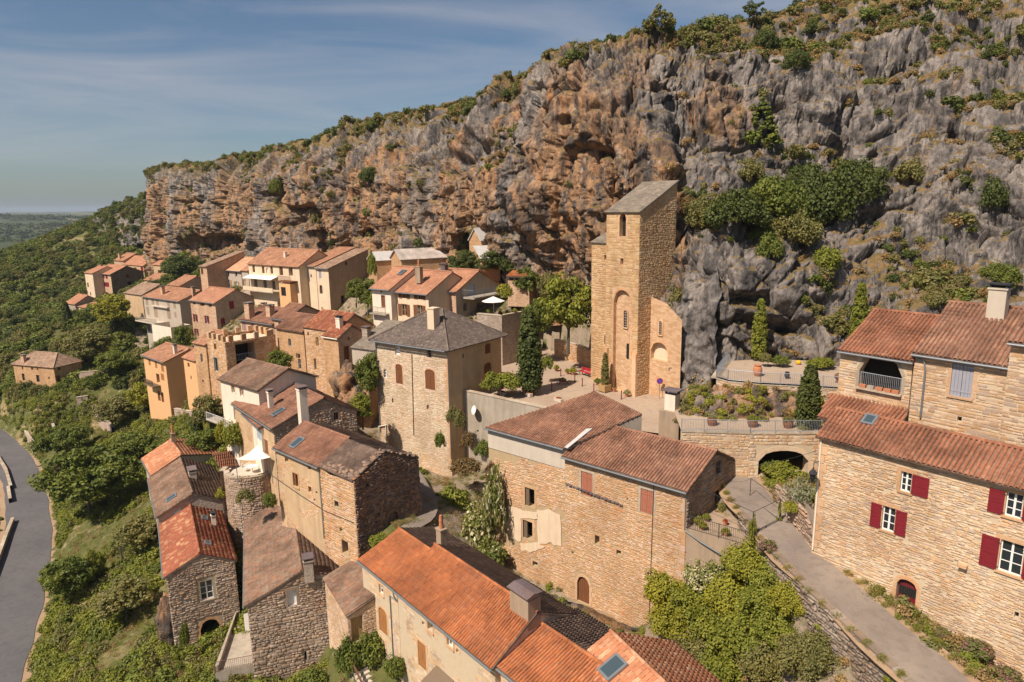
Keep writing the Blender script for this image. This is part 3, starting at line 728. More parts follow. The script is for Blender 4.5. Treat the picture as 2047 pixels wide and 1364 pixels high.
def lay_stones(W, sp, bare=()):
    mat, hmin, hmax, wmin, wmax = sp[:5]; depth = sp[5] if len(sp) > 5 else 0.045; near = sp[6] if len(sp) > 6 else True; zlo = sp[7] if len(sp) > 7 else W.zb
    rects = []
    for o in W.ops:
        m = 0.24 if o.get('frame') else 0.05
        rects.append((o['s0'] - m, o['s1'] + m, o['z0'] - (0.12 if o.get('sill') else .04), o['z1'] + m))
    z = zlo; O, X, Y, Z = [], [], [], []
    tmax = max(p[1] for p in W.top)
    while z < tmax:
        hc = random.uniform(hmin, hmax); s = -random.uniform(0, wmax)
        while s < W.ln:
            wd = random.uniform(wmin, wmax) * (0.75 + 0.5 * (hc - hmin) / (hmax - hmin + 1e-6)); a, b = max(s, 0.01), min(s + wd, W.ln - 0.01); s += wd + random.uniform(.008, .025)
            wv = 0.09 * pnoise(np.array([s * .55, z * .6, 2.2])); z0_, z1_ = z + wv + random.uniform(-.03, .03), z + wv + hc + random.uniform(-.06, .03)
            if random.random() < .05: continue
            if b - a < 0.09: continue
            z1_ = min(z1_, interp(W.top, a) - .02, interp(W.top, b) - .02)
            if z1_ - z0_ < 0.05: continue
            for r in rects:
                if b > r[0] and a < r[1] and z1_ > r[2] and z0_ < r[3]:
                    if a < r[0] - .1: b = r[0]
                    elif b > r[1] + .1: a = r[1]
                    else: b = a
            if b - a < .08: continue
            cs, cz = (a + b) / 2, (z0_ + z1_) / 2
            if any(q(cs, cz) for q in bare): continue
            O.append(W.at(cs, cz, -0.005)); X.append(W.U * (b - a)); Y.append(np.array([0, 0, z1_ - z0_])); Z.append(W.n * depth * random.uniform(.6, 1.25))
        z += hc + random.uniform(.004, .018)
    if O: W.h.put('stone', 'stone', mat, np.array(O), np.array(X), np.array(Y), np.array(Z), W.o, near)

# ------------------------------------------------------------------ a house volume
def perp(u): return np.array([-u[1], u[0], 0.0])
LOG = []; FOOT = []
def vol(h, a=None, b=None, ze=0, zb=0, r=None, w=None, rise=None, Lr=None, side=1, roof='gable', A=None, B=None, u=None, extA=0.0, extB=0.0,
        mat='masonry_warm', mats={}, tile='far_brown', level='far', tpl='canal', ops={}, stones={}, bare={}, ov=0.3, vov=0.12,
        gutter=None, zrear=None, hipd=None, rmat2=None, deckmat=None, skip=(), rear=True, wname='wall', pitch=None, sag=.05, ridge=True, c=None, rB=None):
    A = PZ(*a, ze) if A is None else np.array([A[0], A[1], ze], float)
    if u is None:
        B = PZ(*b, ze) if B is None else np.array([B[0], B[1], ze], float); d = B - A
    else:
        uu = np.array([u[0], u[1], 0.0]); uu /= np.linalg.norm(uu)
        if B is None:
            P = PW(*b, A, perp(uu)); d = uu * ((P - A) @ uu)
        else: d = uu * ((np.asarray(B, float) - A) @ uu)
        B = A + d
    ln = np.linalg.norm(d); U = d / ln; v = perp(U)
    if v[1] * side < 0: v = -v
    if c is not None: w = (PZ(*c, ze) - A) @ v
    if r is not None:
        P = PW(*r, A, U); Lr = (P - A) @ v; rise = P[2] - ze
    if rB is not None:
        P = PW(*rB, B, U); Lr = (P - B) @ v; rise = P[2] - ze
    A = A - U * extA; B = B + U * extB; ln += extA + extB
    if roof == 'shed': w = w or Lr; Lr = w if r is None else Lr
    if w is None: w = 2 * Lr
    if Lr is None: Lr = w / 2
    if rise is None: rise = Lr * 0.36
    if roof in ('flat', 'none'): rise = 0.0
    zrear = ze if zrear is None else zrear
    C, D = A + v * w, B + v * w
    FOOT.append((A, B, D, C))
    LOG.append((h.e.name, 'ln %.1f w %.1f L %.1f rise %.2f pitch %.0f  A(%.0f,%.0f) u(%.2f,%.2f)' % (ln, w, Lr, rise, math.degrees(math.atan2(rise, Lr)), A[0], A[1], U[0], U[1])))
    if roof == 'gable': tg = [(0, ze), (Lr, ze + rise), (w, zrear)]; tr = [(0, zrear), (ln, zrear)]
    elif roof == 'shed': tg = [(0, ze), (w, ze + rise)]; tr = [(0, ze + rise), (ln, ze + rise)]
    else: tg = [(0, ze), (w, ze)]; tr = [(0, ze), (ln, ze)]
    te = [(0, ze), (ln, ze)]
    spec = [(A, B, te, -v), (A, C, tg, -U), (B, D, tg, U), (C, D, tr, v)]
    Ws = {}
    for i, (p, q, t, o) in enumerate(spec):
        if i in skip: continue
        Ws[i] = wall(h, p, q, zb, t, o, mats.get(i, mat), ops.get(i, ()), stones.get(i), bare.get(i, ()), wname)
    lift = np.array([0, 0, 0.07]); up = np.array([0, 0, 1.0])
    lv = dict(level=level, tpl=tpl, deckmat=deckmat, pitch=pitch, sag=sag)
    rm2 = rmat2 or tile; S = []
    if roof == 'gable':
        k1 = rise / Lr; k2 = (ze + rise - zrear) / (w - Lr)
        e0 = A - v * ov - U * vov - up * ov * k1 + lift; e1 = B - v * ov + U * vov - up * ov * k1 + lift
        t0 = A + v * Lr - U * vov + up * rise + lift; t1 = B + v * Lr + U * vov + up * rise + lift
        S.append(slope(h, [e0, e1, t1, t0], tile, **lv))
        if rear:
            f0 = C + v * ov - U * vov + up * (zrear - ze - ov * k2) + lift; f1 = D + v * ov + U * vov + up * (zrear - ze - ov * k2) + lift
            S.append(slope(h, [f1, f0, t0, t1], rm2, **lv))
        if ridge and level != 'far': ridge_tiles(h, t0 + up * .06, t1 + up * .06, tile, S[0], level == 'near')
        if ridge and level == 'far':
            MB().tube([t0 + up * .02, t1 + up * .02], 0.13, 6).build('ridge_cap', MATS[tile], h.e)
    elif roof == 'shed':
        k1 = rise / w
        e0 = A - v * ov - U * vov - up * ov * k1 + lift; e1 = B - v * ov + U * vov - up * ov * k1 + lift
        t0 = C + v * .1 - U * vov + up * (rise + .1 * k1) + lift; t1 = D + v * .1 + U * vov + up * (rise + .1 * k1) + lift
        S.append(slope(h, [e0, e1, t1, t0], tile, **lv))
    elif roof == 'hip':
        hd = hipd if hipd is not None else min(w, ln) / 2
        k = rise / (w / 2); dz = -up * ov * k
        a_, b_, c_, d_ = A - v * ov - U * ov + dz + lift, B - v * ov + U * ov + dz + lift, C + v * ov - U * ov + dz + lift, D + v * ov + U * ov + dz + lift
        R0 = A + v * w / 2 + U * hd + up * rise + lift; R1 = B + v * w / 2 - U * hd + up * rise + lift
        if np.linalg.norm(R1 - R0) < 0.4 or (R1 - R0) @ U < 0: R0 = R1 = (R0 + R1) / 2
        same = R0 is R1
        S.append(slope(h, [a_, b_, R1] if same else [a_, b_, R1, R0], tile, **lv)); S.append(slope(h, [d_, c_, R0] if same else [d_, c_, R0, R1], rm2, **lv))
        S.append(slope(h, [c_, a_, R0], tile, **lv)); S.append(slope(h, [b_, d_, R1], tile, **lv))
        if level == 'far':
            mb = MB()
            for p, q in ((a_, R0), (c_, R0), (b_, R1), (d_, R1)) + (() if same else ((R0, R1),)): mb.tube([p + up * .02, q + up * .03], .11, 5)
            mb.build('ridge_cap', MATS[tile], h.e)
        else:
            for p, q in ((a_, R0), (b_, R1), (c_, R0), (d_, R1)): ridge_tiles(h, p + up * .05, q + up * .05, tile, S[0], level == 'near')
    if gutter and roof in ('gable', 'shed', 'hip'):
        k1 = rise / max(Lr, .1); g0 = A - v * (ov + .06) - up * (ov * k1 + .02); g1 = B - v * (ov + .06) - up * (ov * k1 + .02)
        MB().tube([g0 - U * .1, g1 + U * .1], 0.075, 8).build('gutter', MATS[gutter], h.e)
    return dict(A=A, B=B, C=C, D=D, U=U, v=v, ln=ln, w=w, L=Lr, ze=ze, rise=rise, W=Ws, S=S, tg=tg)
def on_slope(h, i, px, py):
    P, x, y, n, o = h.slopes[i]; return PW(px, py, P, n)
def chimney(h, i, px, py, w=0.7, d=0.6, hgt=1.6, mat='masonry_grey', style='cap', base=None, name='chimney'):
    """standing where the ray of its foot meets roof slope i"""
    P, x, y, n, o = h.slopes[i]
    c = on_slope(h, i, px, py) if base is None else np.asarray(base, float)
    x2 = np.array([x[0], x[1], 0.0]); x2 /= np.linalg.norm(x2); y2 = np.array([-x2[1], x2[0], 0]); up = np.array([0, 0, 1.0])
    mb = MB(); mb.box(c + up * (hgt / 2 - .4), x2, y2, up, w / 2, d / 2, hgt / 2 + .4)
    mb.box(c + up * (hgt + .05), x2, y2, up, w / 2 + .06, d / 2 + .06, .05)
    ch = mb.build(name, MATS[mat], h.e)
    me = ch.data
    if not me.uv_layers:
        l = me.uv_layers.new(name='UVMap')
        for lp in me.loops:
            q = me.vertices[lp.vertex_index].co; l.data[lp.index].uv = (q.x * .7 + q.y * .7, q.z)
    if style == 'cap':
        cb = MB()
        for i_ in (-1, 1):
            for j_ in (-1, 1): cb.box(c + x2 * i_ * (w / 2 - .08) + y2 * j_ * (d / 2 - .08) + up * (hgt + .19), x2, y2, up, .07, .07, .09)
        cb.box(c + up * (hgt + .32), x2, y2, up, w / 2 + .1, d / 2 + .1, .04); cb.build('chimney_cap', MATS['stone_slate'], ch)
    elif style == 'pot':
        MB().lathe(c + up * (hgt + .1), [(.16, 0), (.13, .5), (.15, .55), (.11, .9), (.11, 1.0)], 10).build('chimney_pot', MATS['terracotta'], ch)
    elif style == 'dark':
        cb = MB(); cb.box(c + up * (hgt + .14), x2, y2, up, w / 2 - .1, d / 2 - .1, .04); cb.build('flue', MATS['inside_shade'], ch)
        cb = MB()
        for i_ in (-1, 1): cb.box(c + x2 * i_ * (w / 2 - .06) + up * (hgt + .2), x2, y2, up, .05, d / 2 - .03, .1)
        cb.box(c + up * (hgt + .34), x2, y2, up, w / 2 + .12, d / 2 + .05, .035); cb.build('chimney_cap', MATS['iron'], ch)
    return ch
def skylight(h, i, px, py, w=0.8, l=1.1):
    P, x, y, n, o = h.slopes[i]; c = on_slope(h, i, px, py)
    mb = MB(); t = .07; zo = .13
    for s in (-1, 1):
        mb.box(c + x * s * (w / 2) + n * zo, x, y, n, t, l / 2 + t, .07); mb.box(c + y * s * (l / 2) + n * zo, x, y, n, w / 2 - t, t, .07)
    f = mb.build('skylight', MATS['zinc'], h.e)
    q = [c + x * a * (w / 2 - t) + y * b * (l / 2 - t) + n * (zo + .05) for a, b in ((-1, -1), (1, -1), (1, 1), (-1, 1))]
    obj('skylight_pane', q, [[0, 1, 2, 3]], MATS['skylight_glass'], f)
def downpipe(h, pts, r=0.05, mat='zinc'): return MB().tube(pts, r, 8).build('downpipe', MATS[mat], h.e)
def railing(name, pts, hgt, mat, parent=None, gap=0.13, r=0.012, rail=0.022, posts=2.0):
    """posts, rails and thin uprights along a polyline of foot points; one mesh per element kind"""
    pts = [np.asarray(p, float) for p in pts]; up = np.array([0, 0, 1.0])
    mb = MB()
    mb.tube([p + up * hgt for p in pts], rail, 6); mb.tube([p + up * 0.08 for p in pts], rail * .8, 5)
    o = mb.build('rail', MATS[mat], parent)
    mb = MB()
    for a, b in zip(pts[:-1], pts[1:]):
        ln = np.linalg.norm(b - a); k = max(1, int(ln / gap))
        for i in range(k): q = a + (b - a) * (i + .5) / k; mb.tube([q + up * .08, q + up * hgt], r, 4, False)
        k = max(1, int(round(ln / posts)))
        for i in range(k + 1): q = a + (b - a) * i / k; MB().tube([q - up * .05, q + up * (hgt + .03)], rail * 1.1, 6).build('post', MATS[mat], parent)
    mb.build('upright_bars', MATS[mat], parent, kind='stuff')
    return o
# ------------------------------------------------------------------ the cliff: control net (photo column -> rows of (row, distance))
CLIFF = {
    306: [(545, 300), (520, 298), (490, 297), (455, 296), (425, 296), (395, 295), (370, 296), (350, 300), (343, 310)],
    301: [(545, 238), (515, 239), (480, 240), (445, 240), (415, 239), (385, 239), (362, 240), (350, 243), (343, 250)],
    345: [(550, 222), (515, 222), (480, 224), (445, 223), (410, 222), (385, 222), (362, 223), (345, 227), (335, 236)],
    450: [(560, 190), (520, 191), (480, 193), (445, 192), (410, 191), (382, 191), (358, 193), (338, 198), (320, 208)],
    530: [(560, 168), (515, 169), (475, 170), (440, 169), (405, 169), (375, 170), (345, 173), (322, 180), (300, 192)],
    610: [(560, 150), (515, 151), (470, 153), (430, 151), (395, 151), (362, 152), (335, 156), (308, 164), (284, 177)],
    700: [(560, 137), (520, 138), (470, 139), (425, 137), (385, 137), (350, 139), (318, 143), (290, 150), (266, 163)],
    780: [(570, 126), (525, 127), (475, 128), (425, 127), (380, 127), (340, 129), (305, 134), (272, 142), (246, 154)],
    900: [(580, 112), (535, 113), (480, 114), (425, 112), (370, 112), (320, 114), (280, 119), (242, 128), (212, 139)],
    1000: [(580, 103), (540, 104), (480, 104), (420, 103), (355, 102), (295, 104), (245, 108), (210, 114), (180, 123)],
    1060: [(580, 98), (540, 98), (480, 98), (415, 97), (345, 97), (280, 98), (220, 101), (180, 105), (156, 111)],
    1120: [(590, 93), (540, 93), (480, 93), (410, 92), (340, 92), (265, 93), (200, 95), (145, 98), (122, 105)],
    1200: [(600, 86), (540, 86), (480, 86), (405, 86), (325, 86), (250, 88), (175, 91), (120, 95), (104, 102)],
    1300: [(640, 80), (560, 80), (480, 81), (400, 82), (320, 83), (245, 86), (160, 90), (95, 95), (84, 103)],
    1345: [(770, 71), (680, 71.5), (580, 72.5), (480, 74.5), (400, 80), (325, 85), (235, 88), (130, 93), (74, 102)],
    1380: [(830, 67), (720, 68), (610, 70), (520, 72), (430, 78), (340, 84), (235, 88), (120, 94), (66, 102)],
    1450: [(840, 64), (720, 65), (600, 66), (500, 69), (430, 77), (340, 84), (225, 88), (110, 95), (52, 104)],
    1540: [(830, 63), (720, 64), (610, 66), (505, 69), (440, 77), (345, 84), (215, 89), (95, 97), (38, 106)],
    1640: [(810, 62), (715, 63), (620, 66), (525, 70), (455, 77), (350, 83), (210, 88), (80, 97), (8, 108)],
    1740: [(790, 60), (705, 62), (630, 66), (550, 72), (475, 78), (365, 82), (210, 87), (70, 96), (-18, 108)],
    1850: [(780, 58), (700, 60), (630, 65), (560, 71), (490, 76), (380, 80), (220, 85), (70, 94), (-65, 107)],
    2000: [(780, 55), (700, 57), (630, 62), (565, 68), (500, 72), (390, 76), (225, 81), (70, 90), (-85, 104)],
    2200: [(790, 51), (710, 53), (640, 58), (570, 63), (510, 67), (395, 70), (230, 76), (70, 85), (-100, 98)],
    2450: [(800, 47), (720, 49), (640, 53), (570, 58), (510, 62), (395, 65), (230, 71), (70, 80), (-100, 92)]}
_cols = sorted(CLIFF, key=lambda k: (k != 306, k))
net = np.array([[PY(c, r, Y) for r, Y in CLIFF[c]] for c in _cols])              # (cols, rows, 3)
# one more row behind the skyline, going back level
net = np.concatenate([net, net[:, -1:] + np.array([6.0, 14.0, 0.5])], 1)
# the buried foot
net = np.concatenate([net[:, :1] + np.array([0, 0, -4.0]), net], 1)
def catmull(P, t):
    """P (n, ...), t array in 0..n-1"""
    n = len(P); i = np.clip(np.floor(t).astype(int), 0, n - 2); f = (t - i)[(...,) + (None,) * (P.ndim - 1)]
    p0, p1, p2, p3 = P[np.clip(i - 1, 0, n - 1)], P[i], P[i + 1], P[np.clip(i + 2, 0, n - 1)]
    return 0.5 * (2 * p1 + (p2 - p0) * f + (2 * p0 - 5 * p1 + 4 * p2 - p3) * f ** 2 + (3 * p1 - p0 - 3 * p2 + p3) * f ** 3)
NC, NR = 1120, 350
_cw = np.array([0] + [max(6, _cols[i + 1] - _cols[i]) if i else 30 for i in range(len(_cols) - 1)], float).cumsum()
tc_ = np.interp(np.linspace(0, _cw[-1], NC), _cw, np.arange(len(_cols)))
tr_ = np.interp(np.linspace(0, 1, NR), [0, .06, .14, .25, .36, .48, .60, .72, .83, .93, 1.0], np.arange(11))
g1 = catmull(net, tc_)                                                            # (NC, rows, 3)
sheet = np.swapaxes(catmull(np.swapaxes(g1, 0, 1), tr_), 0, 1)                    # (NC, NR, 3)
du = np.gradient(sheet, axis=0); dv = np.gradient(sheet, axis=1)
nrm = np.cross(du, dv); nrm /= (np.linalg.norm(nrm, axis=2)[..., None] + 1e-9)
if nrm[NC // 2, NR // 2, 1] > 0: nrm = -nrm
P = sheet; rowf = np.broadcast_to(tr_[None, :] / 10.0, P.shape[:2])
pa = P * np.array([1, 1, 0.55])
big = fbm(pa * 0.055, 3) * 3.0
mid = ridged(P * np.array([0.16, 0.16, 0.075]), 4, 2.1, 0.5)
strata = pnoise(np.stack([P[..., 0] * .03, P[..., 1] * .03, P[..., 2] * .32 + fbm(P * .05, 2) * 1.2], -1))
fine = fbm(P * 0.75, 4, 2.2, 0.55)
# blocky fracture: quantised cells shift single blocks in and out
blk = pnoise(np.floor(P * np.array([.32, .32, .22]) + fbm(P * .25, 2)[..., None] * .8) * 7.31 + .37)
blk2 = pnoise(np.floor(P * np.array([.85, .85, .6]) + fbm(P * .7, 2)[..., None] * .8) * 5.17 + .71)
fade = np.clip((0.97 - rowf) / 0.16, 0.25, 1.0)
huge = fbm(P * np.array([.022, .022, .03]) + 5.1, 3)
rough = np.clip(.6 + 1.0 * pnoise(P * .05 + 3.3), .3, 1.25)
_pp, _ = proj(P.reshape(-1, 3)); rg = np.clip((_pp[:, 0].reshape(NC, NR) - 1150) / 260, 0, 1)
def facets(sc, tilt, seed):
    Q = P * (np.array(sc) * (1 - rg[..., None]) + np.array([sc[0] * .78, sc[1] * .78, sc[2] * 1.45]) * rg[..., None])
    f1, f2, h, off = worley(Q + fbm(Q * .9 + seed, 2)[..., None] * .35 + seed)
    r = np.random.default_rng(seed); lev = r.uniform(-1, 1, 1024)[h]; tv = r.normal(0, 1, (1024, 3))[h]
    return lev + (off * tv).sum(-1) * tilt, np.clip(1 - (f2 - f1) / .10, 0, 1)
fa, ca = facets((.13, .13, .10), 1.0, 5)
fb, cb = facets((.36, .36, .24), 1.1, 9)
fc_, cc_ = facets((.95, .95, .75), 1.4, 13)
ledge = pnoise(np.stack([P[..., 0] * .05, P[..., 1] * .05, P[..., 2] * .55 + fbm(P * .08, 2) * 1.6], -1))
disp = (huge * (2.5 - .9 * rg) + big * 0.9 + mid * (.5 - .4 * rg) * rough + strata * .75 + ledge * .5 + fa * .85 + fb * .38 + fc_ * .15 + fine * 0.2 * rough - ca * .75 - cb * .42 - cc_ * .10) * fade
uvp, _z = proj(P.reshape(-1, 3)); PXg = uvp[:, 0].reshape(NC, NR); PYg = uvp[:, 1].reshape(NC, NR)
# caves and overhangs seen in the photograph (column, row, half width, half height, depth m)
for cx, cy, rx, ry, dp in [(605, 430, 38, 22, 5), (628, 478, 26, 24, 5), (425, 492, 60, 24, 7), (540, 395, 20, 16, 2.5), (885, 300, 30, 22, 3), (945, 280, 30, 20, 3), (1075, 335, 16, 34, 3),
                           (840, 505, 22, 9, 3.5), (1195, 315, 34, 20, 2.5), (1500, 178, 40, 11, 2.5), (1590, 210, 46, 12, 3), (1680, 300, 26, 20, 2.5), (1440, 160, 34, 9, 2), (1505, 590, 46, 14, 3.2), (1570, 640, 60, 16, 3),
                           (1730, 455, 24, 20, 2.2), (1330, 180, 30, 9, 1.8), (930, 480, 22, 18, 2.5), (880, 505, 18, 8, 2.5), (740, 470, 20, 14, 2), (1160, 270, 14, 26, 2), (330, 470, 12, 30, 2), (690, 500, 20, 16, 2.5), (1130, 135, 26, 12, 2.2)]:
    wob = 0.30 * pnoise(P * .35)
    ax = np.clip(1.15 - ((PXg - cx) / rx) ** 2 + wob, 0, 1) ** .5
    yy = (PYg - (cy - ry * (.35 + .65 * ax) + ry * .5 * pnoise(P * .22))) / ry              # 0 at the brow of the overhang, grows downwards
    disp -= dp * ax * np.clip(yy / .25, 0, 1) * np.clip(1.0 - (yy - .25) / 2.4, 0, 1)
V = P + nrm * disp[..., None]
flat = V.reshape(-1, 3)
idx = np.arange(NC * NR).reshape(NC, NR)
F = np.stack([idx[:-1, :-1], idx[1:, :-1], idx[1:, 1:], idx[:-1, 1:]], -1).reshape(-1, 4)
du = np.gradient(V, axis=0); dv = np.gradient(V, axis=1); n2 = np.cross(du, dv); n2 /= (np.linalg.norm(n2, axis=2)[..., None] + 1e-9)
if n2[NC // 2, NR // 2, 1] > 0: n2 = -n2
VN = n2
warm = np.interp(rowf, [0, .25, .50, .64, .78, 1], [.52, .62, .60, .42, .22, .1]) + 0.30 * fbm(P * .045, 3) + .16 * np.exp(-((PXg - 1060) / 300) ** 2)
rt = np.clip((PXg - 1330) / 90, 0, 1)
warm = warm * (1 - rt) + rt * (0.12 + 0.55 * np.exp(-(((PXg - 1430) / 120) ** 2 + ((PYg - 250) / 75) ** 2)) + 0.35 * np.exp(-(((PXg - 1560) / 80) ** 2 + ((PYg - 640) / 40) ** 2)) + 0.25 * fbm(P * .06, 3))
veg = np.clip((n2[..., 2] - 0.35) * 1.4, 0, 0.8) + np.interp(rowf, [0, .70, .80, .90, 1], [0, 0, .2, .75, .95]) * (1 - .45 * rt) + .12 * fbm(P * .12, 3)
veg = veg + np.exp(-(((PXg - 1900) / 200) ** 2 + ((PYg - 590) / 60) ** 2)) * .45
cliff = obj('cliff', flat, F, MATS['rock'], smooth=False, attrs={'warm': ('POINT', warm.ravel()), 'veg': ('POINT', veg.ravel()), 'cav': ('POINT', np.zeros(NC * NR))})
cliff['kind'] = 'structure'; cliff['label'] = 'tall limestone cliff of grey and orange rock behind the village'
cliff.data.polygons.foreach_set('use_smooth', np.ones(len(F), bool))
CLV, CLN, CLVEG = V, VN, veg

# ------------------------------------------------------------------ terrain: thin plate spline through ground points
GP = []
def gz(px, py, z): GP.append(PZ(px, py, z))
def gy(px, py, Y): GP.append(PY(px, py, Y))
ROAD_L = [PZ(-150, 1640, 1.8), PZ(-85, 1500, 1.9), PZ(-22, 1364, 2.0), PZ(34, 1200, 2.0), PZ(56, 1080, 2.1), PZ(50, 985, 2.3), PZ(30, 928, 2.5), PZ(-4, 884, 2.8), PZ(-48, 852, 3.1), PZ(-122, 818, 3.4), PZ(-280, 780, 3.7)]
LANE = [PZ(1255, 812, 25.0), PZ(1340, 850, 24.9), PZ(1420, 905, 24.5), PZ(1472, 955, 24.0), PZ(1508, 1003, 23.6), PZ(1572, 1078, 23.3), PZ(1682, 1188, 22.6), PZ(1835, 1322, 21.8), PZ(1940, 1420, 21.1), PZ(2090, 1570, 20.2)]
for p in ROAD_L + LANE: GP.append(p)
for q in [(-100, 1120, 0.5), (-250, 950, -1), (-60, 1500, 0), (100, 1364, 3.0), (150, 1100, 4.2), (110, 960, 3.6), (200, 1010, 6.2), (250, 1300, 6.5), (345, 1300, 7.6), (421, 1292, 7.0), (465, 1242, 8.8), (400, 1400, 7.5), (560, 1400, 7.5),
          (510, 1362, 7.7), (660, 1330, 8.0), (760, 1400, 10.5), (860, 1480, 10.5), (610, 1120, 13.0), (714, 1108, 17.6), (840, 1000, 19.0), (1165, 1208, 13.0), (1080, 1172, 12.9), (1310, 1275, 13.0), (1010, 1145, 12.9), (900, 962, 16.4), (770, 914, 17.2), (850, 975, 18.0), (940, 960, 17.5),
          (990, 1080, 15.2), (960, 890, 19.0), (1350, 1150, 18.6), (1450, 1250, 16.6), (1330, 1310, 13.6), (1600, 1340, 17.8), (1450, 1400, 13.2), (1530, 1180, 20.3), (1250, 1450, 12), (1000, 770, 24.2), (1100, 740, 24.3), (1150, 780, 24.3), (1230, 790, 24.4),
          (1060, 720, 24.6), (1260, 740, 24.9), (1590, 960, 25.2), (1620, 1000, 25.0), (1545, 950, 24.2), (1450, 835, 26.9), (1550, 835, 26.9), (1640, 830, 27.0), (1500, 745, 29.2), (1620, 745, 29.2), (1440, 800, 27.6), (1700, 1130, 22.6),
          (1850, 1240, 21.6), (2047, 1380, 20.2), (665, 802, 19.8), (610, 795, 19.8), (560, 785, 19.6), (440, 810, 18.0), (340, 815, 13.0), (420, 850, 16.0), (500, 900, 17.0), (400, 900, 12.0), (300, 900, 9.0), (250, 810, 9.0), (150, 840, 6.2), 
          (30, 800, 8.0), (150, 785, 11.0), (200, 900, 6.5), (330, 700, 14.5), (270, 710, 13.0), (480, 960, 14.5), (530, 1000, 14.5), (760, 930, 19), (700, 900, 20.0), (620, 880, 20.0)]:
    gz(*q)
for q in [(30, 788, 131), (70, 792, 130), (107, 794, 128), (128, 777, 133), (70, 765, 140), (10, 780, 134), (60, 825, 123), (1000, 640, 92), (930, 640, 92), (1150, 700, 80), (1060, 640, 92), (735, 640, 113), (640, 630, 125), (545, 615, 130), (440, 592, 150), (800, 575, 112), (190, 610, 212), (260, 565, 228), (150, 630, 190), (0, 565, 235), (90, 515, 262),
          (170, 455, 300), (230, 430, 330), (50, 650, 180), (0, 720, 150), (150, 565, 240), (320, 560, 222), (390, 560, 195), (100, 690, 155), (220, 690, 150), (300, 640, 165), (430, 690, 118), (520, 690, 105), (600, 680, 105), (725, 705, 94),
          (860, 590, 105), (1010, 590, 98)]:
    gy(*q)
for c in (345, 450, 530, 610, 700, 780, 900, 1000, 1060, 1120, 1200, 1300):
    p = PY(c, CLIFF[c][1][0], CLIFF[c][1][1]); GP.append(p - np.array([0, 0, .8])); GP.append(p + np.array([9, 12, 0.5]))
for c in (1380, 1540, 1740, 2000, 2200):
    p = PY(c, CLIFF[c][0][0], CLIFF[c][0][1]); GP.append(p + np.array([3, 8, 0.5]))
for q in [(-200, 60, -3), (-120, 40, -2), (-250, 150, -4), (-330, 250, -4), (-330, 400, 0), (-230, 360, 8), (-170, 430, 14), (-60, 10, 1), (-20, 12, 7), (20, 12, 13), (60, 20, 18), (-40, 400, 35), (60, 250, 35), (90, 60, 27), (120, 150, 35)]:
    GP.append(np.array(q, float))
GP = np.array(GP)
_n = len(GP); _S = 60.0
def _phi(r2): return np.where(r2 > 0, 0.5 * r2 * np.log(r2 + 1e-12), 0)
_q = GP[:, :2] / _S
_K = _phi(((_q[:, None] - _q[None]) ** 2).sum(2)) + np.eye(_n) * 0.0008
_Pm = np.c_[np.ones(_n), _q]
_A = np.block([[_K, _Pm], [_Pm.T, np.zeros((3, 3))]])
_sol = np.linalg.solve(_A, np.r_[GP[:, 2], 0, 0, 0])
def tps(x, y):
    sh = np.shape(x); q = np.c_[np.ravel(x), np.ravel(y)] / _S; out = np.empty(len(q))
    for i in range(0, len(q), 20000):
        k = q[i:i + 20000]; out[i:i + 20000] = _phi(((k[:, None] - _q[None]) ** 2).sum(2)) @ _sol[:_n] + np.c_[np.ones(len(k)), k] @ _sol[_n:]
    return out.reshape(sh)
def smooth_path(pts, step=1.0):
    P_ = np.array(pts); t = np.linspace(0, len(P_) - 1, 400); c = catmull(P_, t)
    s = np.r_[0, np.linalg.norm(np.diff(c, axis=0), axis=1).cumsum()]; k = int(s[-1] / step)
    return np.stack([np.interp(np.linspace(0, s[-1], k), s, c[:, i]) for i in range(3)], 1)
RL, RN = smooth_path(ROAD_L), smooth_path(LANE)
X0, X1, Y0, Y1, ST = -340.0, 110.0, 8.0, 440.0, 1.1
gx, gyy = np.meshgrid(np.arange(X0, X1, ST), np.arange(Y0, Y1, ST), indexing='ij')
coarse_x, coarse_y = np.meshgrid(np.linspace(X0, X1, 260), np.linspace(Y0, Y1, 260), indexing='ij')
cz_ = tps(coarse_x, coarse_y)
def bil(A, x, y):
    fx = np.clip((x - X0) / (X1 - X0) * (A.shape[0] - 1), 0, A.shape[0] - 1.001); fy = np.clip((y - Y0) / (Y1 - Y0) * (A.shape[1] - 1), 0, A.shape[1] - 1.001)
    i, j = fx.astype(int), fy.astype(int); a, b = fx - i, fy - j
    return A[i, j] * (1 - a) * (1 - b) + A[i + 1, j] * a * (1 - b) + A[i, j + 1] * (1 - a) * b + A[i + 1, j + 1] * a * b
TZ = bil(cz_, gx, gyy)
TZ = TZ + fbm(np.stack([gx * .09, gyy * .09, gx * 0], -1), 4) * 0.45
def near_path(path, x, y):
    best = np.full(x.shape, 1e9); zz = np.zeros(x.shape)
    for p in path[::2]:
        d = (x - p[0]) ** 2 + (y - p[1]) ** 2; m = d < best; best[m] = d[m]; zz[m] = p[2]
    return np.sqrt(best), zz
for path, hw in ((RL, 3.2), (RN, 1.7)):
    m = (gx > path[:, 0].min() - 8) & (gx < path[:, 0].max() + 8) & (gyy > path[:, 1].min() - 8) & (gyy < path[:, 1].max() + 8)
    d, zz = near_path(path, gx[m], gyy[m]); t = np.clip((d - hw) / 1.6, 0, 1)
    TZ[m] = (zz - 0.22) * (1 - t) + TZ[m] * t
_d2 = np.gradient(RN, axis=0)[:, :2]; _d2 /= np.linalg.norm(_d2, axis=1)[:, None]; _n2 = np.c_[-_d2[:, 1], _d2[:, 0]]; _n2 *= np.where((_n2 @ np.array([.75, .66])) > 0, -1, 1)[:, None]
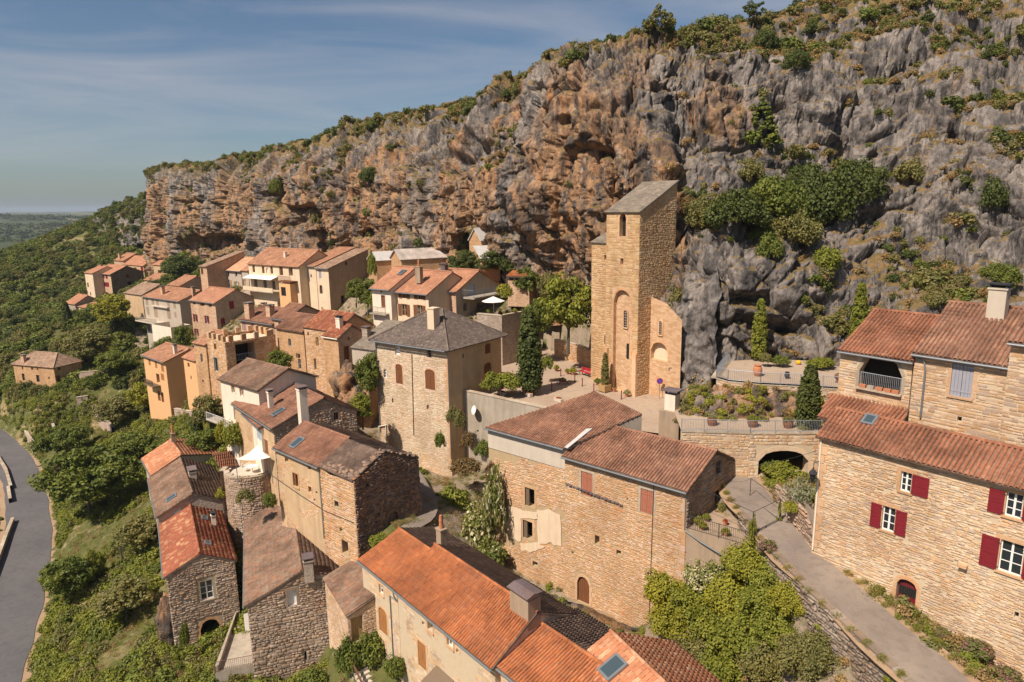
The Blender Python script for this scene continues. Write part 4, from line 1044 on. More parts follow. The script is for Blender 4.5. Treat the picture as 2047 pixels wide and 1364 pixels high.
for i in range(20, len(RN)):                                                          # ground falls away below the lane's outer wall
    q = np.stack([gx - RN[i, 0], gyy - RN[i, 1]], -1); o = q @ _n2[i]; t = q @ _d2[i]; m = (np.abs(t) < 1.0) & (o > 1.3) & (o < 7)
    TZ[m] = np.minimum(TZ[m], RN[i, 2] - np.interp(i, [20, 26], [.6, 2.6]) - np.clip(o[m] - 1.5, 0, 9) * .45)
# the square in front of the church and the terraces: level ground under their paving
def inside(poly, x, y):
    c = np.zeros(np.shape(x), bool); n = len(poly)
    for i in range(n):
        x0, y0 = poly[i][:2]; x1, y1 = poly[(i + 1) % n][:2]
        m = ((y0 > y) != (y1 > y)) & (x < (x1 - x0) * (y - y0) / (y1 - y0 + 1e-12) + x0); c ^= m
    return c
SQ_Z = 25.0
SQUARE = [PZ(905, 793, SQ_Z), PZ(985, 808, SQ_Z), PZ(1110, 832, SQ_Z), PZ(1235, 855, SQ_Z), PZ(1330, 868, SQ_Z), PZ(1385, 840, SQ_Z), PZ(1350, 800, SQ_Z), PZ(1290, 770, SQ_Z), PZ(1215, 735, SQ_Z), PZ(1120, 700, SQ_Z), PZ(1065, 690, SQ_Z), PZ(960, 720, SQ_Z)]
TER1_Z, TER2_Z = 27.6, 29.9
TER1 = [PZ(1362, 862, TER1_Z), PZ(1500, 866, TER1_Z), PZ(1648, 866, TER1_Z), PZ(1660, 810, TER1_Z), PZ(1560, 800, TER1_Z), PZ(1430, 805, TER1_Z), PZ(1345, 815, TER1_Z)]
TER2 = [PZ(1432, 755, TER2_Z), PZ(1455, 762, TER2_Z), PZ(1520, 768, TER2_Z), PZ(1600, 772, TER2_Z), PZ(1690, 778, TER2_Z), PZ(1720, 740, TER2_Z), PZ(1640, 722, TER2_Z), PZ(1530, 718, TER2_Z), PZ(1455, 722, TER2_Z)]
for poly, z in ((SQUARE, SQ_Z), (TER1, TER1_Z), (TER2, TER2_Z)):
    m = inside(poly, gx, gyy); TZ[m] = np.minimum(TZ[m], z - 0.35)
def foot(pts, zf, reach=7.0):
    """the ground in front of a wall line stays below the wall's foot"""
    for a, b in zip(pts[:-1], pts[1:]):
        d = (b - a)[:2]; ln = np.linalg.norm(d); d = d / ln; n = np.array([-d[1], d[0]]); n = -n if n @ (CC - a)[:2] < 0 else n
        q = np.stack([gx - a[0], gyy - a[1]], -1); t = q @ d; o = q @ n
        m = (t > -.6) & (t < ln + .6) & (o > -1.25) & (o < reach)
        TZ[m] = np.minimum(TZ[m], zf + np.clip(o[m] - reach * .6, 0, 9) * .5)
foot(SQUARE[:4], 19.0, 6.0); foot(TER1[:3], 24.0, 2.5); foot(TER2[:5], 28.0, 1.5); foot([TER2[8], TER2[0]], 27.8, 1.5)
def TH(x, y): return bil(TZ, np.asarray(x, float), np.asarray(y, float))
def PT(px, py, y0=20.0, y1=430.0):
    """first point where the ray of a photo pixel meets the ground"""
    d = ray(px, py); Y = np.arange(y0, y1, 0.4); t = Y / d[1]; q = CC[None] + d[None] * t[:, None]
    k = np.nonzero(q[:, 2] < TH(q[:, 0], q[:, 1]))[0]
    i = k[0] if len(k) else len(Y) - 1
    p = q[i].copy(); p[2] = float(TH(p[0], p[1])); return p
_i = np.arange(gx.size).reshape(gx.shape)
terrain = obj('ground', np.stack([gx, gyy, TZ], -1).reshape(-1, 3), np.stack([_i[:-1, :-1], _i[1:, :-1], _i[1:, 1:], _i[:-1, 1:]], -1).reshape(-1, 4), MATS['ground'], smooth=True,
              attrs={'town': ('POINT', (np.clip((gx * .75 + gyy * .66 - 26) / 6, 0, 1) * np.clip((175 - gyy) / 20, 0, 1)).ravel())})
terrain['kind'] = 'structure'; terrain['label'] = 'sloping grassy ground under the village'

def ribbon(name, path, hw, mat, lift=0.0, crown=0.03, jit=0.12):
    n = len(path); d = np.gradient(path, axis=0)[:, :2]; d /= np.linalg.norm(d, axis=1)[:, None]; pn = np.c_[-d[:, 1], d[:, 0]]
    V = []; k = 7
    for i in range(n):
        for j in range(k):
            t = j / (k - 1) * 2 - 1; e = hw + (pnoise(np.array([i * .21, t * 9, 3.3])) * jit if abs(t) > .9 else 0)
            V.append((path[i, 0] + pn[i, 0] * e * t, path[i, 1] + pn[i, 1] * e * t, path[i, 2] + lift + crown * (1 - t * t)))
    F = np.array([(i * k + j, i * k + j + 1, (i + 1) * k + j + 1, (i + 1) * k + j) for i in range(n - 1) for j in range(k - 1)])
    o = obj(name, np.array(V), F, mat, smooth=True); o['kind'] = 'structure'; return o, pn
rs_, _ = ribbon('road_verge', RL - np.array([0, 0, .06]), 3.3, MATS['dirt'], jit=.6); rs_['label'] = 'dusty verge of the valley road'
ls_, _ = ribbon('lane_verge', RN[6:] - np.array([0, 0, .05]), 1.95, MATS['dirt'], jit=.5); ls_['label'] = 'gravel verge of the lane'
rd, rdn = ribbon('road', RL, 2.6, MATS['asphalt'], jit=.25)
rd['label'] = 'grey asphalt road in the valley at the left'
ln_, lnn = ribbon('lane', RN[6:], 1.35, MATS['lane'], jit=.4)
ln_['label'] = 'narrow pale lane running down between the stone houses'
def paved(name, poly, z, label):
    o = obj(name, [(p[0], p[1], z) for p in poly], [list(range(len(poly)))], MATS['paving']); o['kind'] = 'structure'; o['label'] = label; return o
paved('square', SQUARE, SQ_Z - 0.02, 'pale paved square in front of the church')
paved('terrace', TER1, TER1_Z, 'paved terrace behind the railing above the arched wall')
paved('garden_terrace', TER2, TER2_Z, 'gravel garden terrace at the foot of the cliff')

# ------------------------------------------------------------------ far land
fx = np.r_[np.linspace(-7000, -1200, 70), np.linspace(-1180, 500, 120), np.linspace(560, 6000, 40)]
fy = np.r_[np.linspace(250, 2200, 150), np.linspace(2250, 12000, 70)]
FX, FY = np.meshgrid(fx, fy, indexing='ij')
dist = np.hypot(FX, FY)
base = np.interp(dist, [250, 500, 900, 1500, 2100, 2700, 3600, 5000, 9000, 14000], [-14, -9, -4, 12, 28, 34, 30, 42, 47, 52])
FZ = base + fbm(np.stack([FX / 420, FY / 420, FX * 0], -1), 4) * np.interp(dist, [250, 600, 1500, 3000], [2, 6, 13, 16])
FZ = np.minimum(FZ, 45 + dist * 0.0012 + 5)
m = (FX > -340) & (FX < 120) & (FY < 450); FZ[m] = np.minimum(FZ[m], -16)
_i = np.arange(FX.size).reshape(FX.shape)
g = G('far_ground', 0.95); p_ = g.pos()
fc = g.ramp(g.noise(p_, 0.0035, 5, 0.6), [(0.40, (0.045, 0.06, 0.022)), (0.52, (0.06, 0.07, 0.028)), (0.60, (0.17, 0.16, 0.07)), (0.68, (0.26, 0.20, 0.11))])
g.col(g.mix(g.ramp(g.noise(p_, 0.05, 5, 0.6), [(0.4, 0.0), (0.6, .5)]), fc, (0.035, 0.048, 0.02)))
far = obj('far_hills', np.stack([FX, FY, FZ], -1).reshape(-1, 3), np.stack([_i[:-1, :-1], _i[1:, :-1], _i[1:, 1:], _i[:-1, 1:]], -1).reshape(-1, 4), g.m, smooth=True)
far['kind'] = 'structure'; far['label'] = 'hazy blue hills across the valley'
def FH(x, y):
    i = np.clip(np.searchsorted(fx, x) - 1, 0, len(fx) - 2); j = np.clip(np.searchsorted(fy, y) - 1, 0, len(fy) - 2)
    a = (x - fx[i]) / (fx[i + 1] - fx[i]); b = (y - fy[j]) / (fy[j + 1] - fy[j])
    return FZ[i, j] * (1 - a) * (1 - b) + FZ[i + 1, j] * a * (1 - b) + FZ[i, j + 1] * (1 - a) * b + FZ[i + 1, j + 1] * a * b

def rock_patch(name, rows, amp=.45, nu=70, nv=24, warm=.3, label=None):
    R = np.array(rows); g1 = catmull(np.swapaxes(R, 0, 1), np.linspace(0, R.shape[1] - 1, nu)); S = catmull(np.swapaxes(g1, 0, 1), np.linspace(0, R.shape[0] - 1, nv))
    du = np.gradient(S, axis=1); dv = np.gradient(S, axis=0); nn = np.cross(du, dv); nn /= np.linalg.norm(nn, axis=2)[..., None]; nn = np.where(nn[..., 2:3] < 0, -nn, nn)
    S = S + nn * (fbm(S * .6, 3) * amp + ridged(S * .35, 3) * amp * .6 + pnoise(np.floor(S * 1.1) * 3.7)* amp * .5)[..., None]
    i = np.arange(nu * nv).reshape(nv, nu); o = obj(name, S.reshape(-1, 3), np.stack([i[:-1, :-1], i[:-1, 1:], i[1:, 1:], i[1:, :-1]], -1).reshape(-1, 4), MATS['rock'], smooth=True, attrs={'warm': ('POINT', np.full(nu * nv, warm)), 'veg': ('POINT', np.full(nu * nv, .18))})
    o['kind'] = 'structure'; o['label'] = label or 'rocky bank'; return o
rock_patch('rock_bank', [[PZ(1352, 846, 26.9), PZ(1420, 850, 27.0), PZ(1520, 850, 27.0), PZ(1660, 846, 27.0)], [PZ(1362, 818, 28.0), PZ(1430, 815, 28.2), PZ(1530, 818, 28.2), PZ(1660, 815, 28.2)], [PZ(1380, 790, 28.9), PZ(1440, 782, 29.0), PZ(1540, 790, 29.1), PZ(1670, 792, 29.1)]], 0.7, 110, 40, warm=.55, label='tumbled rock bank below the garden terrace wall')
rock_patch('rock_bank', [[PZ(1318, 1290, 12.2), PZ(1240, 1262, 12.4), PZ(1160, 1225, 12.6), PZ(1080, 1195, 12.4)], [PZ(1322, 1272, 13.2), PZ(1245, 1245, 13.4), PZ(1170, 1214, 13.4), PZ(1085, 1180, 13.0)]], .2, 50, 8, .45, 'rocky footing under the tall centre house')
cpath = smooth_path([np.r_[PZ(x, y, z)] for x, y, z in ((800, 925, 19.2), (838, 965, 18.9), (852, 1000, 18.7), (842, 1050, 18.0), (800, 1100, 17.2))], .8)
_pm, _pz = near_path(cpath, gx, gyy)
cpath[:, 2] = np.maximum(cpath[:, 2], TH(cpath[:, 0], cpath[:, 1]) + .05)
pth, _ = ribbon('path', cpath, 1.0, MATS['cobble'], jit=.5); pth['label'] = 'cobbled path between the dark gable and the hipped house'

SPUR = rock_patch('rock_spur', [[PY(150, 515, 285), PY(190, 500, 280), PY(235, 495, 272), PY(305, 490, 262)], [PY(165, 478, 296), PY(200, 462, 290), PY(240, 452, 282), PY(305, 445, 268)], [PY(180, 452, 305), PY(210, 435, 300), PY(250, 420, 292), PY(305, 405, 276)], [PY(195, 448, 318), PY(222, 430, 312), PY(256, 416, 305), PY(305, 400, 290)]], 1.6, 120, 60, .35, 'rocky spur with trees beyond the left end of the cliff')

rock_patch('rock_shoulder', [[PY(1346, 812, 68.6), PY(1368, 812, 67.4), PY(1395, 815, 66.2), PY(1430, 818, 65.2)], [PY(1346, 740, 69.0), PY(1366, 735, 68.0), PY(1395, 730, 66.8), PY(1435, 725, 65.6)], [PY(1338, 670, 69.8), PY(1360, 660, 69.0), PY(1392, 650, 67.6), PY(1435, 645, 66.2)], [PY(1316, 612, 71.6), PY(1346, 596, 71.2), PY(1390, 585, 69.4), PY(1440, 575, 67.0)], [PY(1300, 575, 75.5), PY(1340, 545, 76.5), PY(1390, 520, 74), PY(1440, 505, 71)]], .55, 60, 90, .28, 'weathered rock shoulder growing into the church wall')
# ------------------------------------------------------------------ leaves, bushes, trees
def leaf_quads(C, Nn, S, asp=1.5):
    n = len(C); t = rng.normal(size=(n, 3)); t -= (t * Nn).sum(1)[:, None] * Nn; t /= np.linalg.norm(t, axis=1)[:, None]; b = np.cross(Nn, t)
    S = S[:, None]
    V = np.stack([C - t * S * asp, C + b * S - t * S * .2 + Nn * S * .18, C + t * S * asp, C - b * S + t * S * .2 + Nn * S * .18], 1).reshape(-1, 3)
    return V, np.arange(4 * n).reshape(-1, 4)
def unit(n): 
    d = rng.normal(size=(n, 3)); return d / np.linalg.norm(d, axis=1)[:, None]
def crown_mesh(name, mat, nclump=20, per=50, cr=0.38, leaf=0.085, shape='bush', flat=1.0, seed=0):
    global rng
    keep = rng; rng = np.random.default_rng(seed + 100)
    d = unit(nclump)
    if shape == 'bush':
        d[:, 2] = np.abs(d[:, 2]) * 1.0 - 0.12; rr = rng.uniform(.45, 0.78, nclump)[:, None]
        c = d * rr * np.array([1, 1, flat]) + np.array([0, 0, .12]); crr = cr * rng.uniform(.7, 1.25, nclump)
    elif shape == 'tree':
        rr = rng.uniform(.25, 0.80, nclump)[:, None] ** .7; c = d * rr * np.array([1, 1, flat]); crr = cr * rng.uniform(.65, 1.2, nclump)
        c[:, 2] = np.where(c[:, 2] < -.45 * flat, c[:, 2] * .6, c[:, 2])
    elif shape == 'cypress':
        z = rng.uniform(0, 1, nclump); rad = 0.13 * np.sin(np.clip(z, 0.02, 1) ** .6 * math.pi * .97) ** .6 + .01
        a = rng.uniform(0, 2 * math.pi, nclump); c = np.c_[np.cos(a) * rad * .75, np.sin(a) * rad * .75, z]; crr = np.full(nclump, cr) * (1 - z * .65)
    elif shape == 'cone':
        z = rng.uniform(0, 1, nclump) ** 1.2; z = np.round(z * 9) / 9 * .96; rad = (1 - z) * .34 + .02
        a = rng.uniform(0, 2 * math.pi, nclump); c = np.c_[np.cos(a) * rad, np.sin(a) * rad, z]; crr = np.full(nclump, cr) * (1.1 - z * .7)
    elif shape == 'spray':
        c = np.c_[rng.normal(0, .12, (nclump, 2)), np.zeros(nclump)]; crr = np.full(nclump, cr)
    k = nclump * per; ci = np.repeat(np.arange(nclump), per)
    dd = unit(k)
    if shape == 'spray':
        dd[:, 2] = np.abs(dd[:, 2]) + .35; dd /= np.linalg.norm(dd, axis=1)[:, None]; q = c[ci] + dd * rng.uniform(.25, 1, k)[:, None]; nn = unit(k)
    else:
        fl = np.array([1, 1, .55]) if shape == 'cone' else np.array([1, 1, .8] if shape == 'tree' else [1, 1, 1.0])
        q = c[ci] + dd * crr[ci][:, None] * rng.uniform(.55, 1.05, k)[:, None] * fl
        nn = dd + rng.normal(0, .55, (k, 3)) + np.array([0, 0, .35]); nn /= np.linalg.norm(nn, axis=1)[:, None]
    S = leaf * rng.uniform(.6, 1.3, k)
    V, F = leaf_quads(q, nn, S, 2.6 if shape == 'spray' else 1.35)
    r = np.clip(rng.random(nclump)[ci] * .55 + rng.random(k) * .45, 0, .999)
    rng = keep
    return raw_mesh(name, V, F, MATS[mat], rnd=r)
PROTO = {}
SHAPES = {'bush': dict(nclump=46, per=70, cr=.27, leaf=.045, shape='bush', flat=.9), 'scrub': dict(nclump=14, per=40, cr=.36, leaf=.085, shape='bush', flat=.8),
          'tree': dict(nclump=95, per=100, cr=.22, leaf=.032, shape='tree', flat=.85), 'round': dict(nclump=70, per=90, cr=.25, leaf=.038, shape='tree', flat=.95),
          'big_bush': dict(nclump=90, per=110, cr=.2, leaf=.026, shape='bush', flat=.9), 'open': dict(nclump=26, per=60, cr=.24, leaf=.05, shape='tree', flat=.9),
          'cypress': dict(nclump=220, per=40, cr=.068, leaf=.014, shape='cypress'), 'fat_cypress': dict(nclump=230, per=42, cr=.085, leaf=.014, shape='cypress'), 'cone': dict(nclump=95, per=42, cr=.10, leaf=.026, shape='cone'),
          'spray': dict(nclump=5, per=130, cr=.3, leaf=.03, shape='spray'), 'far': dict(nclump=10, per=16, cr=.45, leaf=.2, shape='tree', flat=.8), 'tuft': dict(nclump=4, per=30, cr=.3, leaf=.04, shape='spray')}
def proto(kind, mat, var=0):
    key = (kind, mat, var)
    if key not in PROTO: PROTO[key] = crown_mesh('crown', mat, seed=hash(kind) % 1 + var * 7 + len(kind) * 13, **SHAPES[kind])
    return PROTO[key]
def place_crown(name, me, loc, sx, sy, sz, parent=None, rz=None):
    rz = random.uniform(0, 6.28) if rz is None else rz
    M4 = Matrix.Translation(Vector(loc)) @ Matrix.Rotation(rz, 4, 'Z') @ Matrix.Diagonal((sx, sy, sz, 1))
    return link(name, me, parent, M4)
NTREE = [0]
def tree(label, base, height, rad, mat='leaf_green', kind='tree', cat='tree', group=None, trunk=0.35, name='tree', lean=(0, 0), squash=None):
    """base: foot on the ground; crown on a tapered trunk with limbs"""
    base = np.asarray(base, float); NTREE[0] += 1
    e = thing(name, label, cat, base, group)
    hc = height * trunk; ch = height - hc; cc = base + np.array([lean[0], lean[1], hc + ch * .48]); tr = max(.09, height * .022)
    mb = MB(); mid = base + np.array([lean[0] * .4 + .1, lean[1] * .4, hc])
    mb.tube([base - np.array([0, 0, .5]), base + (mid - base) * .5, mid, cc + np.array([0, 0, ch * .1])], [tr * 1.3, tr, tr * .8, tr * .25], 7)
    for k in range(5):
        a = k * 1.256 + random.random(); p = mid + (cc - mid) * random.uniform(-.1, .5)
        q = cc + np.array([math.cos(a) * rad * .6, math.sin(a) * rad * .6, random.uniform(-.1, .35) * ch]); mb.tube([p, (p + q) / 2 + np.array([0, 0, .15 * ch]), q], [tr * .5, tr * .33, tr * .1], 5)
    mb.build('trunk', MATS['bark'], e)
    place_crown('crown', proto(kind, mat, NTREE[0] % 3), cc, rad, rad * random.uniform(.88, 1.1), (squash or ch * .6), e)
    return e
def shrub(label, base, rad, hgt=None, mat='leaf_green', kind='bush', cat='bush', group=None, name='bush', sy=1.0, rz=None):
    NTREE[0] += 1; hgt = hgt or rad * .95; base = np.asarray(base, float)
    o = place_crown(name, proto(kind, mat, NTREE[0] % 3), base + np.array([0, 0, .02 * hgt]), rad, rad * sy, hgt, None, rz)
    return tag(o, label, cat, group)
def cypress(label, base, height, mat='leaf_green', kind='cypress', width=1.0, group=None, name='cypress_tree'):
    e = thing(name, label, 'tree', base, group); base = np.asarray(base, float)
    MB().tube([base - np.array([0, 0, .4]), base + np.array([0, 0, height * .5])], [.16, .05], 7).build('trunk', MATS['bark'], e)
    place_crown('crown', proto(kind, mat, 0), base + np.array([0, 0, height * .06]), height * width, height * width, height * .94, e)
    return e
# one scatter object = one mass nobody could count (instances through geometry nodes)
def scatter(name, label, pts, scl, protos, kind='stuff', tilt=0.25):
    pts = np.asarray(pts, np.float32); n = len(pts)
    if n == 0: return
    coll = bpy.data.collections.new(name + '_kinds')
    for i, me in enumerate(protos):
        po = bpy.data.objects.new('%s_kind' % name, me); coll.objects.link(po)
    me = bpy.data.meshes.new(name); me.vertices.add(n); me.vertices.foreach_set('co', pts.ravel())
    a = me.attributes.new('scl', 'FLOAT_VECTOR', 'POINT'); s3 = np.asarray(scl, np.float32)
    if s3.ndim == 1: s3 = s3[:, None] * rng.uniform(.8, 1.25, (n, 3)).astype(np.float32)
    a.data.foreach_set('vector', s3.ravel())
    a = me.attributes.new('rot', 'FLOAT_VECTOR', 'POINT'); a.data.foreach_set('vector', np.c_[rng.normal(0, tilt, (n, 2)), rng.uniform(0, 6.28, n)].astype(np.float32).ravel())
    a = me.attributes.new('idx', 'INT', 'POINT'); a.data.foreach_set('value', rng.integers(0, len(protos), n).astype(np.int32))
    o = bpy.data.objects.new(name, me); COL.objects.link(o); o['kind'] = kind; o['label'] = label; o['category'] = 'plants'
    ng = bpy.data.node_groups.new(name, 'GeometryNodeTree')
    ng.interface.new_socket('Geometry', in_out='INPUT', socket_type='NodeSocketGeometry'); ng.interface.new_socket('Geometry', in_out='OUTPUT', socket_type='NodeSocketGeometry')
    N_ = ng.nodes.new; gi, go = N_('NodeGroupInput'), N_('NodeGroupOutput'); ip = N_('GeometryNodeInstanceOnPoints'); ci = N_('GeometryNodeCollectionInfo')
    ci.inputs['Collection'].default_value = coll; ci.inputs['Separate Children'].default_value = True; ci.inputs['Reset Children'].default_value = True
    ip.inputs['Pick Instance'].default_value = True
    def named(nm, ty):
        q = N_('GeometryNodeInputNamedAttribute'); q.data_type = ty; q.inputs['Name'].default_value = nm; return q.outputs['Attribute']
    e2r = N_('FunctionNodeEulerToRotation')
    L_ = ng.links.new
    L_(gi.outputs[0], ip.inputs['Points']); L_(ci.outputs[0], ip.inputs['Instance']); L_(named('idx', 'INT'), ip.inputs['Instance Index'])
    L_(named('scl', 'FLOAT_VECTOR'), ip.inputs['Scale']); L_(named('rot', 'FLOAT_VECTOR'), e2r.inputs[0]); L_(e2r.outputs[0], ip.inputs['Rotation']); L_(ip.outputs[0], go.inputs[0])
    o.modifiers.new('scatter', 'NODES').node_group = ng
    return o
# ------------------------------------------------------------------ houses
def Wn(x, y, w, h, **k): return ('win', x, y, w, h, k)
def Sh(x, y, w, h, **k): return ('shut', x, y, w, h, k)
def Dr(x, y, w, h, **k): return ('door', x, y, w, h, k)
def Ho(x, y, w, h, **k): return ('hole', x, y, w, h, k)
def Ni(x, y, w, h, **k): return ('niche', x, y, w, h, k)
def zY(px, py, Y): return float(PY(px, py, Y)[2])
UP = np.array([0, 0, 1.0])
RS = dict(frame='stone_frame', sill='stone_frame')
# --- right: long house by the lane
R1 = House('stone_house', 'long stone house with dark red shutters beside the lane, right edge', loc=PZ(1640, 1090, 23))
rs = dict(cols=2, rows=3, deep=.2, **RS)
v1 = vol(R1, (1640, 868), (2047, 972), 31.0, 17.5, r=(1676, 821), w=4.6, extB=7.5, mat='masonry_cream', mats={0: 'mortar_cream'}, tile='tile_rust', level='near', vov=.15, ov=.35,
         stones={0: ('stone_cream', .07, .16, .13, .38, .04, True, 20.3)}, pitch=.25,
         ops={0: [Wn(1811, 964, 22, 40, sr='red_paint', sw=.85, **rs), Wn(1776, 1038, 26, 49, sl='red_paint', sr='red_paint', sw=.58, **rs), Wn(2027, 1011, 35, 49, sl='red_paint', sr='red_paint', sw=.68, **rs),
                  Wn(2021, 1116, 48, 65, sl='red_paint', sr='red_paint', sw=.78, **rs), Dr(1811, 1190, 41, 62, c='red_paint', arch=.7, frame='stone_frame', deep=.3), Ho(2032, 1230, 9, 13)]})
skylight(R1, 0, 1739, 842, .62, .75)
W_ = v1['W'][0]
mb = MB(); box_on(mb, W_, 9.9, 10.25, 0, 0, 0, 0) if False else None
_c = PW(1927, 1130, W_.P0, W_.n); MB().box(_c + W_.n * .12, W_.U, W_.n, UP, .2, .16, .09).build('corbel_stone', MATS['stone_frame'], R1.e)
downpipe(R1, [v1['A'] - v1['v'] * .08 + v1['U'] * .12 - UP * .2, v1['A'] - v1['v'] * .08 + v1['U'] * .1 - UP * 7.6], .055, 'cream_pvc')
mbx = MB()                                                                     # barred upper half of the cellar door
o_ = [o for o in W_.ops if o['kind'] == 'door'][0]
for i in range(1, 9): s = o_['s0'] + (o_['s1'] - o_['s0']) * i / 9; mbx.tube([W_.at(s, o_['z0'] + .75, -.2), W_.at(s, op_top(o_, s) - .03, -.2)], .014, 4)
mbx.build('door_bars', MATS['iron'], R1.e)
mbx = MB(); box_on(mbx, W_, o_['s0'] + .06, o_['s1'] - .06, o_['z0'] + .8, o_['z1'] - .55, -.236, -.225); mbx.build('door_shade_panel', MATS['inside_shade'], R1.e)  # near-black sheet on the boards paints shade behind the bars
mbx = MB()
for i in range(13):                                                            # corner quoins
    l_ = .55 if i % 2 else .36; mbx = MB(); box_on(mbx, W_, .0, l_, 23.6 + i * .56, 24.12 + i * .56, -.02, .05); mbx.build('quoin', MATS['stone_frame'], R1.e)
MB().tube([W_.at(.2, 30.8, .05), W_.at(3, 30.72, .05), W_.at(7, 30.75, .05), W_.at(12, 30.7, .05)], .018, 5).build('cable', MATS['mortar_grey'], R1.e)
R1.finish()
# --- right: upper house with the arched balcony
R2 = House('stone_house', 'upper stone house with arched balcony and closed grey shutters, behind the long house', loc=PZ(1700, 800, 28))
pl0 = v1['A'] + v1['v'] * 5.4; pv = v1['v']; pu = v1['U']
def onR2(px, py): return PW(px, py, pl0, pv)
A2 = onR2(1681, 699); rsx = dict(frame='stone_frame')
v2 = vol(R2, None, None, A2[2], 22.0, A=A2, B=onR2(1826, 713), u=pu, w=8.0, rise=2.1, Lr=4.5, mat='masonry_cream', mats={0: 'mortar_cream'}, tile='tile_rust', level='near', gutter='zinc', ov=.25, pitch=.25,
         stones={0: ('stone_cream', .12, .24, .25, .6, .03, True, 28.5)},
         ops={0: [Ho(1761, 747, 86, 68, arch=True, deep=.6, frame='stone_pale')]})
A3 = onR2(1829, 704)
v3 = vol(R2, None, None, A3[2], 22.0, A=A3 + pu * .02, B=onR2(2022, 719), u=pu, w=9.0, rise=2.5, Lr=4.8, mat='masonry_cream', mats={0: 'mortar_cream'}, tile='tile_brown', level='near', gutter='zinc', ov=.25, pitch=.25,
         stones={0: ('stone_cream', .12, .24, .25, .6, .03, True, 26.5)}, ops={0: [Sh(1923, 760, 44, 70, c='grey_paint', frame='stone_frame', sill='stone_frame'), Ho(1918, 838, 9, 10)]})
A4 = onR2(2026, 679)
v4 = vol(R2, None, None, A4[2], 22.0, A=A4 + pu * .05 - pv * .5, B=A4 + pu * 7, u=pu, w=8.5, rise=2.2, mat='masonry_cream', mats={0: 'mortar_cream'}, tile='tile_brown', level='near', gutter='zinc', ov=.25, pitch=.25,
         stones={0: ('stone_cream', .12, .24, .25, .6, .03, True, 26.5)})
chimney(R2, 2, 1992, 634, .95, .7, 1.7, 'concrete_pale', 'dark')
E0 = PW(1634, 834, v1['A'] + pv * 2.7, pv); E1 = E0 + pu * 5.0 + UP * 0.0
T0 = onR2(1660, 787) - pv * .05; T1 = T0 + pu * 5.0
slope(R2, [E0, E1, T1, T0], 'tile_rust', 'near', 'canal', pitch=.25)
wall(R2, E0 + pu * .25 + pv * .3, E1, 22, [(0, E0[2] - .15), (4.75, E0[2] - .15)], -pv, 'masonry_cream')
wall(R2, E0 + pu * .25 + pv * .3, T0 + pu * .25, 22, [(0, E0[2] - .1), (np.linalg.norm((T0 - E0)[:2]) - .3, T0[2] - .15)], -pu, 'masonry_cream')
_W = v2['W'][0]; _o = _W.ops[0]
railing('balcony_railing', [_W.at(_o['s0'] + .05, _o['z0'] + .02, -.12), _W.at(_o['s1'] - .05, _o['z0'] + .02, -.12)], .95, 'steel_grey', R2.e, .11, .014)
for k, f in enumerate((.12, .32, .52, .72, .9)):
    s = _o['s0'] + (_o['s1'] - _o['s0']) * f; mbx = MB(); box_on(mbx, _W, s - .2, s + .2, _o['z0'] + .01, _o['z0'] + .22, -.02, .2); mbx.build('flower_box', MATS['terracotta' if k != 1 else 'concrete'], R2.e)
mbx = MB(); box_on(mbx, _W, _o['s0'] - .1, _o['s1'] + .1, _o['z0'] - .12, _o['z0'] - .002, -.2, .24); mbx.build('balcony_sill', MATS['stone_pale'], R2.e)
for q in ([(1829, 709), (1836, 718), (1849, 722), (1851, 740), (1841, 835)], [(2023, 700), (2021, 760), (2010, 858)]):
    downpipe(R2, [onR2(*p) - pv * .1 for p in q], .055)
R2.finish()
# --- centre: tall house with salmon shutters
Ce = House('stone_house', 'tall stone house with two closed salmon shutters and brown tile roof, centre', loc=PZ(1165, 1205, 14))
fs = dict(frame='stone_frame')
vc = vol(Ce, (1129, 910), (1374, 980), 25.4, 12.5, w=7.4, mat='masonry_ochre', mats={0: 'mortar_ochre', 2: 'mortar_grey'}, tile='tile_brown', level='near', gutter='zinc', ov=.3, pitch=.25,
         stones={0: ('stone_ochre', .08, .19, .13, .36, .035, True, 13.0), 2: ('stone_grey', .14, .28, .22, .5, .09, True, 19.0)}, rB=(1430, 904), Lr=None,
         ops={0: [Sh(1173, 968, 23, 47, c='wood_salmon', frame='stone_pale', ft=.12), Sh(1293, 1003, 25, 48, c='wood_salmon', frame='stone_pale', ft=.12), Ho(1194, 1080, 9, 18, frame='stone_frame', ft=.14), Ho(1237, 1105, 9, 10, frame='stone_frame', ft=.14),
                  Dr(1166, 1180, 24, 52, c='wood_brown', arch=True, frame='stone_frame'), Ho(1254, 952 + 46, 3, 4), Ho(1145, 1105, 4, 5), Ho(1110, 1150, 6, 7)],
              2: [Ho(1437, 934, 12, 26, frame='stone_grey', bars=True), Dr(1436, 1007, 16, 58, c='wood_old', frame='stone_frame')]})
Wc = vc['W'][0]
A5, B5 = PZ(976, 854, 25.95), PZ(1131, 895, 25.95); T5 = PZ(1188, 785, 28.4)
n5 = np.cross(B5 - A5, T5 - A5); n5 /= np.linalg.norm(n5); T6 = PW(1283, 829, A5, n5)
u5 = (B5 - A5) / np.linalg.norm(B5 - A5); o5 = -perp(u5) if perp(u5)[1] > 0 else perp(u5)
def patch(px0, px1, py0, py1, W):
    def f(s, z):
        p, _ = proj(W.at(s, z)); x, y = p
        return px0 + 14 * pnoise(np.array([y * .05, 1.3, 0.])) < x < px1 + 14 * pnoise(np.array([y * .05, 5.3, 0.])) and py0 + 14 * pnoise(np.array([x * .05, 2.1, 0.])) < y < py1 + 22 * pnoise(np.array([x * .05, 7.1, 0.]))
    return f
class _D: pass
_t = _D(); _P0 = np.array([A5[0], A5[1], 0]); _t.at = lambda s, z: _P0 + u5 * s + UP * z
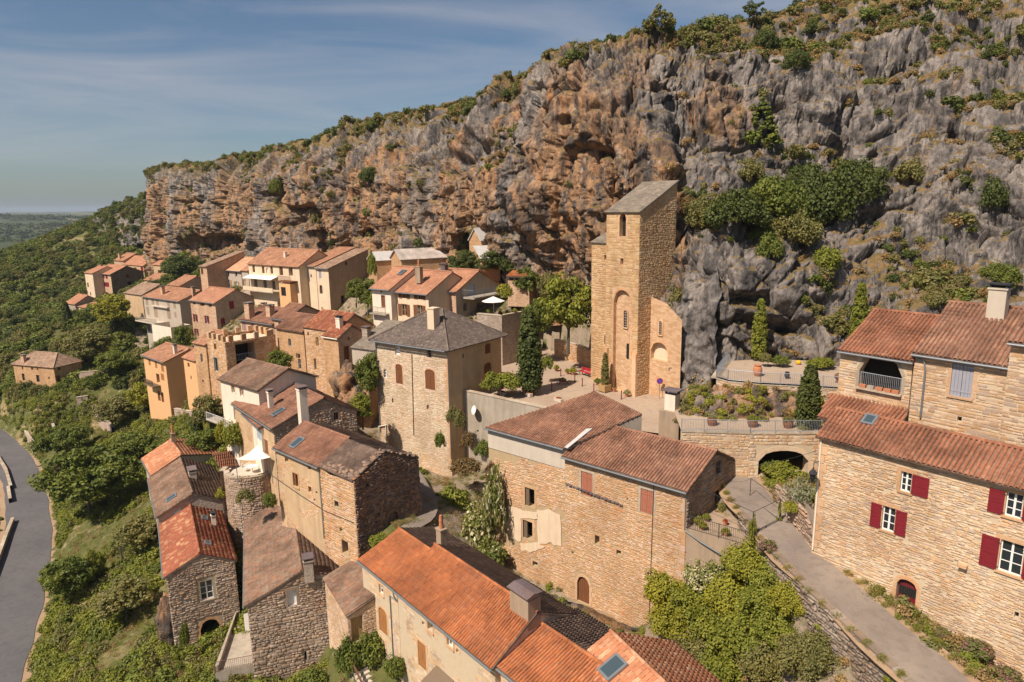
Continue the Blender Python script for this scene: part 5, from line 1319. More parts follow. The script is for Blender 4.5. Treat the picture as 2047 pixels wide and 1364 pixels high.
W5 = wall(Ce, A5, B5, 12.5, [(0, 25.85), (np.linalg.norm((B5 - A5)[:2]), 25.85)], o5, 'mortar_ochre',
          [Wn(1055, 884, 17, 13, cols=2, rows=1, fm='wood_old', deep=.15), Ho(1059, 995, 19, 37, frame='stone_frame', ajar='wood_old'), Ho(1055, 1060, 19, 36, frame='stone_frame', ajar='wood_old'), Ho(1070, 1128, 10, 10, frame='stone_ochre', ft=.12), Ho(1063, 1100, 5, 4), Ho(1040, 1150, 4, 4)],
          ('stone_ochre', .08, .19, .13, .36, .035, True, 13.0), [patch(1005, 1126, 1015, 1090, _t), patch(960, 1140, 840, 925, _t)])
# concrete band and a patch of old white render, both thin coats on the masonry
zt = W5.top[0][1]
mbx = MB(); mbx.slab([W5.at(0, zt - .01, .02), W5.at(W5.ln, zt - .01, .02), W5.at(W5.ln, zt - .01, .06), W5.at(0, zt - .01, .06)], 1.75); mbx.build('concrete_band', MATS['concrete_pale'], Ce.e)
def coat(W, poly_px, mat, off, th=.02, name='render_coat', par=None):
    P = [PW(x, y, W.P0 + W.n * off, W.n) for x, y in poly_px]; Q = []
    for i in range(len(P)):
        a, b = P[i], P[(i + 1) % len(P)]
        for k in range(5):
            t = k / 5; q = a + (b - a) * t; Q.append(q + (W.U * pnoise(q * 2.3) + UP * pnoise(q * 2.3 + 9)) * .16)
    n = len(Q); V = Q + [q - W.n * th for q in Q]
    return obj(name, V, [list(range(n))] + [[i, n + i, n + (i + 1) % n, (i + 1) % n] for i in range(n)], MATS[mat], par or W.h.e)
coat(W5, [(1074, 1020), (1098, 1016), (1121, 1034), (1122, 1094), (1098, 1086), (1074, 1090)], 'plaster_cream', .060)
coat(W5, [(1012, 1010), (1045, 1020), (1074, 1024), (1073, 1037), (1040, 1037), (1010, 1038)], 'plaster_cream', .063)
coat(W5, [(1009, 1038), (1040, 1037), (1041, 1084), (1022, 1076), (1008, 1052)], 'plaster_cream', .066)
coat(W5, [(1040, 1086), (1074, 1086), (1090, 1096), (1060, 1104), (1042, 1098)], 'plaster_cream', .069)
slope(Ce, [A5 + o5 * .3 - u5 * .12 + UP * .0, B5 + o5 * .3, T6 + UP * .05, T5 + UP * .05], 'tile_brown', 'near', 'canal')
_k1 = len(Ce.slopes) - 1
MB().tube([A5 + o5 * .38 - u5 * .2 - UP * .08, B5 + o5 * .38 - UP * .08], .075, 8).build('gutter', MATS['zinc'], Ce.e)
wall(Ce, B5, T6, 12.5, [(0, 25.85), (np.linalg.norm((T6 - B5)[:2]), T6[2] - .12)], u5, 'plaster_grey')
wall(Ce, T6, T5, 12.5, [(0, T6[2] - .12), (np.linalg.norm((T6 - T5)[:2]), T5[2] - .12)], -o5, 'plaster_grey')
wall(Ce, A5, T5, 12.5, [(0, 25.85), (np.linalg.norm((T5 - A5)[:2]), T5[2] - .12)], -u5, 'plaster_grey')
MB().slab([B5 + UP * .16 + u5 * .1 + o5 * .3, B5 + UP * .16 + u5 * .42 + o5 * .3, PW(1178, 862, A5, n5) + UP * .3 + u5 * .3, PW(1172, 864, A5, n5) + UP * .3], .05).build('flashing', MATS['metal_pale'], Ce.e)
downpipe(Ce, [vc['B'] + vc['U'] * .02 - vc['v'] * .3 - UP * .15, vc['B'] - vc['U'] * .06 - vc['v'] * .08 - UP * .5, vc['B'] - vc['U'] * .06 - vc['v'] * .08 - UP * 3.0, vc['B'] + vc['U'] * 1.2 - vc['v'] * .06 - UP * 3.5, vc['B'] + vc['U'] * 4.2 - vc['v'] * .05 - UP * 4.3])
MB().tube([Wc.at(Wc.ln - .0 - 2.6, 25.2, .08), Wc.at(Wc.ln - 2.65, 20, .08), Wc.at(Wc.ln - 2.7, 14.5, .08)], .02, 5).build('cable', MATS['iron'], Ce.e)
_s0 = 0.1; mbx = MB()
for i in range(16): mbx = MB(); box_on(mbx, Wc, _s0 + i * .34, _s0 + i * .34 + .31, 23.02 - i * .02 + random.uniform(-.02, .02), 23.10 - i * .02 + random.uniform(-.02, .02), 0.0, .14 + random.uniform(0, .06)); mbx.build('ledge_stone', MATS['stone_slate'], Ce.e)
for i in range(22):
    l_ = .5 if i % 2 else .3; mbx = MB(); box_on(mbx, Wc, Wc.ln - l_, Wc.ln + .01, 14.2 + i * .5, 14.66 + i * .5, -.02, .045); mbx.build('quoin', MATS['stone_ochre'], Ce.e)
# chimney block standing behind the roof by the square
_cb = PZ(1345, 870, 25.2); mbx = MB(); mbx.box(_cb + UP * .4, vc['U'], vc['v'], UP, .95, .8, 1.9); _ch = mbx.build('chimney', MATS['plaster_dull'], Ce.e)
mbx = MB(); mbx.box(_cb - vc['U'] * .15 + UP * 3.0, vc['U'], vc['v'], UP, .5, .45, .7); mbx.build('chimney_stack', MATS['plaster_white'], _ch)
mbx = MB()
for i in (-1, 1):
    for j in (-1, 1): mbx.box(_cb + vc['U'] * (-.15 + i * .42) + vc['v'] * j * .36 + UP * 3.85, vc['U'], vc['v'], UP, .07, .07, .15)
mbx.box(_cb - vc['U'] * .15 + UP * 4.05, vc['U'], vc['v'], UP, .75, .65, .05); mbx.build('chimney_cap', MATS['stone_slate'], _ch)
Ce.finish()
# --- front: orange roof row house
Or = House('row_house', 'row house with bright orange barrel tiles and plastered wall, front centre', loc=PZ(800, 1364, 11))
uo = PZ(1030, 1364, 19) - PZ(723, 1117, 19); uo /= np.linalg.norm(uo)
os_ = dict(mat='masonry_cream', mats={0: 'mortar_cream'}, tile='tile_orange', rmat2='tile_dark', level='near', gutter='zinc', ov=.3, u=uo[:2], sag=.06, vov=.08)
ost = ('stone_cream', .14, .3, .22, .55, .018, True, 12.5)
def sparse(s, z): return pnoise(np.array([s * .45, z * .45, 3.7])) > .12
vo1 = vol(Or, (723, 1117), (794, 1173), 19.0, 8.0, r=(798, 1060), w=6.6, zrear=19.25, stones={0: ost}, bare={0: [sparse]},
          ops={0: [Wn(762, 1179, 8, 18, cols=1, rows=2, frame='stone_frame', sill='stone_frame', ft=.15), Sh(766, 1242, 15, 47, c='wood_orange', frame='stone_frame', arch=.5, ft=.13)]}, **os_)
vo2 = vol(Or, (794, 1173), (989, 1319), 19.02, 8.0, r=(870, 1092), w=6.6, zrear=19.35, stones={0: ost}, bare={0: [sparse]},
          ops={0: [Sh(844, 1311, 15, 50, c='wood_orange', frame='stone_frame', ft=.13), Wn(900, 1284, 11, 20, cols=2, rows=2, frame='stone_frame', sill='stone_frame', ft=.15), Ho(860, 1252, 10, 19, frame='stone_frame', sill='stone_frame', ft=.12, deep=.3), Ho(846, 1247, 5, 8), Ho(915, 1302, 5, 8, frame='stone_frame', ft=.1)]}, **os_)
vo3 = vol(Or, (989, 1319), (1085, 1412), 18.9, 8.0, r=(1072, 1243), w=6.6, zrear=19.2, extB=3, stones={0: ost}, bare={0: [sparse]}, **os_)
chimney(Or, 3, 883, 1090, .62, .5, 1.25, 'plaster_dull', 'pot')
_c = on_slope(Or, 2, 1050, 1218); mbx = MB(); mbx.box(_c + UP * .1, uo, perp(uo), UP, .85, .5, .95); _ch = mbx.build('chimney', MATS['plaster_dull'], Or.e)
for i in (-.35, .3):
    mbx = MB(); mbx.slab([_c + uo * (-.95) + perp(uo) * (i - .32) + UP * (1.5 - abs(i - .32) * .2), _c + uo * .95 + perp(uo) * (i - .32) + UP * (1.46 - abs(i - .32) * .2), _c + uo * .95 + perp(uo) * (i + .3) + UP * (1.5 - abs(i + .3) * .2), _c + uo * (-.95) + perp(uo) * (i + .3) + UP * (1.53 - abs(i + .3) * .2)], .05); mbx.build('chimney_slab', MATS['stone_slate'], _ch)
mbx = MB()
for i in (-1, 0, 1): mbx.box(_c + uo * i * .7 + UP * 1.2, uo, perp(uo), UP, .08, .42, .18)
mbx.build('chimney_pier', MATS['plaster_dull'], _ch)
_g = vo2['A'] - vo2['v'] * .36 - UP * .1; downpipe(Or, [_g, _g - UP * .5 + vo2['v'] * .05, _g - UP * 1.0 + vo2['v'] * .28, _g - UP * 1.02 - uo * 1.0 + vo2['v'] * .28, _g - UP * 6.5 - uo * 1.0 + vo2['v'] * .28])
mbx = MB(); _p = PW(890, 1345, vo2['W'][0].P0, vo2['W'][0].n); mbx.slab([_p - uo * 1.0, _p + uo * 1.0, _p + uo * 1.0 - vo2['v'] * 1.2 - UP * .55, _p - uo * 1.0 - vo2['v'] * 1.2 - UP * .55], .08); mbx.build('canopy', MATS['wood_old'], Or.e)
Or.finish()
# --- front: new salmon roof with skylight
Sa = House('house', 'house with new salmon tile roof and a large skylight, bottom edge', loc=PZ(1300, 1400, 12))
vs_ = vol(Sa, (1343, 1286), (1431, 1362), 18.6, 9.0, rB=None, r=(1222, 1267), side=-1, extB=5.5, mat='plaster_cream', tile='tile_salmon', level='near', tpl='romane', ov=.25, sag=.015)
P_, x_, y_, n_, o_ = Sa.slopes[1]; skylight(Sa, 1, 1226, 1337, .95, 1.3); Sa.finish()
# --- lower left: three roofs in a row and the wide brown house
La = House('house', 'house with patchy red tile roof, white window and arched cellar, lower left', loc=PZ(354, 1285, 8))
va = vol(La, (332, 1153), (321, 1036), 14.4, 5.0, r=(399, 1108), side=1, mat='masonry_grey', mats={1: 'mortar_grey', 2: 'mortar_grey'}, tile='tile_red', level='near', tpl='romane', ov=.2, gutter='zinc', sag=.02,
         ops={1: [Wn(413, 1180, 26, 38, cols=2, rows=3, frame='stone_pale', sill='stone_pale', ft=.3), Ho(421, 1262, 40, 48, arch=True, frame='stone_frame', ft=.28, deep=1.2)]},
         stones={1: ('stone_grey', .12, .28, .2, .5, .08, True, 7.0)})
chimney(La, 1, 428, 1050, .38, .38, 1.0, 'plaster_white', 'dark')
for q in ((1, 408, 1037), (1, 414, 1088)): skylight(La, *q, .7, .45)
skylight(La, 0, 357, 1024, .45, .6)
La.finish()
Lb = House('house', 'house with old mottled tile roof, small skylight and broad chimney, left of the sail awning', loc=PZ(320, 1100, 8))
vb = vol(Lb, (317, 1036), (300, 957), 15.3, 6.0, r=(386, 990), side=1, extA=-.35, mat='masonry_grey', tile='tile_old', level='near', ov=.2, gutter='zinc', rmat2='tile_dark')
skylight(Lb, 0, 344, 997, .8, 1.0); chimney(Lb, 1, 385, 955, 1.3, .7, .75, 'plaster_grey', 'cap'); Lb.finish()
Lc = House('house', 'house with smooth orange hipped roof and pale gable, above the mottled roof', loc=PZ(300, 980, 9))
vcx = vol(Lc, (308, 949), (289, 915), 14.6, 6.0, r=(363, 911), side=1, w=11.5, extA=-.2, mat='plaster_grey', tile='tile_salmon', level='mid', tpl='romane', ov=.35, gutter='zinc', sag=.01)
chimney(Lc, 0, 347, 884, .45, .45, 1.1, 'plaster_dull', 'pot'); Lc.finish()
Ld = House('house', 'broad dark stone house with weathered brown tile roof and two chimneys, lower left', loc=PZ(500, 1340, 8))
vd = vol(Ld, (494, 1211), (494, 1028), 14.6, 5.0, r=(603, 1143), side=1, mat='masonry_grey', mats={1: 'mortar_grey'}, tile='tile_old', level='near', ov=.22, gutter='zinc', rmat2='tile_dark', w=9.6,
         ops={1: [Wn(584, 1196, 18, 31, cols=1, rows=1, frame='stone_grey', curtain='white_paint', deep=.25), Ho(611, 1311, 4, 18), Ho(590, 1352, 5, 9)]},
         stones={1: ('stone_grey', .12, .3, .2, .55, .07, True, 6.5)})
chimney(Ld, 1, 628, 1066, .85, .7, 1.9, 'masonry_grey', 'cap'); chimney(Ld, 1, 617, 1142, .9, .7, 1.0, 'masonry_grey', 'cap'); Ld.finish()
Le = House('lean_to_house', 'narrow lean-to house with old tiles beside the orange roof', loc=PZ(690, 1364, 9))
ve = vol(Le, (649, 1158), (694, 1232), 15.8, 6.0, r=(703, 1114), roof='shed', side=1, w=3.3, mat='masonry_cream', stones={0: ('stone_cream', .1, .22, .15, .4, .02, False, 8.0), 2: ('stone_cream', .1, .22, .15, .4, .02, False, 8.0)}, tile='tile_old', level='near', ov=.12, vov=.1,
         ops={2: [Dr(714, 1258, 24, 50, c='wood_tan')]})
Le.finish()
# --- ruin with broken roof
Ru = House('stone_house', 'stone house with patched, partly broken roof and dark rough gable wall', loc=PZ(714, 1104, 17))
um = PZ(707, 961, 24) - PZ(551, 893, 24); um /= np.linalg.norm(um)
vm = vol(Ru, (551, 893), (639, 932), 24.0, 14.0, r=(608, 845), w=6.6, u=um[:2], mat='masonry_ochre', mats={0: 'plaster_ochre'}, stones={0: ('stone_ochre', .1, .22, .15, .4, .014, False, 16.5)}, bare={0: [lambda s, z: pnoise(np.array([s * .5, z * .5, 8.7])) > -.05]}, tile='tile_brown', rmat2='tile_old', level='near', ov=.25, gutter='zinc',
         ops={0: [Ho(591, 960, 10, 26, frame='stone_frame', ft=.12, ajar='wood_brown', sill='stone_frame'), Ho(618, 934, 6, 11, ajar='wood_brown'), Ho(620, 979, 6, 12, frame='stone_frame', ft=.1), Ho(633, 985, 4, 5), Ho(558, 992, 3, 9), Ho(629, 1000, 4, 5), Ho(573, 908 + 12, 7, 9)]})
Am = vm['B'].copy(); Bm = PZ(707, 961, 24.0); lm = float((Bm - Am) @ vm['U']); Bm = Am + vm['U'] * lm; vv = vm['v']; Lm, rm, wm = vm['L'], vm['rise'], vm['w']
wall(Ru, Am, Bm, 14.0, [(0, 23.9), (lm * .3, 23.6), (lm * .6, 23.75), (lm, 23.95)], -vv, 'mortar_ochre', [Ho(673, 1008, 8, 12, frame='stone_frame', ft=.1, deep=.15), Ho(682, 1060, 5, 7), Ho(690, 1095, 12, 26, deep=.5)], ('stone_ochre', .12, .24, .2, .5, .05, True, 15.0), name='wall')
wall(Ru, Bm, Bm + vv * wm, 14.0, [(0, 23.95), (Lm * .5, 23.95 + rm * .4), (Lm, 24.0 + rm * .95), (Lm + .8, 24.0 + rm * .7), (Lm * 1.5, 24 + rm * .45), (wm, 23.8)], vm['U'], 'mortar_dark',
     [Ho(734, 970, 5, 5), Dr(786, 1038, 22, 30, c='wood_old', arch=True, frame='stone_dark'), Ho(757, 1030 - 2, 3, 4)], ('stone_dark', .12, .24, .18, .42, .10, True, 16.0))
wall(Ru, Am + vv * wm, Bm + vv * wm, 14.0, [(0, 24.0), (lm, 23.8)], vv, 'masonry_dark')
_dn = UP * -.05; _rj = vm['U'] * .05
slope(Ru, [Am + _dn - vv * .15, Bm + _dn - _rj - vv * .15, Bm + vv * Lm + UP * rm + _dn - _rj, Am + vv * Lm + UP * rm + _dn], 'tile_dark', 'near', name='broken_roof', sag=.16)
slope(Ru, [Bm + vv * (wm + .1) + _dn - _rj, Am + vv * (wm + .1) + _dn, Am + vv * Lm + UP * rm + _dn, Bm + vv * Lm + UP * rm + _dn - _rj], 'tile_dark', 'near', name='broken_roof', sag=.16)
_O, _X, _Y, _Z = [], [], [], []
for i in range(150):
    a = lm - abs(random.gauss(0, .35)) if i % 3 else random.uniform(0, lm); b = random.uniform(0, wm) if i % 3 else abs(random.gauss(0, .3)); z = 24.05 + (b / Lm * rm if b < Lm else (wm - b) / (wm - Lm) * rm)
    t = random.uniform(0, 6.28); w1 = random.uniform(.15, .4); x = np.array([math.cos(t), math.sin(t), random.uniform(-.3, .3)]); y = np.array([-math.sin(t), math.cos(t), random.uniform(-.3, .3)])
    _O.append(Am + vm['U'] * a + vv * b + UP * (z - 24)); _X.append(x * w1); _Y.append(y * w1 * .7); _Z.append(UP * random.uniform(.05, .16))
Ru.put('rubble_stone', 'stone', 'stone_dark', np.array(_O), np.array(_X), np.array(_Y), np.array(_Z), Ru.slopes[-1][4], True)
skylight(Ru, 0, 595, 887, .8, 1.2)
downpipe(Ru, [vm['B'] - vv * .3 - UP * .1, vm['B'] - vv * .1 - UP * .5, vm['B'] - vv * .1 - UP * 6.5])
MB().tube([PW(x, y, vm['W'][0].P0 - vv * .08, vv) for x, y in ((545, 952), (600, 990), (650, 1022), (706, 1045))], .03, 5).build('cable', MATS['iron'], Ru.e)
Ru.finish()
# --- middle left cluster
Na = House('stone_house', 'stone house with brown roof, skylight and tall white chimney', loc=PZ(540, 900, 17))
zn = zY(546, 856, 63)
vn = vol(Na, (513, 835), (546, 856), zn, 15.0, rB=(647, 797), c=(717, 822), extA=7.0, mat='masonry_warm', mats={0: 'plaster_ochre', 2: 'masonry_grey'}, stones={0: ('stone_ochre', .1, .22, .15, .4, .014, False, 18.0), 2: ('stone_grey', .12, .26, .2, .5, .06, False, 19.0)}, bare={0: [lambda s, z: pnoise(np.array([s * .5, z * .5, 1.7])) > .0]}, tile='tile_brown', level='mid', ov=.25, gutter='zinc',
         ops={0: [Sh(532, 893, 8, 27, c='wood_brown', frame='stone_frame', ft=.1)], 2: [Wn(672, 832, 10, 15, cols=2, rows=2, fm='wood_old', frame='stone_grey', ft=.12), Ho(683, 865, 10, 9, bars=True)]})
skylight(Na, 0, 557, 826, .8, 1.3)
chimney(Na, 0, 608, 849, .75, .75, 3.4, 'plaster_white', 'cap'); chimney(Na, 0, 542, 815, .5, .5, 1.6, 'plaster_white', 'cap'); chimney(Na, 0, 559, 772, .55, .55, 1.7, 'plaster_white', 'cap'); Na.finish()
Nb = House('house', 'white plastered house with brown roof and pale blue windows above the ivy', loc=PZ(500, 880, 17))
zn = zY(498, 774, 70)
vnb = vol(Nb, (440, 757), (498, 774), zn, 13.0, w=7.0, rise=1.5, extB=1.8, mat='plaster_white', tile='tile_old', level='mid', ov=.3, vov=.25,
          ops={0: [Wn(466, 779, 5, 14, cols=1, rows=1, frame='stone_frame', ft=.1), Wn(483, 784, 5, 16, cols=1, rows=1, frame='stone_frame', ft=.1), Dr(470, 824, 6, 32, c='blue_paint'), Sh(486, 824, 6, 18, c='blue_paint'), Ho(440, 775, 3, 10)]})
chimney(Nb, 1, 543, 752, 1.6, .8, 2.0, 'plaster_dull', 'none')
_W = vnb['W'][0]; _p = PW(455, 842, _W.P0, _W.n)
mbx = MB(); mbx.box(_p - vnb['v'] * .6, vnb['U'], vnb['v'], UP, 2.6, .6, .08); mbx.build('balcony', MATS['concrete'], Nb.e)
railing('balcony_railing', [_p - vnb['v'] * 1.15 - vnb['U'] * 2.5, _p - vnb['v'] * 1.15 + vnb['U'] * 2.5], .9, 'white_paint', Nb.e, .16)
Nb.finish()
Nc = House('house', 'low house with plain brown roofs wedged between white house and tall chimney', loc=PZ(520, 870, 17))
zn = zY(521, 856, 65)
vol(Nc, (488, 826), (521, 856), zn, 14.5, w=4.4, rise=1.1, roof='shed', mat='plaster_white', tile='tile_brown', level='mid', ov=.25, gutter='zinc', ops={0: [Sh(516, 868, 5, 20, c='blue_paint'), Sh(521, 872, 5, 20, c='blue_paint')]})
Nc.finish()
# hipped house on the square
Hi = House('stone_house', 'tall square stone house with dark hipped slate roof beside the square', loc=PZ(897, 940, 18))
vh = vol(Hi, (750, 674), (895, 694), 31.0, 14.0, c=(1038, 670), roof='hip', rise=2.9, mat='masonry_cream', mats={0: 'masonry_cream', 2: 'plaster_ochre'}, tile='slate_roof', ov=.55, gutter='zinc', stones={0: ('stone_light', .11, .22, .2, .46, .02, False, 16.0)},
         ops={0: [Wn(795, 698, 10, 23, cols=1, rows=1, curtain='white_paint', frame='stone_frame', ft=.1), Wn(858, 706, 9, 19, cols=1, rows=2, fm='grey_paint', frame='stone_frame', ft=.1), Sh(798, 748, 13, 39, c='wood_brown', arch=.5, frame='stone_frame', ft=.1), Sh(860, 759, 19, 40, c='wood_brown', arch=.4, frame='stone_frame', ft=.1),
                  Wn(770, 747, 6, 17, arch=True, cols=2, rows=3, fm='white_paint'), Ho(785, 801, 3, 9), Ho(855, 814, 4, 9)],
              2: [Sh(1018, 689, 10, 20, c='wood_brown', arch=.4), Sh(975, 697, 11, 20, c='wood_brown', arch=.4), Ho(926, 712, 4, 8), Dr(975, 742, 15, 33, c='wood_brown', arch=.5, frame='stone_frame', ft=.1), Dr(1019, 728, 15, 24, c='wood_brown', arch=.5, frame='stone_frame', ft=.1)]})
chimney(Hi, 0, 867, 652, .95, .95, 1.9, 'plaster_cream', 'none')
_A, _B, _v, _u = vh['A'], vh['B'], vh['v'], vh['U']
downpipe(Hi, [_B + _u * .05 - _v * .12 - UP * .2, _B + _u * .05 - _v * .12 - UP * 12]); downpipe(Hi, [_A - _v * .1 + _u * .1 - UP * .2, _A - _v * .1 + _u * .1 - UP * 11])
MB().tube([PW(823, 708, vh['W'][0].P0 - _v * .06, _v), PW(827, 870, vh['W'][0].P0 - _v * .06, _v)], .045, 6).build('downpipe', MATS['rust_iron'], Hi.e)
downpipe(Hi, [PW(x, y, vh['W'][0].P0 - _v * .14, _v) for x, y in ((772, 850), (757, 853), (758, 892), (786, 911))], .07, 'cream_pvc')
downpipe(Hi, [PW(x, y, vh['W'][0].P0 - _v * .14, _v) for x, y in ((771, 852), (772, 898))], .06, 'cream_pvc')
mbx = MB()
for i in range(26):
    l_ = .5 if i % 2 else .32; box_on(mbx, vh['W'][0], vh['ln'] - l_, vh['ln'] + .0, 18.3 + i * .46, 18.72 + i * .46, -.02, .025); mbx.build('quoin', MATS['stone_frame'], Hi.e); mbx = MB()
Hi.finish()
# low houses left of it
Pa = House('stone_house', 'stone house with red pantile roof and tall blank wall, left of the hipped house', loc=PZ(670, 795, 21.5))
zp = zY(645, 664, 88); up_ = np.array([.80, -.60])
vp = vol(Pa, (608, 655), (672, 672), zp, 17.0, u=up_, w=6.4, rise=1.9, mat='masonry_ochre', tile='tile_red', level='mid', ov=.15, vov=.15, stones={0: ('stone_ochre', .14, .28, .25, .6, .03, False, 20.0)}, ops={0: [Ho(634, 683, 5, 17, ajar='wood_tan'), Ho(658, 694, 5, 23, ajar='wood_tan'), Ho(630, 728, 4, 21, ajar='wood_old'), Ho(660, 733, 5, 24, ajar='wood_tan'), Ho(616, 668, 3, 6)]})
chimney(Pa, 0, 679, 655, .8, .6, 1.2, 'plaster_white', 'dark'); Pa.finish()
Pb = House('stone_house', 'small gabled wing with red tiles and brown door, in front of the hipped roof', loc=PZ(690, 760, 22))
zp = zY(675, 683, 84)
vol(Pb, (646, 672), (676, 684), zp, 17.0, u=up_, w=4.6, rise=1.3, mat='masonry_ochre', mats={2: 'masonry_warm'}, tile='tile_red', level='mid', ov=.15, gutter='cream_pvc', ops={2: [Dr(693, 706, 11, 28, c='wood_brown'), Ho(697, 677, 4, 5)]}); Pb.finish()
Pc = House('stone_house', 'stone barn wall with small blue window and rounded gable', loc=PZ(580, 770, 20.5))
zp = zY(605, 668, 92)
vol(Pc, (553, 655), (607, 668), zp, 16.5, u=up_, w=6.0, rise=1.7, mat='masonry_ochre', tile='tile_brown', level='mid', ops={0: [Wn(579, 685, 5, 15, cols=1, rows=1, fm='blue_paint'), Wn(599, 728, 5, 20, cols=1, rows=2, fm='blue_paint'), Ho(596, 712, 8, 9, ajar='wood_old')]}); Pc.finish()
Pd = House('stone_house', 'stone house with two stout chimneys and brown roof, behind the crenellated tower', loc=PZ(530, 700, 21))
zp = zY(545, 653, 101)
vol(Pd, (480, 638), (547, 654), zp, 17.0, u=up_, w=8.0, rise=1.6, mat='masonry_ochre', mats={0: 'plaster_ochre'}, tile='tile_brown', level='mid', ov=.3, gutter='zinc', ops={0: [Sh(488, 650, 8, 22, c='wood_lilac'), Sh(505, 652, 7, 20, c='wood_lilac'), Wn(536, 664, 12, 16, cols=2, rows=1, fm='wood_brown'), Wn(534, 697, 8, 16, arch=True, cols=2, rows=2, fm='blue_paint', frame='stone_frame'), Ni(525, 695, 5, 13, arch=True), Ni(543, 699, 5, 13, arch=True)]})
chimney(Pd, 0, 500, 636, 1.3, 1.0, 2.2, 'masonry_warm', 'cap'); chimney(Pd, 0, 541, 632, 1.1, .9, 1.5, 'masonry_warm', 'cap'); chimney(Pd, 1, 529, 626, .8, .8, 1.6, 'masonry_warm', 'cap'); Pd.finish()
Pe = House('stone_house', 'plain gabled stone house with small blue window, beside the stout chimneys', loc=PZ(590, 690, 23))
zp = zY(572, 642, 100)
vol(Pe, (543, 635), (573, 642), zp, 17.5, u=up_, w=7.0, rise=1.7, mat='masonry_warm', tile='tile_brown', level='mid', ov=.25, gutter='zinc', ops={0: [Wn(559, 651, 4, 12, cols=1, rows=1, fm='blue_paint', frame='stone_frame', ft=.08)]}); Pe.finish()
Pf = House('stone_house', 'tiny stone house with striped tile roof left of the hipped house', loc=PY(725, 800, 77))
_z = zY(735, 758, 78); _a, _b = PZ(735, 758, _z), PZ(758, 740, _z)
vol(Pf, None, None, _z, 17.0, A=_a, B=_b, side=1, c=(706, 749), rise=1.1, mat='masonry_ochre', tile='tile_rust', level='mid', ov=.15, vov=.15, pitch=.3, ops={1: [Ho(718, 751, 4, 10, ajar='wood_old'), Dr(722, 781, 6, 17, c='wood_old')]}); Pf.finish()
Pg = House('house', 'low house with grey stone slab roof behind the small red wing', loc=PY(730, 720, 82))
vol(Pg, (703, 694), (749, 703), zY(728, 699, 82), 18.0, u=(.85, -.52), w=6.5, rise=2.4, roof='shed', mat='plaster_grey', tile='lauze_roof', ov=.2); chimney(Pg, 0, 733, 672, .9, .7, .9, 'masonry_grey', 'cap'); Pg.finish()
# crenellated tower
K = House('tower_house', 'crenellated stone tower house with a huge dark opening', 'tower', loc=PZ(449, 800, 18))
zk = zY(449, 684, 92)
vk = vol(K, (411, 674), (449, 684), zk, 14.0, u=(.72, -.69), w=7.4, roof='none', mat='masonry_ochre', stones={0: ('stone_ochre', .16, .3, .28, .7, .03, False, 16.5), 2: ('stone_ochre', .16, .3, .28, .7, .03, False, 16.5)}, ops={0: [Ho(430, 691, 4, 16, arch=True, frame='stone_frame', ft=.08), Wn(432, 729, 7, 27, cols=1, rows=1, fm='blue_paint', frame='stone_pale', ft=.1), Wn(404 + 12, 716, 3, 16, cols=1, rows=1, fm='blue_paint')],
                                                                                          2: [Ho(491, 709, 39, 46, deep=2.2)]})
for (P0_, d_, ln_k, o_k) in ((vk['A'], vk['U'], vk['ln'], -vk['v']), (vk['B'], vk['v'], vk['w'], vk['U']), (vk['A'], vk['v'], vk['w'], -vk['U']), (vk['C'], vk['U'], vk['ln'], vk['v'])):
    nk = max(3, int(ln_k / 1.5))
    for i in range(nk):
        s = (i + .5) * ln_k / nk; MB().box(P0_ + d_ * s - o_k * .2 + UP * .38, d_, o_k, UP, .33, .2, .4).build('merlon', MATS['stone_ochre'], K.e)
MB().slab([vk['A'] - UP * .35 + vk['U'] * .1, vk['B'] - UP * .35, vk['D'] - UP * .35, vk['C'] - UP * .35 + vk['U'] * .1], .2).build('roof_deck', MATS['plaster_cream'], K.e)
_W = vk['W'][2]; _o = [o for o in _W.ops][0]
railing('balcony_railing', [_W.at(_o['s0'], _o['z0'] + .9, -.1), _W.at(_o['s1'], _o['z0'] + .9, -.1)], .9, 'blue_paint', K.e, .2)
K.finish()
Kb = House('stone_house', 'narrow stone house with tiny tiled gable, left of the crenellated tower', loc=PZ(400, 790, 17))
vol(Kb, (387, 684), (411, 690), zY(400, 688, 96), 13.5, u=(.8, -.6), w=6.5, rise=1.3, mat='masonry_ochre', tile='far_brown', ops={0: [Wn(403, 716, 4, 17, cols=1, rows=1, fm='blue_paint'), Ho(406, 762, 3, 5)]}); Kb.finish()
# row under the cliff
u7 = np.array([.80, -.60])
Sa1 = House('house', 'cream plastered house with orange roof and brown shutters, behind the slate roof', loc=PZ(810, 660, 27))
z7 = zY(781, 579, 93); sw = dict(sl='wood_brown', sr='wood_brown', sw=.55, cols=2, rows=2, fm='wood_tan', frame='stone_frame', ft=.08, bar=.07)
vol(Sa1, (743, 574), (781, 580), z7 + .35, 22.0, u=u7, w=9.5, rise=2.4, mat='plaster_white', tile='far_orange', ov=.4, gutter='zinc', ops={0: [Dr(766, 603, 8, 25, c='wood_brown'), Ho(762, 582, 4, 6), Dr(764, 655, 6, 20, c='wood_brown')]})
va1 = vol(Sa1, (782, 580), (856, 586), z7, 22.0, u=u7, w=9.5, rise=2.3, mat='plaster_cream', tile='far_orange', ov=.4, gutter='zinc', ops={0: [Wn(808, 589, 9, 15, **sw), Wn(839, 591, 9, 15, **sw), Wn(808, 620, 10, 23, **sw), Wn(839, 622, 10, 23, **sw)]})
chimney(Sa1, 0, 838, 554, .9, .6, 1.3, 'plaster_dull', 'pot'); skylight(Sa1, 0, 804, 546, .7, 1.1)
_Wb = Sa1.slopes[0]
mbx = MB(); _p = PY(762, 627, 92.3); mbx.box(_p, np.r_[u7, 0], perp(np.r_[u7, 0]), UP, 1.6, .7, .08); mbx.build('balcony', MATS['concrete'], Sa1.e)
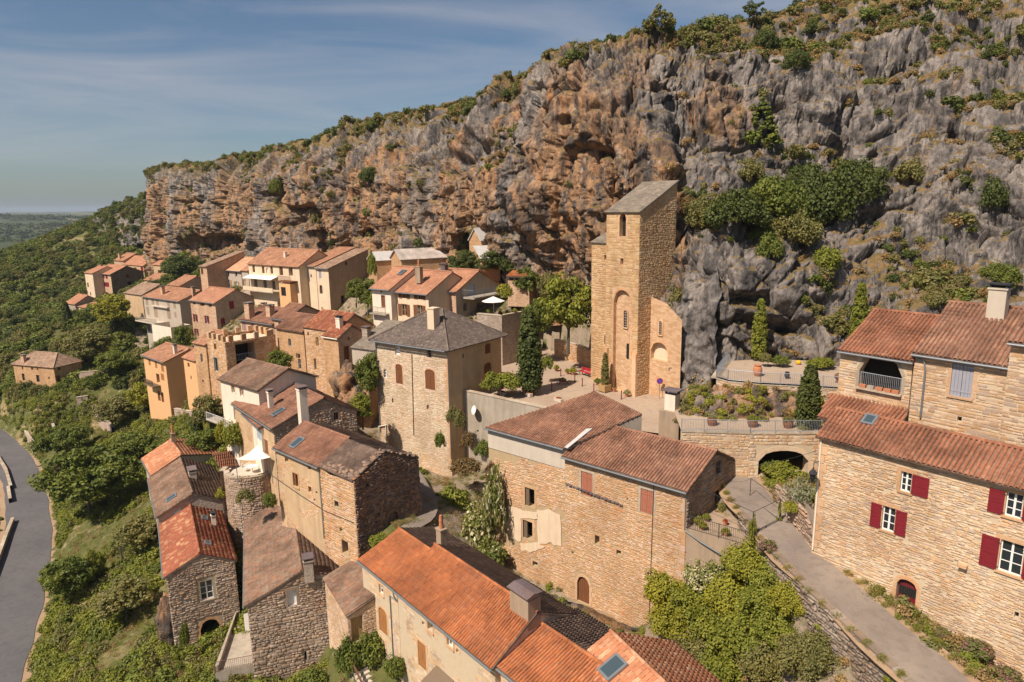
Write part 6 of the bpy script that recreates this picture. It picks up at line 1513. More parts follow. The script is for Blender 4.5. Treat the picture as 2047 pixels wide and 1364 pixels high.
_v7 = perp(np.r_[u7, 0]); railing('balcony_railing', [_p - np.r_[u7, 0] * 1.5 - _v7 * .6, _p + np.r_[u7, 0] * 1.5 - _v7 * .6], .95, 'iron', Sa1.e, .2)
Sa1.finish()
Sb1 = House('house', 'house with dormer, light blue arched door and gable balcony, left of the white parasol', loc=PZ(900, 640, 28))
z8 = zY(910, 583, 90)
vb1 = vol(Sb1, (857, 577), (911, 583), z8, 22.0, u=u7, w=9.4, rise=2.3, mat='masonry_warm', mats={2: 'plaster_grey'}, tile='far_orange', ov=.3, vov=.35, gutter='zinc', ops={0: [Dr(870, 608, 13, 24, c='blue_paint', arch=True, frame='stone_frame', ft=.1), Wn(891, 608, 8, 14, cols=1, rows=2, fm='blue_paint')],
                                                                                            2: [Dr(943, 580, 13, 22, c='blue_paint'), Ho(930, 614, 8, 16, arch=True), Ho(957, 614, 8, 18, arch=True)]})
_p = on_slope(Sb1, 0, 886, 574); mbx = MB(); _uu, _vv = vb1['U'], vb1['v']; mbx.box(_p + _vv * .6 + UP * .2, _uu, _vv, UP, .8, .7, .8); _d = mbx.build('dormer', MATS['plaster_cream'], Sb1.e)
MB().slab([_p - _uu * 1.2 + UP * .95 - _vv * .5, _p + _uu * 1.2 + UP * .95 - _vv * .5, _p + _uu * 1.2 + UP * 1.6 + _vv * 1.5, _p - _uu * 1.2 + UP * 1.6 + _vv * 1.5], .12).build('dormer_roof', MATS['tile_brown'], _d)
skylight(Sb1, 0, 906, 563, .8, 1.4); chimney(Sb1, 0, 889, 548, .7, .6, 1.2, 'stone_slate', 'cap')
_q0 = PW(921, 594, vb1['B'], vb1['U']); mbx = MB(); mbx.slab([_q0 + _uu * .05, _q0 + _uu * 2.4, _q0 + _uu * 2.4 + _vv * 7, _q0 + _uu * .05 + _vv * 7], .2); mbx.build('balcony', MATS['concrete'], Sb1.e)
railing('balcony_railing', [_q0 + _uu * .1, _q0 + _uu * 2.3, _q0 + _uu * 2.3 + _vv * 6.9], 1.0, 'steel_grey', Sb1.e, .18)
chimney(Sb1, 0, 938, 622, 1.4, 1.2, 2.0, 'plaster_grey', 'dark', base=PZ(938, 625, 29.2)); Sb1.finish()
Sc1 = House('house', 'tall narrow pale house with grey lean-to roof and dark side wall under the cliff', loc=PZ(640, 628, 25.5))
z9 = zY(640, 533, 126); gs = dict(cols=2, rows=2, fm='wood_old', frame='stone_frame', ft=.1)
vol(Sc1, (599, 530), (631, 534), z9 + .2, 21.0, u=u7, w=9.5, rise=2.8, roof='shed', mat='plaster_cream', tile='far_brown', ov=.3, gutter='zinc', ops={0: [Wn(613, 549, 5, 16, sl='blue_paint', sr='blue_paint', sw=.35, **gs), Wn(615, 577, 5, 16, **gs), Ho(622, 552, 3, 6), Ho(614, 603, 3, 4), Ho(616, 621, 7, 10, arch=True)]})
vol(Sc1, (632, 535), (656, 538), z9, 21.0, u=u7, w=9.5, rise=2.8, roof='shed', mat='plaster_cream', mats={2: 'plaster_dull'}, tile='far_old', ov=.3, vov=.2, gutter='zinc', ops={0: [Sh(640, 548, 5, 17, c='grey_paint'), Wn(642, 579, 5, 17, arch=.6, **gs), Ho(644, 617, 3, 5)], 2: [Ho(692, 527, 4, 7), Ho(686, 600, 8, 18)]})
chimney(Sc1, 0, 612, 519, .7, .6, 1.2, 'terracotta', 'none'); Sc1.finish()
Sd1 = House('house', 'long house with white awning over its gallery and brown roof under the cliff', loc=PZ(550, 612, 25.5))
z9 = zY(548, 528, 131)
vd1 = vol(Sd1, (496, 526), (598, 538), z9, 21.0, u=u7, w=9.0, rise=2.6, mat='plaster_cream', tile='far_brown', ov=.35, vov=.2, ops={0: [Ho(507, 537, 5, 15, ajar='wood_brown'), Ho(526, 539, 5, 15, ajar='wood_brown'), Ni(534, 541, 5, 11, arch=True, c='plaster_white'), Ho(543, 540, 5, 15, ajar='wood_brown'), Ho(562, 542, 7, 17, ajar='wood_brown'), Ho(581, 543, 8, 18),
                  Dr(511, 566, 7, 17, c='wood_old'), Dr(530, 568, 7, 17, c='wood_old'), Dr(547, 570, 7, 17, c='wood_old'), Dr(559, 571, 7, 17, c='grey_paint'), Ho(576, 578, 10, 20), Ho(561, 607, 13, 22, arch=True), Ho(527, 612, 10, 12, arch=True), Ho(581, 617, 10, 10, arch=True)]})
_W = vd1['W'][0]; _p = PW(527, 556, _W.P0, _W.n)
mbx = MB(); mbx.slab([_p - vd1['U'] * 4.6 + UP * .5, _p + vd1['U'] * 4.6 + UP * .5, _p + vd1['U'] * 4.6 - vd1['v'] * 1.6, _p - vd1['U'] * 4.6 - vd1['v'] * 1.6], .06); mbx.build('awning', MATS['canvas'], Sd1.e)
_p = PW(528, 581, _W.P0, _W.n); mbx = MB(); mbx.box(_p - vd1['v'] * .7, vd1['U'], vd1['v'], UP, 4.9, .7, .12); mbx.build('gallery_floor', MATS['concrete'], Sd1.e)
mbx = MB(); mbx.box(_p - vd1['v'] * 1.35 + UP * .4, vd1['U'], vd1['v'], UP, 4.9, .06, .38); mbx.build('gallery_parapet', MATS['plaster_cream'], Sd1.e)
_p = PW(582, 562, _W.P0, _W.n); mbx = MB(); mbx.box(_p - vd1['v'] * .8, vd1['U'], vd1['v'], UP, 2.0, .8, .1); mbx.build('balcony', MATS['wood_brown'], Sd1.e)
railing('balcony_railing', [_p - vd1['v'] * 1.5 - vd1['U'] * 1.9, _p - vd1['v'] * 1.5 + vd1['U'] * 1.9], 1.0, 'wood_brown', Sd1.e, .18, .02)
mbx = MB(); _p = PW(583, 590, _W.P0, _W.n); mbx.box(_p - vd1['v'] * .7, vd1['U'], vd1['v'], UP, 1.7, .7, 2.3); _bay = mbx.build('bay', MATS['plaster_yellow'], Sd1.e)
mbx = MB(); mbx.box(_p - vd1['v'] * 1.36 - vd1['U'] * .4 + UP * .8, vd1['U'], vd1['v'], UP, .7, .06, .8); mbx.build('bay_window', MATS['inside_shade'], _bay)
chimney(Sd1, 0, 571, 514, .5, .5, .9, 'plaster_white', 'none'); Sd1.finish()
Se1 = House('house', 'long low house with pale pink tile roof under the left part of the cliff', loc=PZ(450, 590, 25))
z9 = zY(448, 537, 152); ps = dict(sl='wood_tan', sr='wood_tan', sw=.5, cols=2, rows=2, bar=.09)
vol(Se1, (414, 536), (482, 544), z9, 20.0, u=u7, w=9.0, rise=2.3, mat='plaster_grey', tile='far_pale', ov=.35, gutter='zinc', ops={0: [Ho(424, 545, 3, 10), Wn(440, 547, 4, 11, cols=1, rows=1), Wn(456, 548, 4, 11, cols=1, rows=1), Wn(472, 549, 4, 10, cols=1, rows=1), Wn(429, 563, 4, 11, cols=1, rows=1), Wn(447, 566, 5, 12, **ps), Wn(458, 567, 5, 14, **ps), Wn(473, 569, 5, 12, **ps)]})
vol(Se1, (483, 540), (496, 544), z9 + .5, 20.0, u=u7, w=6.0, rise=1.6, mat='plaster_grey', tile='far_orange', ops={0: [Dr(489, 571, 6, 24, c='wood_tan')]})
vol(Se1, (399, 532), (413, 535), z9 + 1.0, 20.0, u=u7, w=9.0, rise=2.6, roof='shed', mat='masonry_warm', tile='far_old', ops={0: [Ho(404, 543, 4, 12)]}); Se1.finish()
Sf1 = House('stone_barn', 'twin-gabled stone barn with rusty corrugated iron roof under the cliff', 'barn', loc=PY(780, 572, 112))
ub = np.array([.55, .84]); z9 = zY(802, 519, 113)
_g1 = PY(802, 520, 113); 
vol(Sf1, None, None, z9, 24.0, A=_g1, B=_g1 + np.array([7.5, 4.2, 0]), side=1, w=5.2, rise=1.5, mat='masonry_ochre', tile='metal_rust', ov=.2, vov=.25, ridge=False, ops={1: [Ho(777, 524, 4, 10, frame='stone_frame', ft=.08), Ho(775, 548, 5, 8)]})
_g2 = PY(752, 521, 116)
vol(Sf1, None, None, zY(752, 521, 116), 24.0, A=_g2, B=_g2 + np.array([5.5, 3.1, 0]), side=1, w=4.4, rise=1.3, mat='masonry_ochre', tile='metal_pale', ov=.2, vov=.25, ridge=False, ops={1: [Ho(736, 531, 4, 11, frame='stone_frame', ft=.08), Dr(734, 563, 6, 17, c='white_paint')]}); Sf1.finish()
Sg1 = House('stone_hut', 'small stone hut with corrugated roof perched on a cliff ledge', 'hut', loc=PY(955, 495, 104))
_g3 = PY(962, 480, 102); vol(Sg1, None, None, _g3[2], _g3[2] - 4, A=_g3, B=_g3 + np.array([2.4, 2.0, 0]), side=1, w=3.0, rise=1.7, mat='masonry_ochre', tile='metal_pale', ov=.15, vov=.2, ridge=False); Sg1.finish()
Sh1 = House('shed', 'pale corrugated metal shed roof among ivy below the perched hut', 'shed', loc=PY(960, 520, 99))
_g3 = PY(962, 516, 99); vol(Sh1, None, None, _g3[2], _g3[2] - 3.5, A=_g3, B=_g3 + np.array([2.7, 1.2, 0]), side=1, w=2.6, rise=1.5, mat='masonry_ochre', tile='metal_pale', ov=.2, vov=.2, roof='shed'); Sh1.finish()
Si1 = House('cottage', 'small cottage with red fascia and big window at the foot of the cliff', 'cottage', loc=PY(1040, 585, 94))
_g3 = PY(1015, 552, 94); vol(Si1, None, None, _g3[2], _g3[2] - 4.2, A=_g3, B=_g3 + np.array([2.9, -1.2, 0]), side=1, w=3.0, rise=.7, roof='shed', mat='masonry_warm', tile='tile_orange', level='mid', ov=.35, ops={0: [Wn(1037, 565, 14, 18, cols=2, rows=1, fm='red_paint'), Wn(1023, 557, 9, 9, cols=2, rows=1, fm='red_paint')]}); Si1.finish()
# far left houses
Qa = House('stone_house', 'stone house with four dark red shutters and brown roof, left centre', loc=PZ(410, 690, 18))
zq = zY(430, 605, 128); qs = dict(sl='red_paint', sr='red_paint', sw=.35, cols=1, rows=1)
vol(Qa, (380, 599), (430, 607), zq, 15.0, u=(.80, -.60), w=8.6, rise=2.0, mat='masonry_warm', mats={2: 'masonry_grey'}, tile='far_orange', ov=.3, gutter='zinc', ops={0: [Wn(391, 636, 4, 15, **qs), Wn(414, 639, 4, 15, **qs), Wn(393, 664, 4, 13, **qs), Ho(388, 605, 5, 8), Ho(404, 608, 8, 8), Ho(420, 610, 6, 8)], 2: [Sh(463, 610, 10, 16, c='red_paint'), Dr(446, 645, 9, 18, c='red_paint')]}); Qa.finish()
Qb = House('house', 'pale grey three-storey house with brown shutters and concrete balconies, left', loc=PZ(330, 690, 15))
zq = zY(330, 596, 142); qs = dict(c='plaster_dull')
vqb = vol(Qb, (286, 592), (359, 602), zq, 11.0, u=(.80, -.60), w=9.0, rise=1.6, mat='plaster_grey', tile='far_brown', ov=.3, gutter='zinc', ops={0: [Sh(x, y, 5, 14, **qs) for x, y in ((294, 603), (306, 605), (315, 606), (337, 609), (349, 610))] + [Sh(x, y, w_, h_, **qs) for x, y, w_, h_ in ((296, 622, 5, 16), (312, 626, 7, 18), (338, 629, 7, 18), (351, 630, 4, 10))] + [Ho(297, 655, 6, 14), Sh(309, 657, 5, 14, **qs)]})
_W = vqb['W'][0]
for _y, _l, _d in ((613, 3.4, .5), (642, 4.6, 2.2)):
    _p = PW(322 if _y < 620 else 312, _y, _W.P0, _W.n); mbx = MB(); mbx.box(_p - vqb['v'] * _d / 2, vqb['U'], vqb['v'], UP, _l, _d / 2, .1); mbx.build('balcony', MATS['concrete_pale'], Qb.e)
    if _y > 620: railing('balcony_railing', [_p - vqb['v'] * (_d - .1) - vqb['U'] * (_l - .1), _p - vqb['v'] * (_d - .1) + vqb['U'] * (_l - .1)], 1.0, 'concrete_pale', Qb.e, .3, .04)
chimney(Qb, 0, 326, 588, .8, .6, 1.4, 'masonry_warm', 'cap'); chimney(Qb, 0, 387, 588, .7, .6, 1.2, 'masonry_warm', 'cap')
vol(Qb, (303, 648), (341, 654), zY(322, 651, 135), 10.5, u=(.80, -.60), w=4, roof='flat', mat='plaster_white', ops={0: [Sh(296, 655, 5, 14, c='grey_paint')]})
Qb.finish()
Qc = House('house', 'small house with low brown roof above the grey three-storey house', loc=PZ(365, 590, 22))
vol(Qc, (336, 569), (360, 573), zY(350, 571, 152), 18.0, u=(.80, -.60), w=8, rise=1.7, mat='masonry_warm', mats={2: 'masonry_grey'}, tile='far_brown', ops={0: [Ho(352, 577, 6, 5)]}); Qc.finish()
def far_house(name, label, a, b, Y, drop, w, rise, mat='masonry_warm', tile='far_brown', u=(.80, -.60), ops={}, mats={}, roof='gable', ch=None, cat='house', **k):
    h = House(name, label, cat, loc=PY((a[0] + b[0]) / 2, b[1] + 20, Y)); z = zY((a[0] + b[0]) / 2, (a[1] + b[1]) / 2, Y)
    v = vol(h, a, b, z, z - drop, u=u, w=w, rise=rise, mat=mat, tile=tile, ops=ops, mats=mats, roof=roof, **k)
    if ch: chimney(h, 0, *ch)
    h.finish(); return h, v
rsx = dict(c='red_paint')
far_house('house', 'far stone house with long lit front, red shutters and dark side wall', (186, 545), (221, 550), 214, 10, 10, 2.2, u=(.80, -.60), mats={2: 'masonry_dark'}, tile='far_orange', gutter='zinc', ops={0: [Wn(194, 566, 3, 10, cols=1, rows=1), Wn(199, 567, 3, 10, cols=1, rows=1), Sh(207, 553, 4, 7, **rsx), Sh(213, 554, 4, 7, **rsx), Sh(212, 569, 12, 9, **rsx), Ho(213, 588, 10, 8, arch=True)], 2: [Sh(255, 552, 6, 7, **rsx), Ho(260, 568, 9, 10)]}, ch=(204, 541, .8, .7, 1.6, 'masonry_warm'))
far_house('house', 'far narrow cream house at the left end of the row', (169, 545), (185, 548), 213, 17, 9, 1.8, mat='plaster_cream', tile='far_orange', ops={0: [Ho(176, 570, 3, 9), Ho(175, 585, 2, 7), Ho(181, 588, 2, 7)]})
far_house('house', 'far gabled house with small red shutters below the wooded rocks', (246, 528), (273, 534), 232, 10, 8, 2.6, mat='plaster_ochre', tile='far_orange', ops={0: [Sh(256, 524, 4, 6, **rsx), Dr(271, 540, 5, 10, **rsx), Sh(253, 541, 5, 7, **rsx), Sh(284, 539, 5, 10, **rsx)]}, extB=5)
far_house('house', 'far house with brown roof half hidden at the top left of the row', (228, 520), (247, 524), 238, 8, 9, 2.2, tile='far_brown', ch=(240, 517, .9, .7, 1.5, 'masonry_warm'))
far_house('house', 'little gabled house with orange roof left of the big round tree', (306, 529), (326, 533), 222, 8, 7, 1.8, mat='plaster_ochre', tile='far_orange', ops={0: [Sh(318, 543, 5, 6, **rsx)]})
far_house('house', 'low dark roofed house in front of the little gabled house', (288, 559), (312, 562), 205, 5, 7, 1.6, tile='far_brown')
far_house('house', 'low house with wide brown roof beside the lime-green tree', (249, 585), (284, 590), 165, 6, 9, 2.0, mat='plaster_ochre', tile='far_old')
far_house('stone_hut', 'roofless looking small stone hut with orange lean-to on the wooded slope', (131, 605), (150, 609), 188, 6, 7, 2.0, mat='masonry_grey', tile='far_orange', cat='hut')
far_house('shed', 'tiny orange-roofed shed beside the small stone hut', (157, 613), (178, 615), 185, 4, 4, .8, mat='plaster_cream', tile='far_orange', roof='shed', cat='shed')
hU, vU = far_house('house', 'yellow plastered house with wooden balcony below the crenellated tower', (286, 708), (331, 728), 106, 11, 7.5, 1.3, mat='plaster_yellow', tile='far_brown', u=(.74, -.67), gutter='zinc', ov=.35, ops={0: [Sh(299, 724, 4, 13, c='wood_orange'), Sh(312, 729, 4, 14, c='wood_orange'), Sh(325, 736, 5, 15, c='wood_orange'), Ho(316, 757, 6, 18), Sh(325, 754, 6, 13, c='wood_orange'), Dr(318, 792, 5, 20, c='wood_brown'), Dr(325, 795, 5, 20, c='wood_brown')]}, ch=(351, 707, .5, .5, 1.2, 'plaster_white'))
_W = vU['W'][0]; _p = PW(312, 768, _W.P0, _W.n); mbx = MB(); mbx.box(_p - vU['v'] * .6, vU['U'], vU['v'], UP, 1.9, .6, .08); mbx.build('balcony', MATS['wood_old'], hU.e)
railing('balcony_railing', [_p - vU['v'] * 1.1 - vU['U'] * 1.8, _p - vU['v'] * 1.1 + vU['U'] * 1.8], .95, 'wood_old', hU.e, .14, .02)
far_house('house', 'narrow yellow annex with red roof between yellow house and stone tower', (366, 713), (391, 720), 101, 10, 5, 1.2, mat='plaster_yellow', tile='far_orange', u=(.74, -.67), ops={0: [Ho(377, 730, 4, 8, ajar='wood_brown'), Ho(382, 755, 2, 7)]})
far_house('stone_house', 'isolated stone house with hipped brown roof above the valley road, far left', (26, 727), (107, 734), 134, 7.5, 6.0, 2.0, mat='masonry_ochre', tile='far_old', u=(.94, -.33), roof='hip', hipd=2.4, ops={0: [Wn(47, 754, 5, 14, cols=1, rows=2, fm='wood_old', frame='stone_frame', ft=.1), Wn(76, 757, 6, 14, cols=1, rows=2, fm='wood_old', frame='stone_frame', ft=.1), Ho(45, 736, 3, 6), Ho(64, 737, 4, 6), Ho(75, 738, 3, 5), Ho(41, 763, 3, 5), Ho(98, 756, 3, 4)], 2: [Wn(118, 736, 5, 9, cols=1, rows=1, fm='wood_old', frame='stone_frame', ft=.1), Dr(117, 757, 8, 13, c='wood_brown')]}, ch=(48, 723, .8, .6, 1.1, 'masonry_warm'))
# --- church
Ch = House('church', 'tall golden stone church tower built against the cliff', 'church', loc=PZ(1245, 785, 25))
Pa_, Pb_ = PZ(1214, 776, 25.0), PZ(1272, 793, 25.0); uc = (Pb_ - Pa_) / np.linalg.norm(Pb_ - Pa_); vcn = perp(uc); vcn = vcn if vcn[1] > 0 else -vcn
At = PW(1213, 423, Pa_, vcn)
vt = vol(Ch, None, None, At[2], 23.5, A=At, B=Pb_, u=uc[:2], r=(1286, 366), roof='shed', mat='masonry_tower', tile='lauze_roof', ov=.22, vov=.15, stones={0: ('stone_tower', .18, .34, .3, .75, .014, False, 24.6), 2: ('stone_tower', .12, .24, .22, .55, .03, False, 24.6)},
         ops={0: [Ho(1245, 450, 13, 46, arch=True, frame='stone_frame', ft=.16, deep=.5), Ho(1243, 523, 6, 13), Ni(1243, 682, 34, 204, arch=True, c='masonry_tower', deep=.4, frame='stone_frame', ft=.2)]})
_W = vt['W'][0]
def lancet(W, px, py, w, h, off, par):
    c = PW(px, py, W.P0 + W.n * off, W.n); s = (c - W.P0) @ W.U; hw = w / 2; pts = [(s - hw, c[2] - h / 2), (s + hw, c[2] - h / 2)] + [(s + hw * math.cos(t), c[2] + h / 2 - hw + hw * math.sin(t)) for t in np.linspace(0, math.pi, 9)]
    mb = MB(); n = len(pts)
    for i in range(n):
        a, b = pts[i], pts[(i + 1) % n]; mb.tube([W.at(a[0], a[1], off + .03), W.at(b[0], b[1], off + .03)], .09, 5)
    f = mb.build('window_frame', MATS['stone_frame'], par); obj('pane', [W.at(a, b, off + .02) for a, b in pts], [list(range(n))], MATS['glass'], f)
    mb = MB()
    for k in range(1, 7): z = c[2] - h / 2 + h * k / 7; mb.tube([W.at(s - hw, z, off + .04), W.at(s + hw, z, off + .04)], .02, 4)
    mb.tube([W.at(s, c[2] - h / 2, off + .04), W.at(s, c[2] + h / 2, off + .04)], .02, 4); mb.build('glazing_bar', MATS['mortar_grey'], f)
lancet(_W, 1251, 638, .62, 2.0, -.38, Ch.e)
mbx = MB(); _c = PW(1250, 703, _W.P0, _W.n); mbx.box(_c - _W.n * .36, _W.U, _W.n, UP, .16, .04, .8); mbx.build('slit_window', MATS['inside_shade'], Ch.e)
for s0_, s1_ in ((-.02, .55), (vt['ln'] - .55, vt['ln'] + .02)):                           # flat corner buttresses
    mbx = MB(); box_on(mbx, _W, s0_, s1_, 23.5, 29.6, .0, .22); mbx.build('buttress', MATS['stone_frame'], Ch.e)
for i in range(30):
    l_ = .6 if i % 2 else .38; mbx = MB(); box_on(mbx, _W, vt['ln'] - l_, vt['ln'] + .01, 29.7 + i * .46, 30.12 + i * .46, -.02, .03)
    if 30.2 + i * .46 < vt['ze']: mbx.build('quoin', MATS['stone_tower'], Ch.e)
_Al = PW(1183, 484, Pa_ + vcn * 1.3, vcn); _Bl = At + vcn * 1.3
vl = vol(Ch, None, None, _Al[2], 23.5, A=_Al, B=_Bl, u=uc[:2], w=5.5, rise=2.3, roof='shed', mat='masonry_tower', stones={0: ('stone_tower', .14, .28, .25, .6, .03, False, 24.6)}, tile='lauze_roof', ov=.2, vov=.15, ops={0: [Ho(1210, 515, 5, 10), Ho(1210, 680, 4, 18)]})
_Ar = vt['B'] + vcn * 1.9
wall(Ch, _Ar - uc * .1, _Ar + uc * 4.2, 23.0, [(0, 35.5), (2.2, 35.0), (4.3, 33.5)], -vcn, 'masonry_tower', [Ni(1318, 703, 34, 36, arch=True, deep=.5, c='plaster_cream', frame='stone_frame', ft=.16)])
lancet(Ch.walls.get(0) or wall(Ch, _Ar - uc * .1 - vcn * .01, _Ar + uc * .2 - vcn * .01, 23.0, [(0, 24), (.3, 24)], -vcn, 'plaster_ochre', name='plinth'), 1321, 656, .5, 1.6, .0, Ch.e)
Ch.finish()
Fo = House('lookout', 'small stone lookout with square window high on the cliff beside the tower', 'lookout', loc=PY(1375, 400, 83))
_f = PY(1346, 338, 82.5); vol(Fo, None, None, _f[2], _f[2] - 6, A=_f, B=_f + np.array([3.6, .3, 0]), side=1, w=3, rise=.5, roof='shed', mat='masonry_ochre', tile='lauze_roof', ops={0: [Ho(1354, 350, 7, 9, frame='stone_frame', ft=.1), Ho(1378, 344, 2, 2)]}); Fo.finish()
# ------------------------------------------------------------------ retaining walls, railings, street furniture
def poly_wall(name, label, pts, zb, zt, mat, cat='wall', ops={}, stones=None, cap='stone_pale', thick=.45, h=None, sideout=None):
    """a wall along a polyline of places (outer face), with a coping"""
    h = h or House(name, label, cat, loc=(pts[0][0], pts[0][1], zb))
    for i, (a, b) in enumerate(zip(pts[:-1], pts[1:])):
        a, b = np.asarray(a, float), np.asarray(b, float); d = b - a; d[2] = 0; ln = np.linalg.norm(d); d /= ln; n = perp(d)
        if (n @ (CC - a)) < 0: n = -n
        za, zb2 = (zt[i], zt[i + 1]) if hasattr(zt, '__len__') else (zt, zt)
        W = wall(h, a, b, zb, [(0, za), (ln, zb2)], n, mat, ops.get(i, ()), stones)
        if not ops.get(i): wall(h, a - n * thick, b - n * thick, zb, [(0, za), (ln, zb2)], -n, mat)
        if cap:
            k = max(1, int(ln / .8)); 
            for j in range(k):
                p, q = a + d * ln * j / k, a + d * ln * (j + 1) / k; z0 = za + (zb2 - za) * j / k; z1 = za + (zb2 - za) * (j + 1) / k
                mb = MB(); mb.slab([np.r_[(p + n * .05 + d * .01)[:2], z0 + .1], np.r_[(q + n * .05 - d * .01)[:2], z1 + .1], np.r_[(q - n * (thick + .03) - d * .01)[:2], z1 + .1], np.r_[(p - n * (thick + .03) + d * .01)[:2], z0 + .1]], .1)
                mb.build('coping_stone', MATS[cap], h.e)
    h.finish(); return h
ts = ('stone_cream', .14, .3, .2, .5, .035, True)
aw = poly_wall('arched_wall', 'stone retaining wall with a wide arch beside the lane', [TER1[0], TER1[1], TER1[2]], 22.5, TER1_Z - .08, 'mortar_cream', ops={1: [Ho(1566, 926, 100, 50, arch=.85, deep=1.1, frame='stone_cream', ft=.3)], 0: []}, stones=ts)
tw = poly_wall('garden_wall', 'curved stone terrace wall below the cypress garden', TER2[:5], 26.5, TER2_Z - .1, 'mortar_grey', stones=('stone_cream', .14, .28, .2, .5, .04, True))
poly_wall('garden_wall', 'low end of the terrace wall at the rock outcrop', [TER2[8], TER2[0]], 26.5, TER2_Z - .1, 'masonry_terrace')
sw_ = poly_wall('square_wall', 'tall grey concrete retaining wall below the church square', [SQUARE[0], SQUARE[1], SQUARE[2], SQUARE[3]], 14.0, [25.9, 25.75, 25.5, 25.1], 'concrete', ops={0: [Ho(955, 862, 4, 4), Ho(985, 812, 4, 4)]}, cap='stone_pale')
poly_wall('stone_wall', 'stone garden wall behind the red bench', [PZ(1108, 713, 25), PZ(1150, 724, 25), PZ(1188, 742, 25)], 24.3, 27.3, 'mortar_ochre', stones=('stone_ochre', .14, .28, .2, .5, .04, True))
poly_wall('terrace_wall', 'stone wall of the parasol terrace', [PY(953, 626, 87), PY(1003, 634, 85), PY(1046, 622, 88)], 23.5, zY(1003, 632, 85), 'masonry_grey')
# lane edge wall down to the bushes, and the bank on the other side
k0 = 22
sgn = -1.0 if ((RN[30] + np.r_[lnn[24], 0] * 2)[:2] @ np.array([.75, .66])) > (RN[30][:2] @ np.array([.75, .66])) else 1.0
lp = [RN[i] + np.r_[lnn[i - 6], 0] * sgn * 1.75 for i in range(k0, len(RN) - 1, 4)]
poly_wall('lane_wall', 'rough dry-stone wall holding up the lane above the bushes', lp, 13.0, [p[2] + .05 for p in lp], 'mortar_grey', stones=('stone_rough', .09, .26, .14, .42, .16, True, 16.5), cap='stone_rough', thick=.4)
bp = [PZ(1552, 985, 24.2), PZ(1582, 1020, 24.2), PZ(1612, 1060, 23.9), PZ(1626, 1085, 23.6)]
poly_wall('bank_wall', 'broken stone bank between lane and the red-shuttered house', bp, 21.5, [24.9, 25.3, 25.2, 24.3], 'mortar_grey', stones=('stone_grey', .14, .34, .2, .55, .14, True), cap=None)
# railings
lz = [p - UP * 1.2 + np.array([random.uniform(-.1, .1), random.uniform(-.1, .1), random.uniform(-1.6, 1.1)]) + np.r_[perp(np.r_[(lp[-1] - lp[0])[:2], 0] / np.linalg.norm((lp[-1] - lp[0])[:2]))[:2], 0] * 0 for a_, b_ in zip(lp[:-1], lp[1:]) for p in [a_ + (b_ - a_) * t for t in np.linspace(0, 1, 9)[:-1]]]
def rail_thing(label, pts, hgt, mat, gap=.13, name='railing'):
    e = thing(name, label, 'railing', pts[0]); railing(name, pts, hgt, mat, e, gap); return e
up1 = UP * .05
rail_thing('grey metal railing on top of the arched wall', [TER1[0] + up1, TER1[1] + up1, TER1[2] + up1], .95, 'steel_grey', .12)
rail_thing('grey railing round the garden terrace with cypress', [TER2[8] + up1, TER2[0] + up1, TER2[1] + up1, TER2[2] + up1, TER2[3] + up1, TER2[4] + up1], .95, 'steel_grey', .14)
# small terrace at the gable of the centre house
gb, gu, gv = vc['B'], vc['U'], vc['v']; fz = 22.55
tq = [gb + gu * .02, gb + gu * 4.6 + gv * .3, gb + gu * 5.2 + gv * 3.4, gb + gu * 2.2 + gv * 5.6, gb + gu * .02 + gv * 5.6]
tb = thing('balcony_terrace', 'small terrace with black railing and potted plants at the gable of the centre house', 'terrace', (gb[0], gb[1], fz))
MB().prism([(p[0], p[1]) for p in tq], fz - 5.5, fz).build('terrace_floor', MATS['plaster_dull'], tb)
rp_ = [np.r_[p[:2], fz] for p in (tq[0] + gu * .1, tq[1], tq[2], tq[3])]
railing('railing', rp_, 1.0, 'iron', tb, .13, .012)
mbx = MB()
for p in (rp_[1], rp_[2], rp_[3]): mbx.tube([p, p + UP * 2.5], .025, 6)
mbx.tube([rp_[1] + UP * 2.5, rp_[2] + UP * 2.5, rp_[3] + UP * 2.5], .02, 5); mbx.tube([rp_[1] + UP * 2.5, gb + gu * .02 + gv * 1.5 + UP * (2.6 + fz - gb[2])], .02, 5); mbx.build('pergola_frame', MATS['iron'], tb)
def pot(label, base, r=.2, h=.35, mat='terracotta', leaf='leaf_bright', lr=.4, lh=None, name='flower_pot', kind='bush', group=None):
    e = thing(name, label, 'flower pot', base, group); base = np.asarray(base, float)
    MB().lathe(base, [(r * .65, 0), (r * .9, h * .8), (r, h * .86), (r, h)], 12).build('pot', MATS[mat], e, smooth=False)
    place_crown('plant', proto(kind, leaf, 1), base + UP * h * .85, lr, lr, lh or lr * 1.1, e); return e
for k, (a, b, r_, lf, lb) in enumerate([(.45, 1.0, .42, 'leaf_lime', 'lime green pot plant in the corner by the gable'), (1.0, .55, .38, 'leaf_lime', 'lime green pot plant against the front railing'), (.6, 1.9, .34, 'leaf_bright', 'leafy pot plant by the gable wall'), (2.6, .7, .36, 'leaf_lime', 'lime pot plant in the middle of the front railing'),
                                       (4.3, 1.2, .3, 'leaf_yellow', 'yellow flowering pot at the terrace corner'), (3.6, 2.7, .32, 'leaf_lime', 'lime pot plant beside the lane side railing'), (1.9, 2.2, .22, 'leaf_red', 'small pot of red flowers on the terrace floor'), (4.4, 2.6, .3, 'leaf_bright', 'pot plant beside the pergola post')]):
    pot(lb, gb * np.array([1, 1, 0]) + UP * fz + gu * a + gv * b, .17, .3, 'terracotta', lf, r_)
_pb = gb * np.array([1, 1, 0]) + UP * fz
tag(place_crown('climbing_vine', proto('open', 'leaf_lime', 1), rp_[1] + UP * 1.3, .3, .3, 1.4), 'thin vine climbing the pergola post of the small terrace', 'vine')
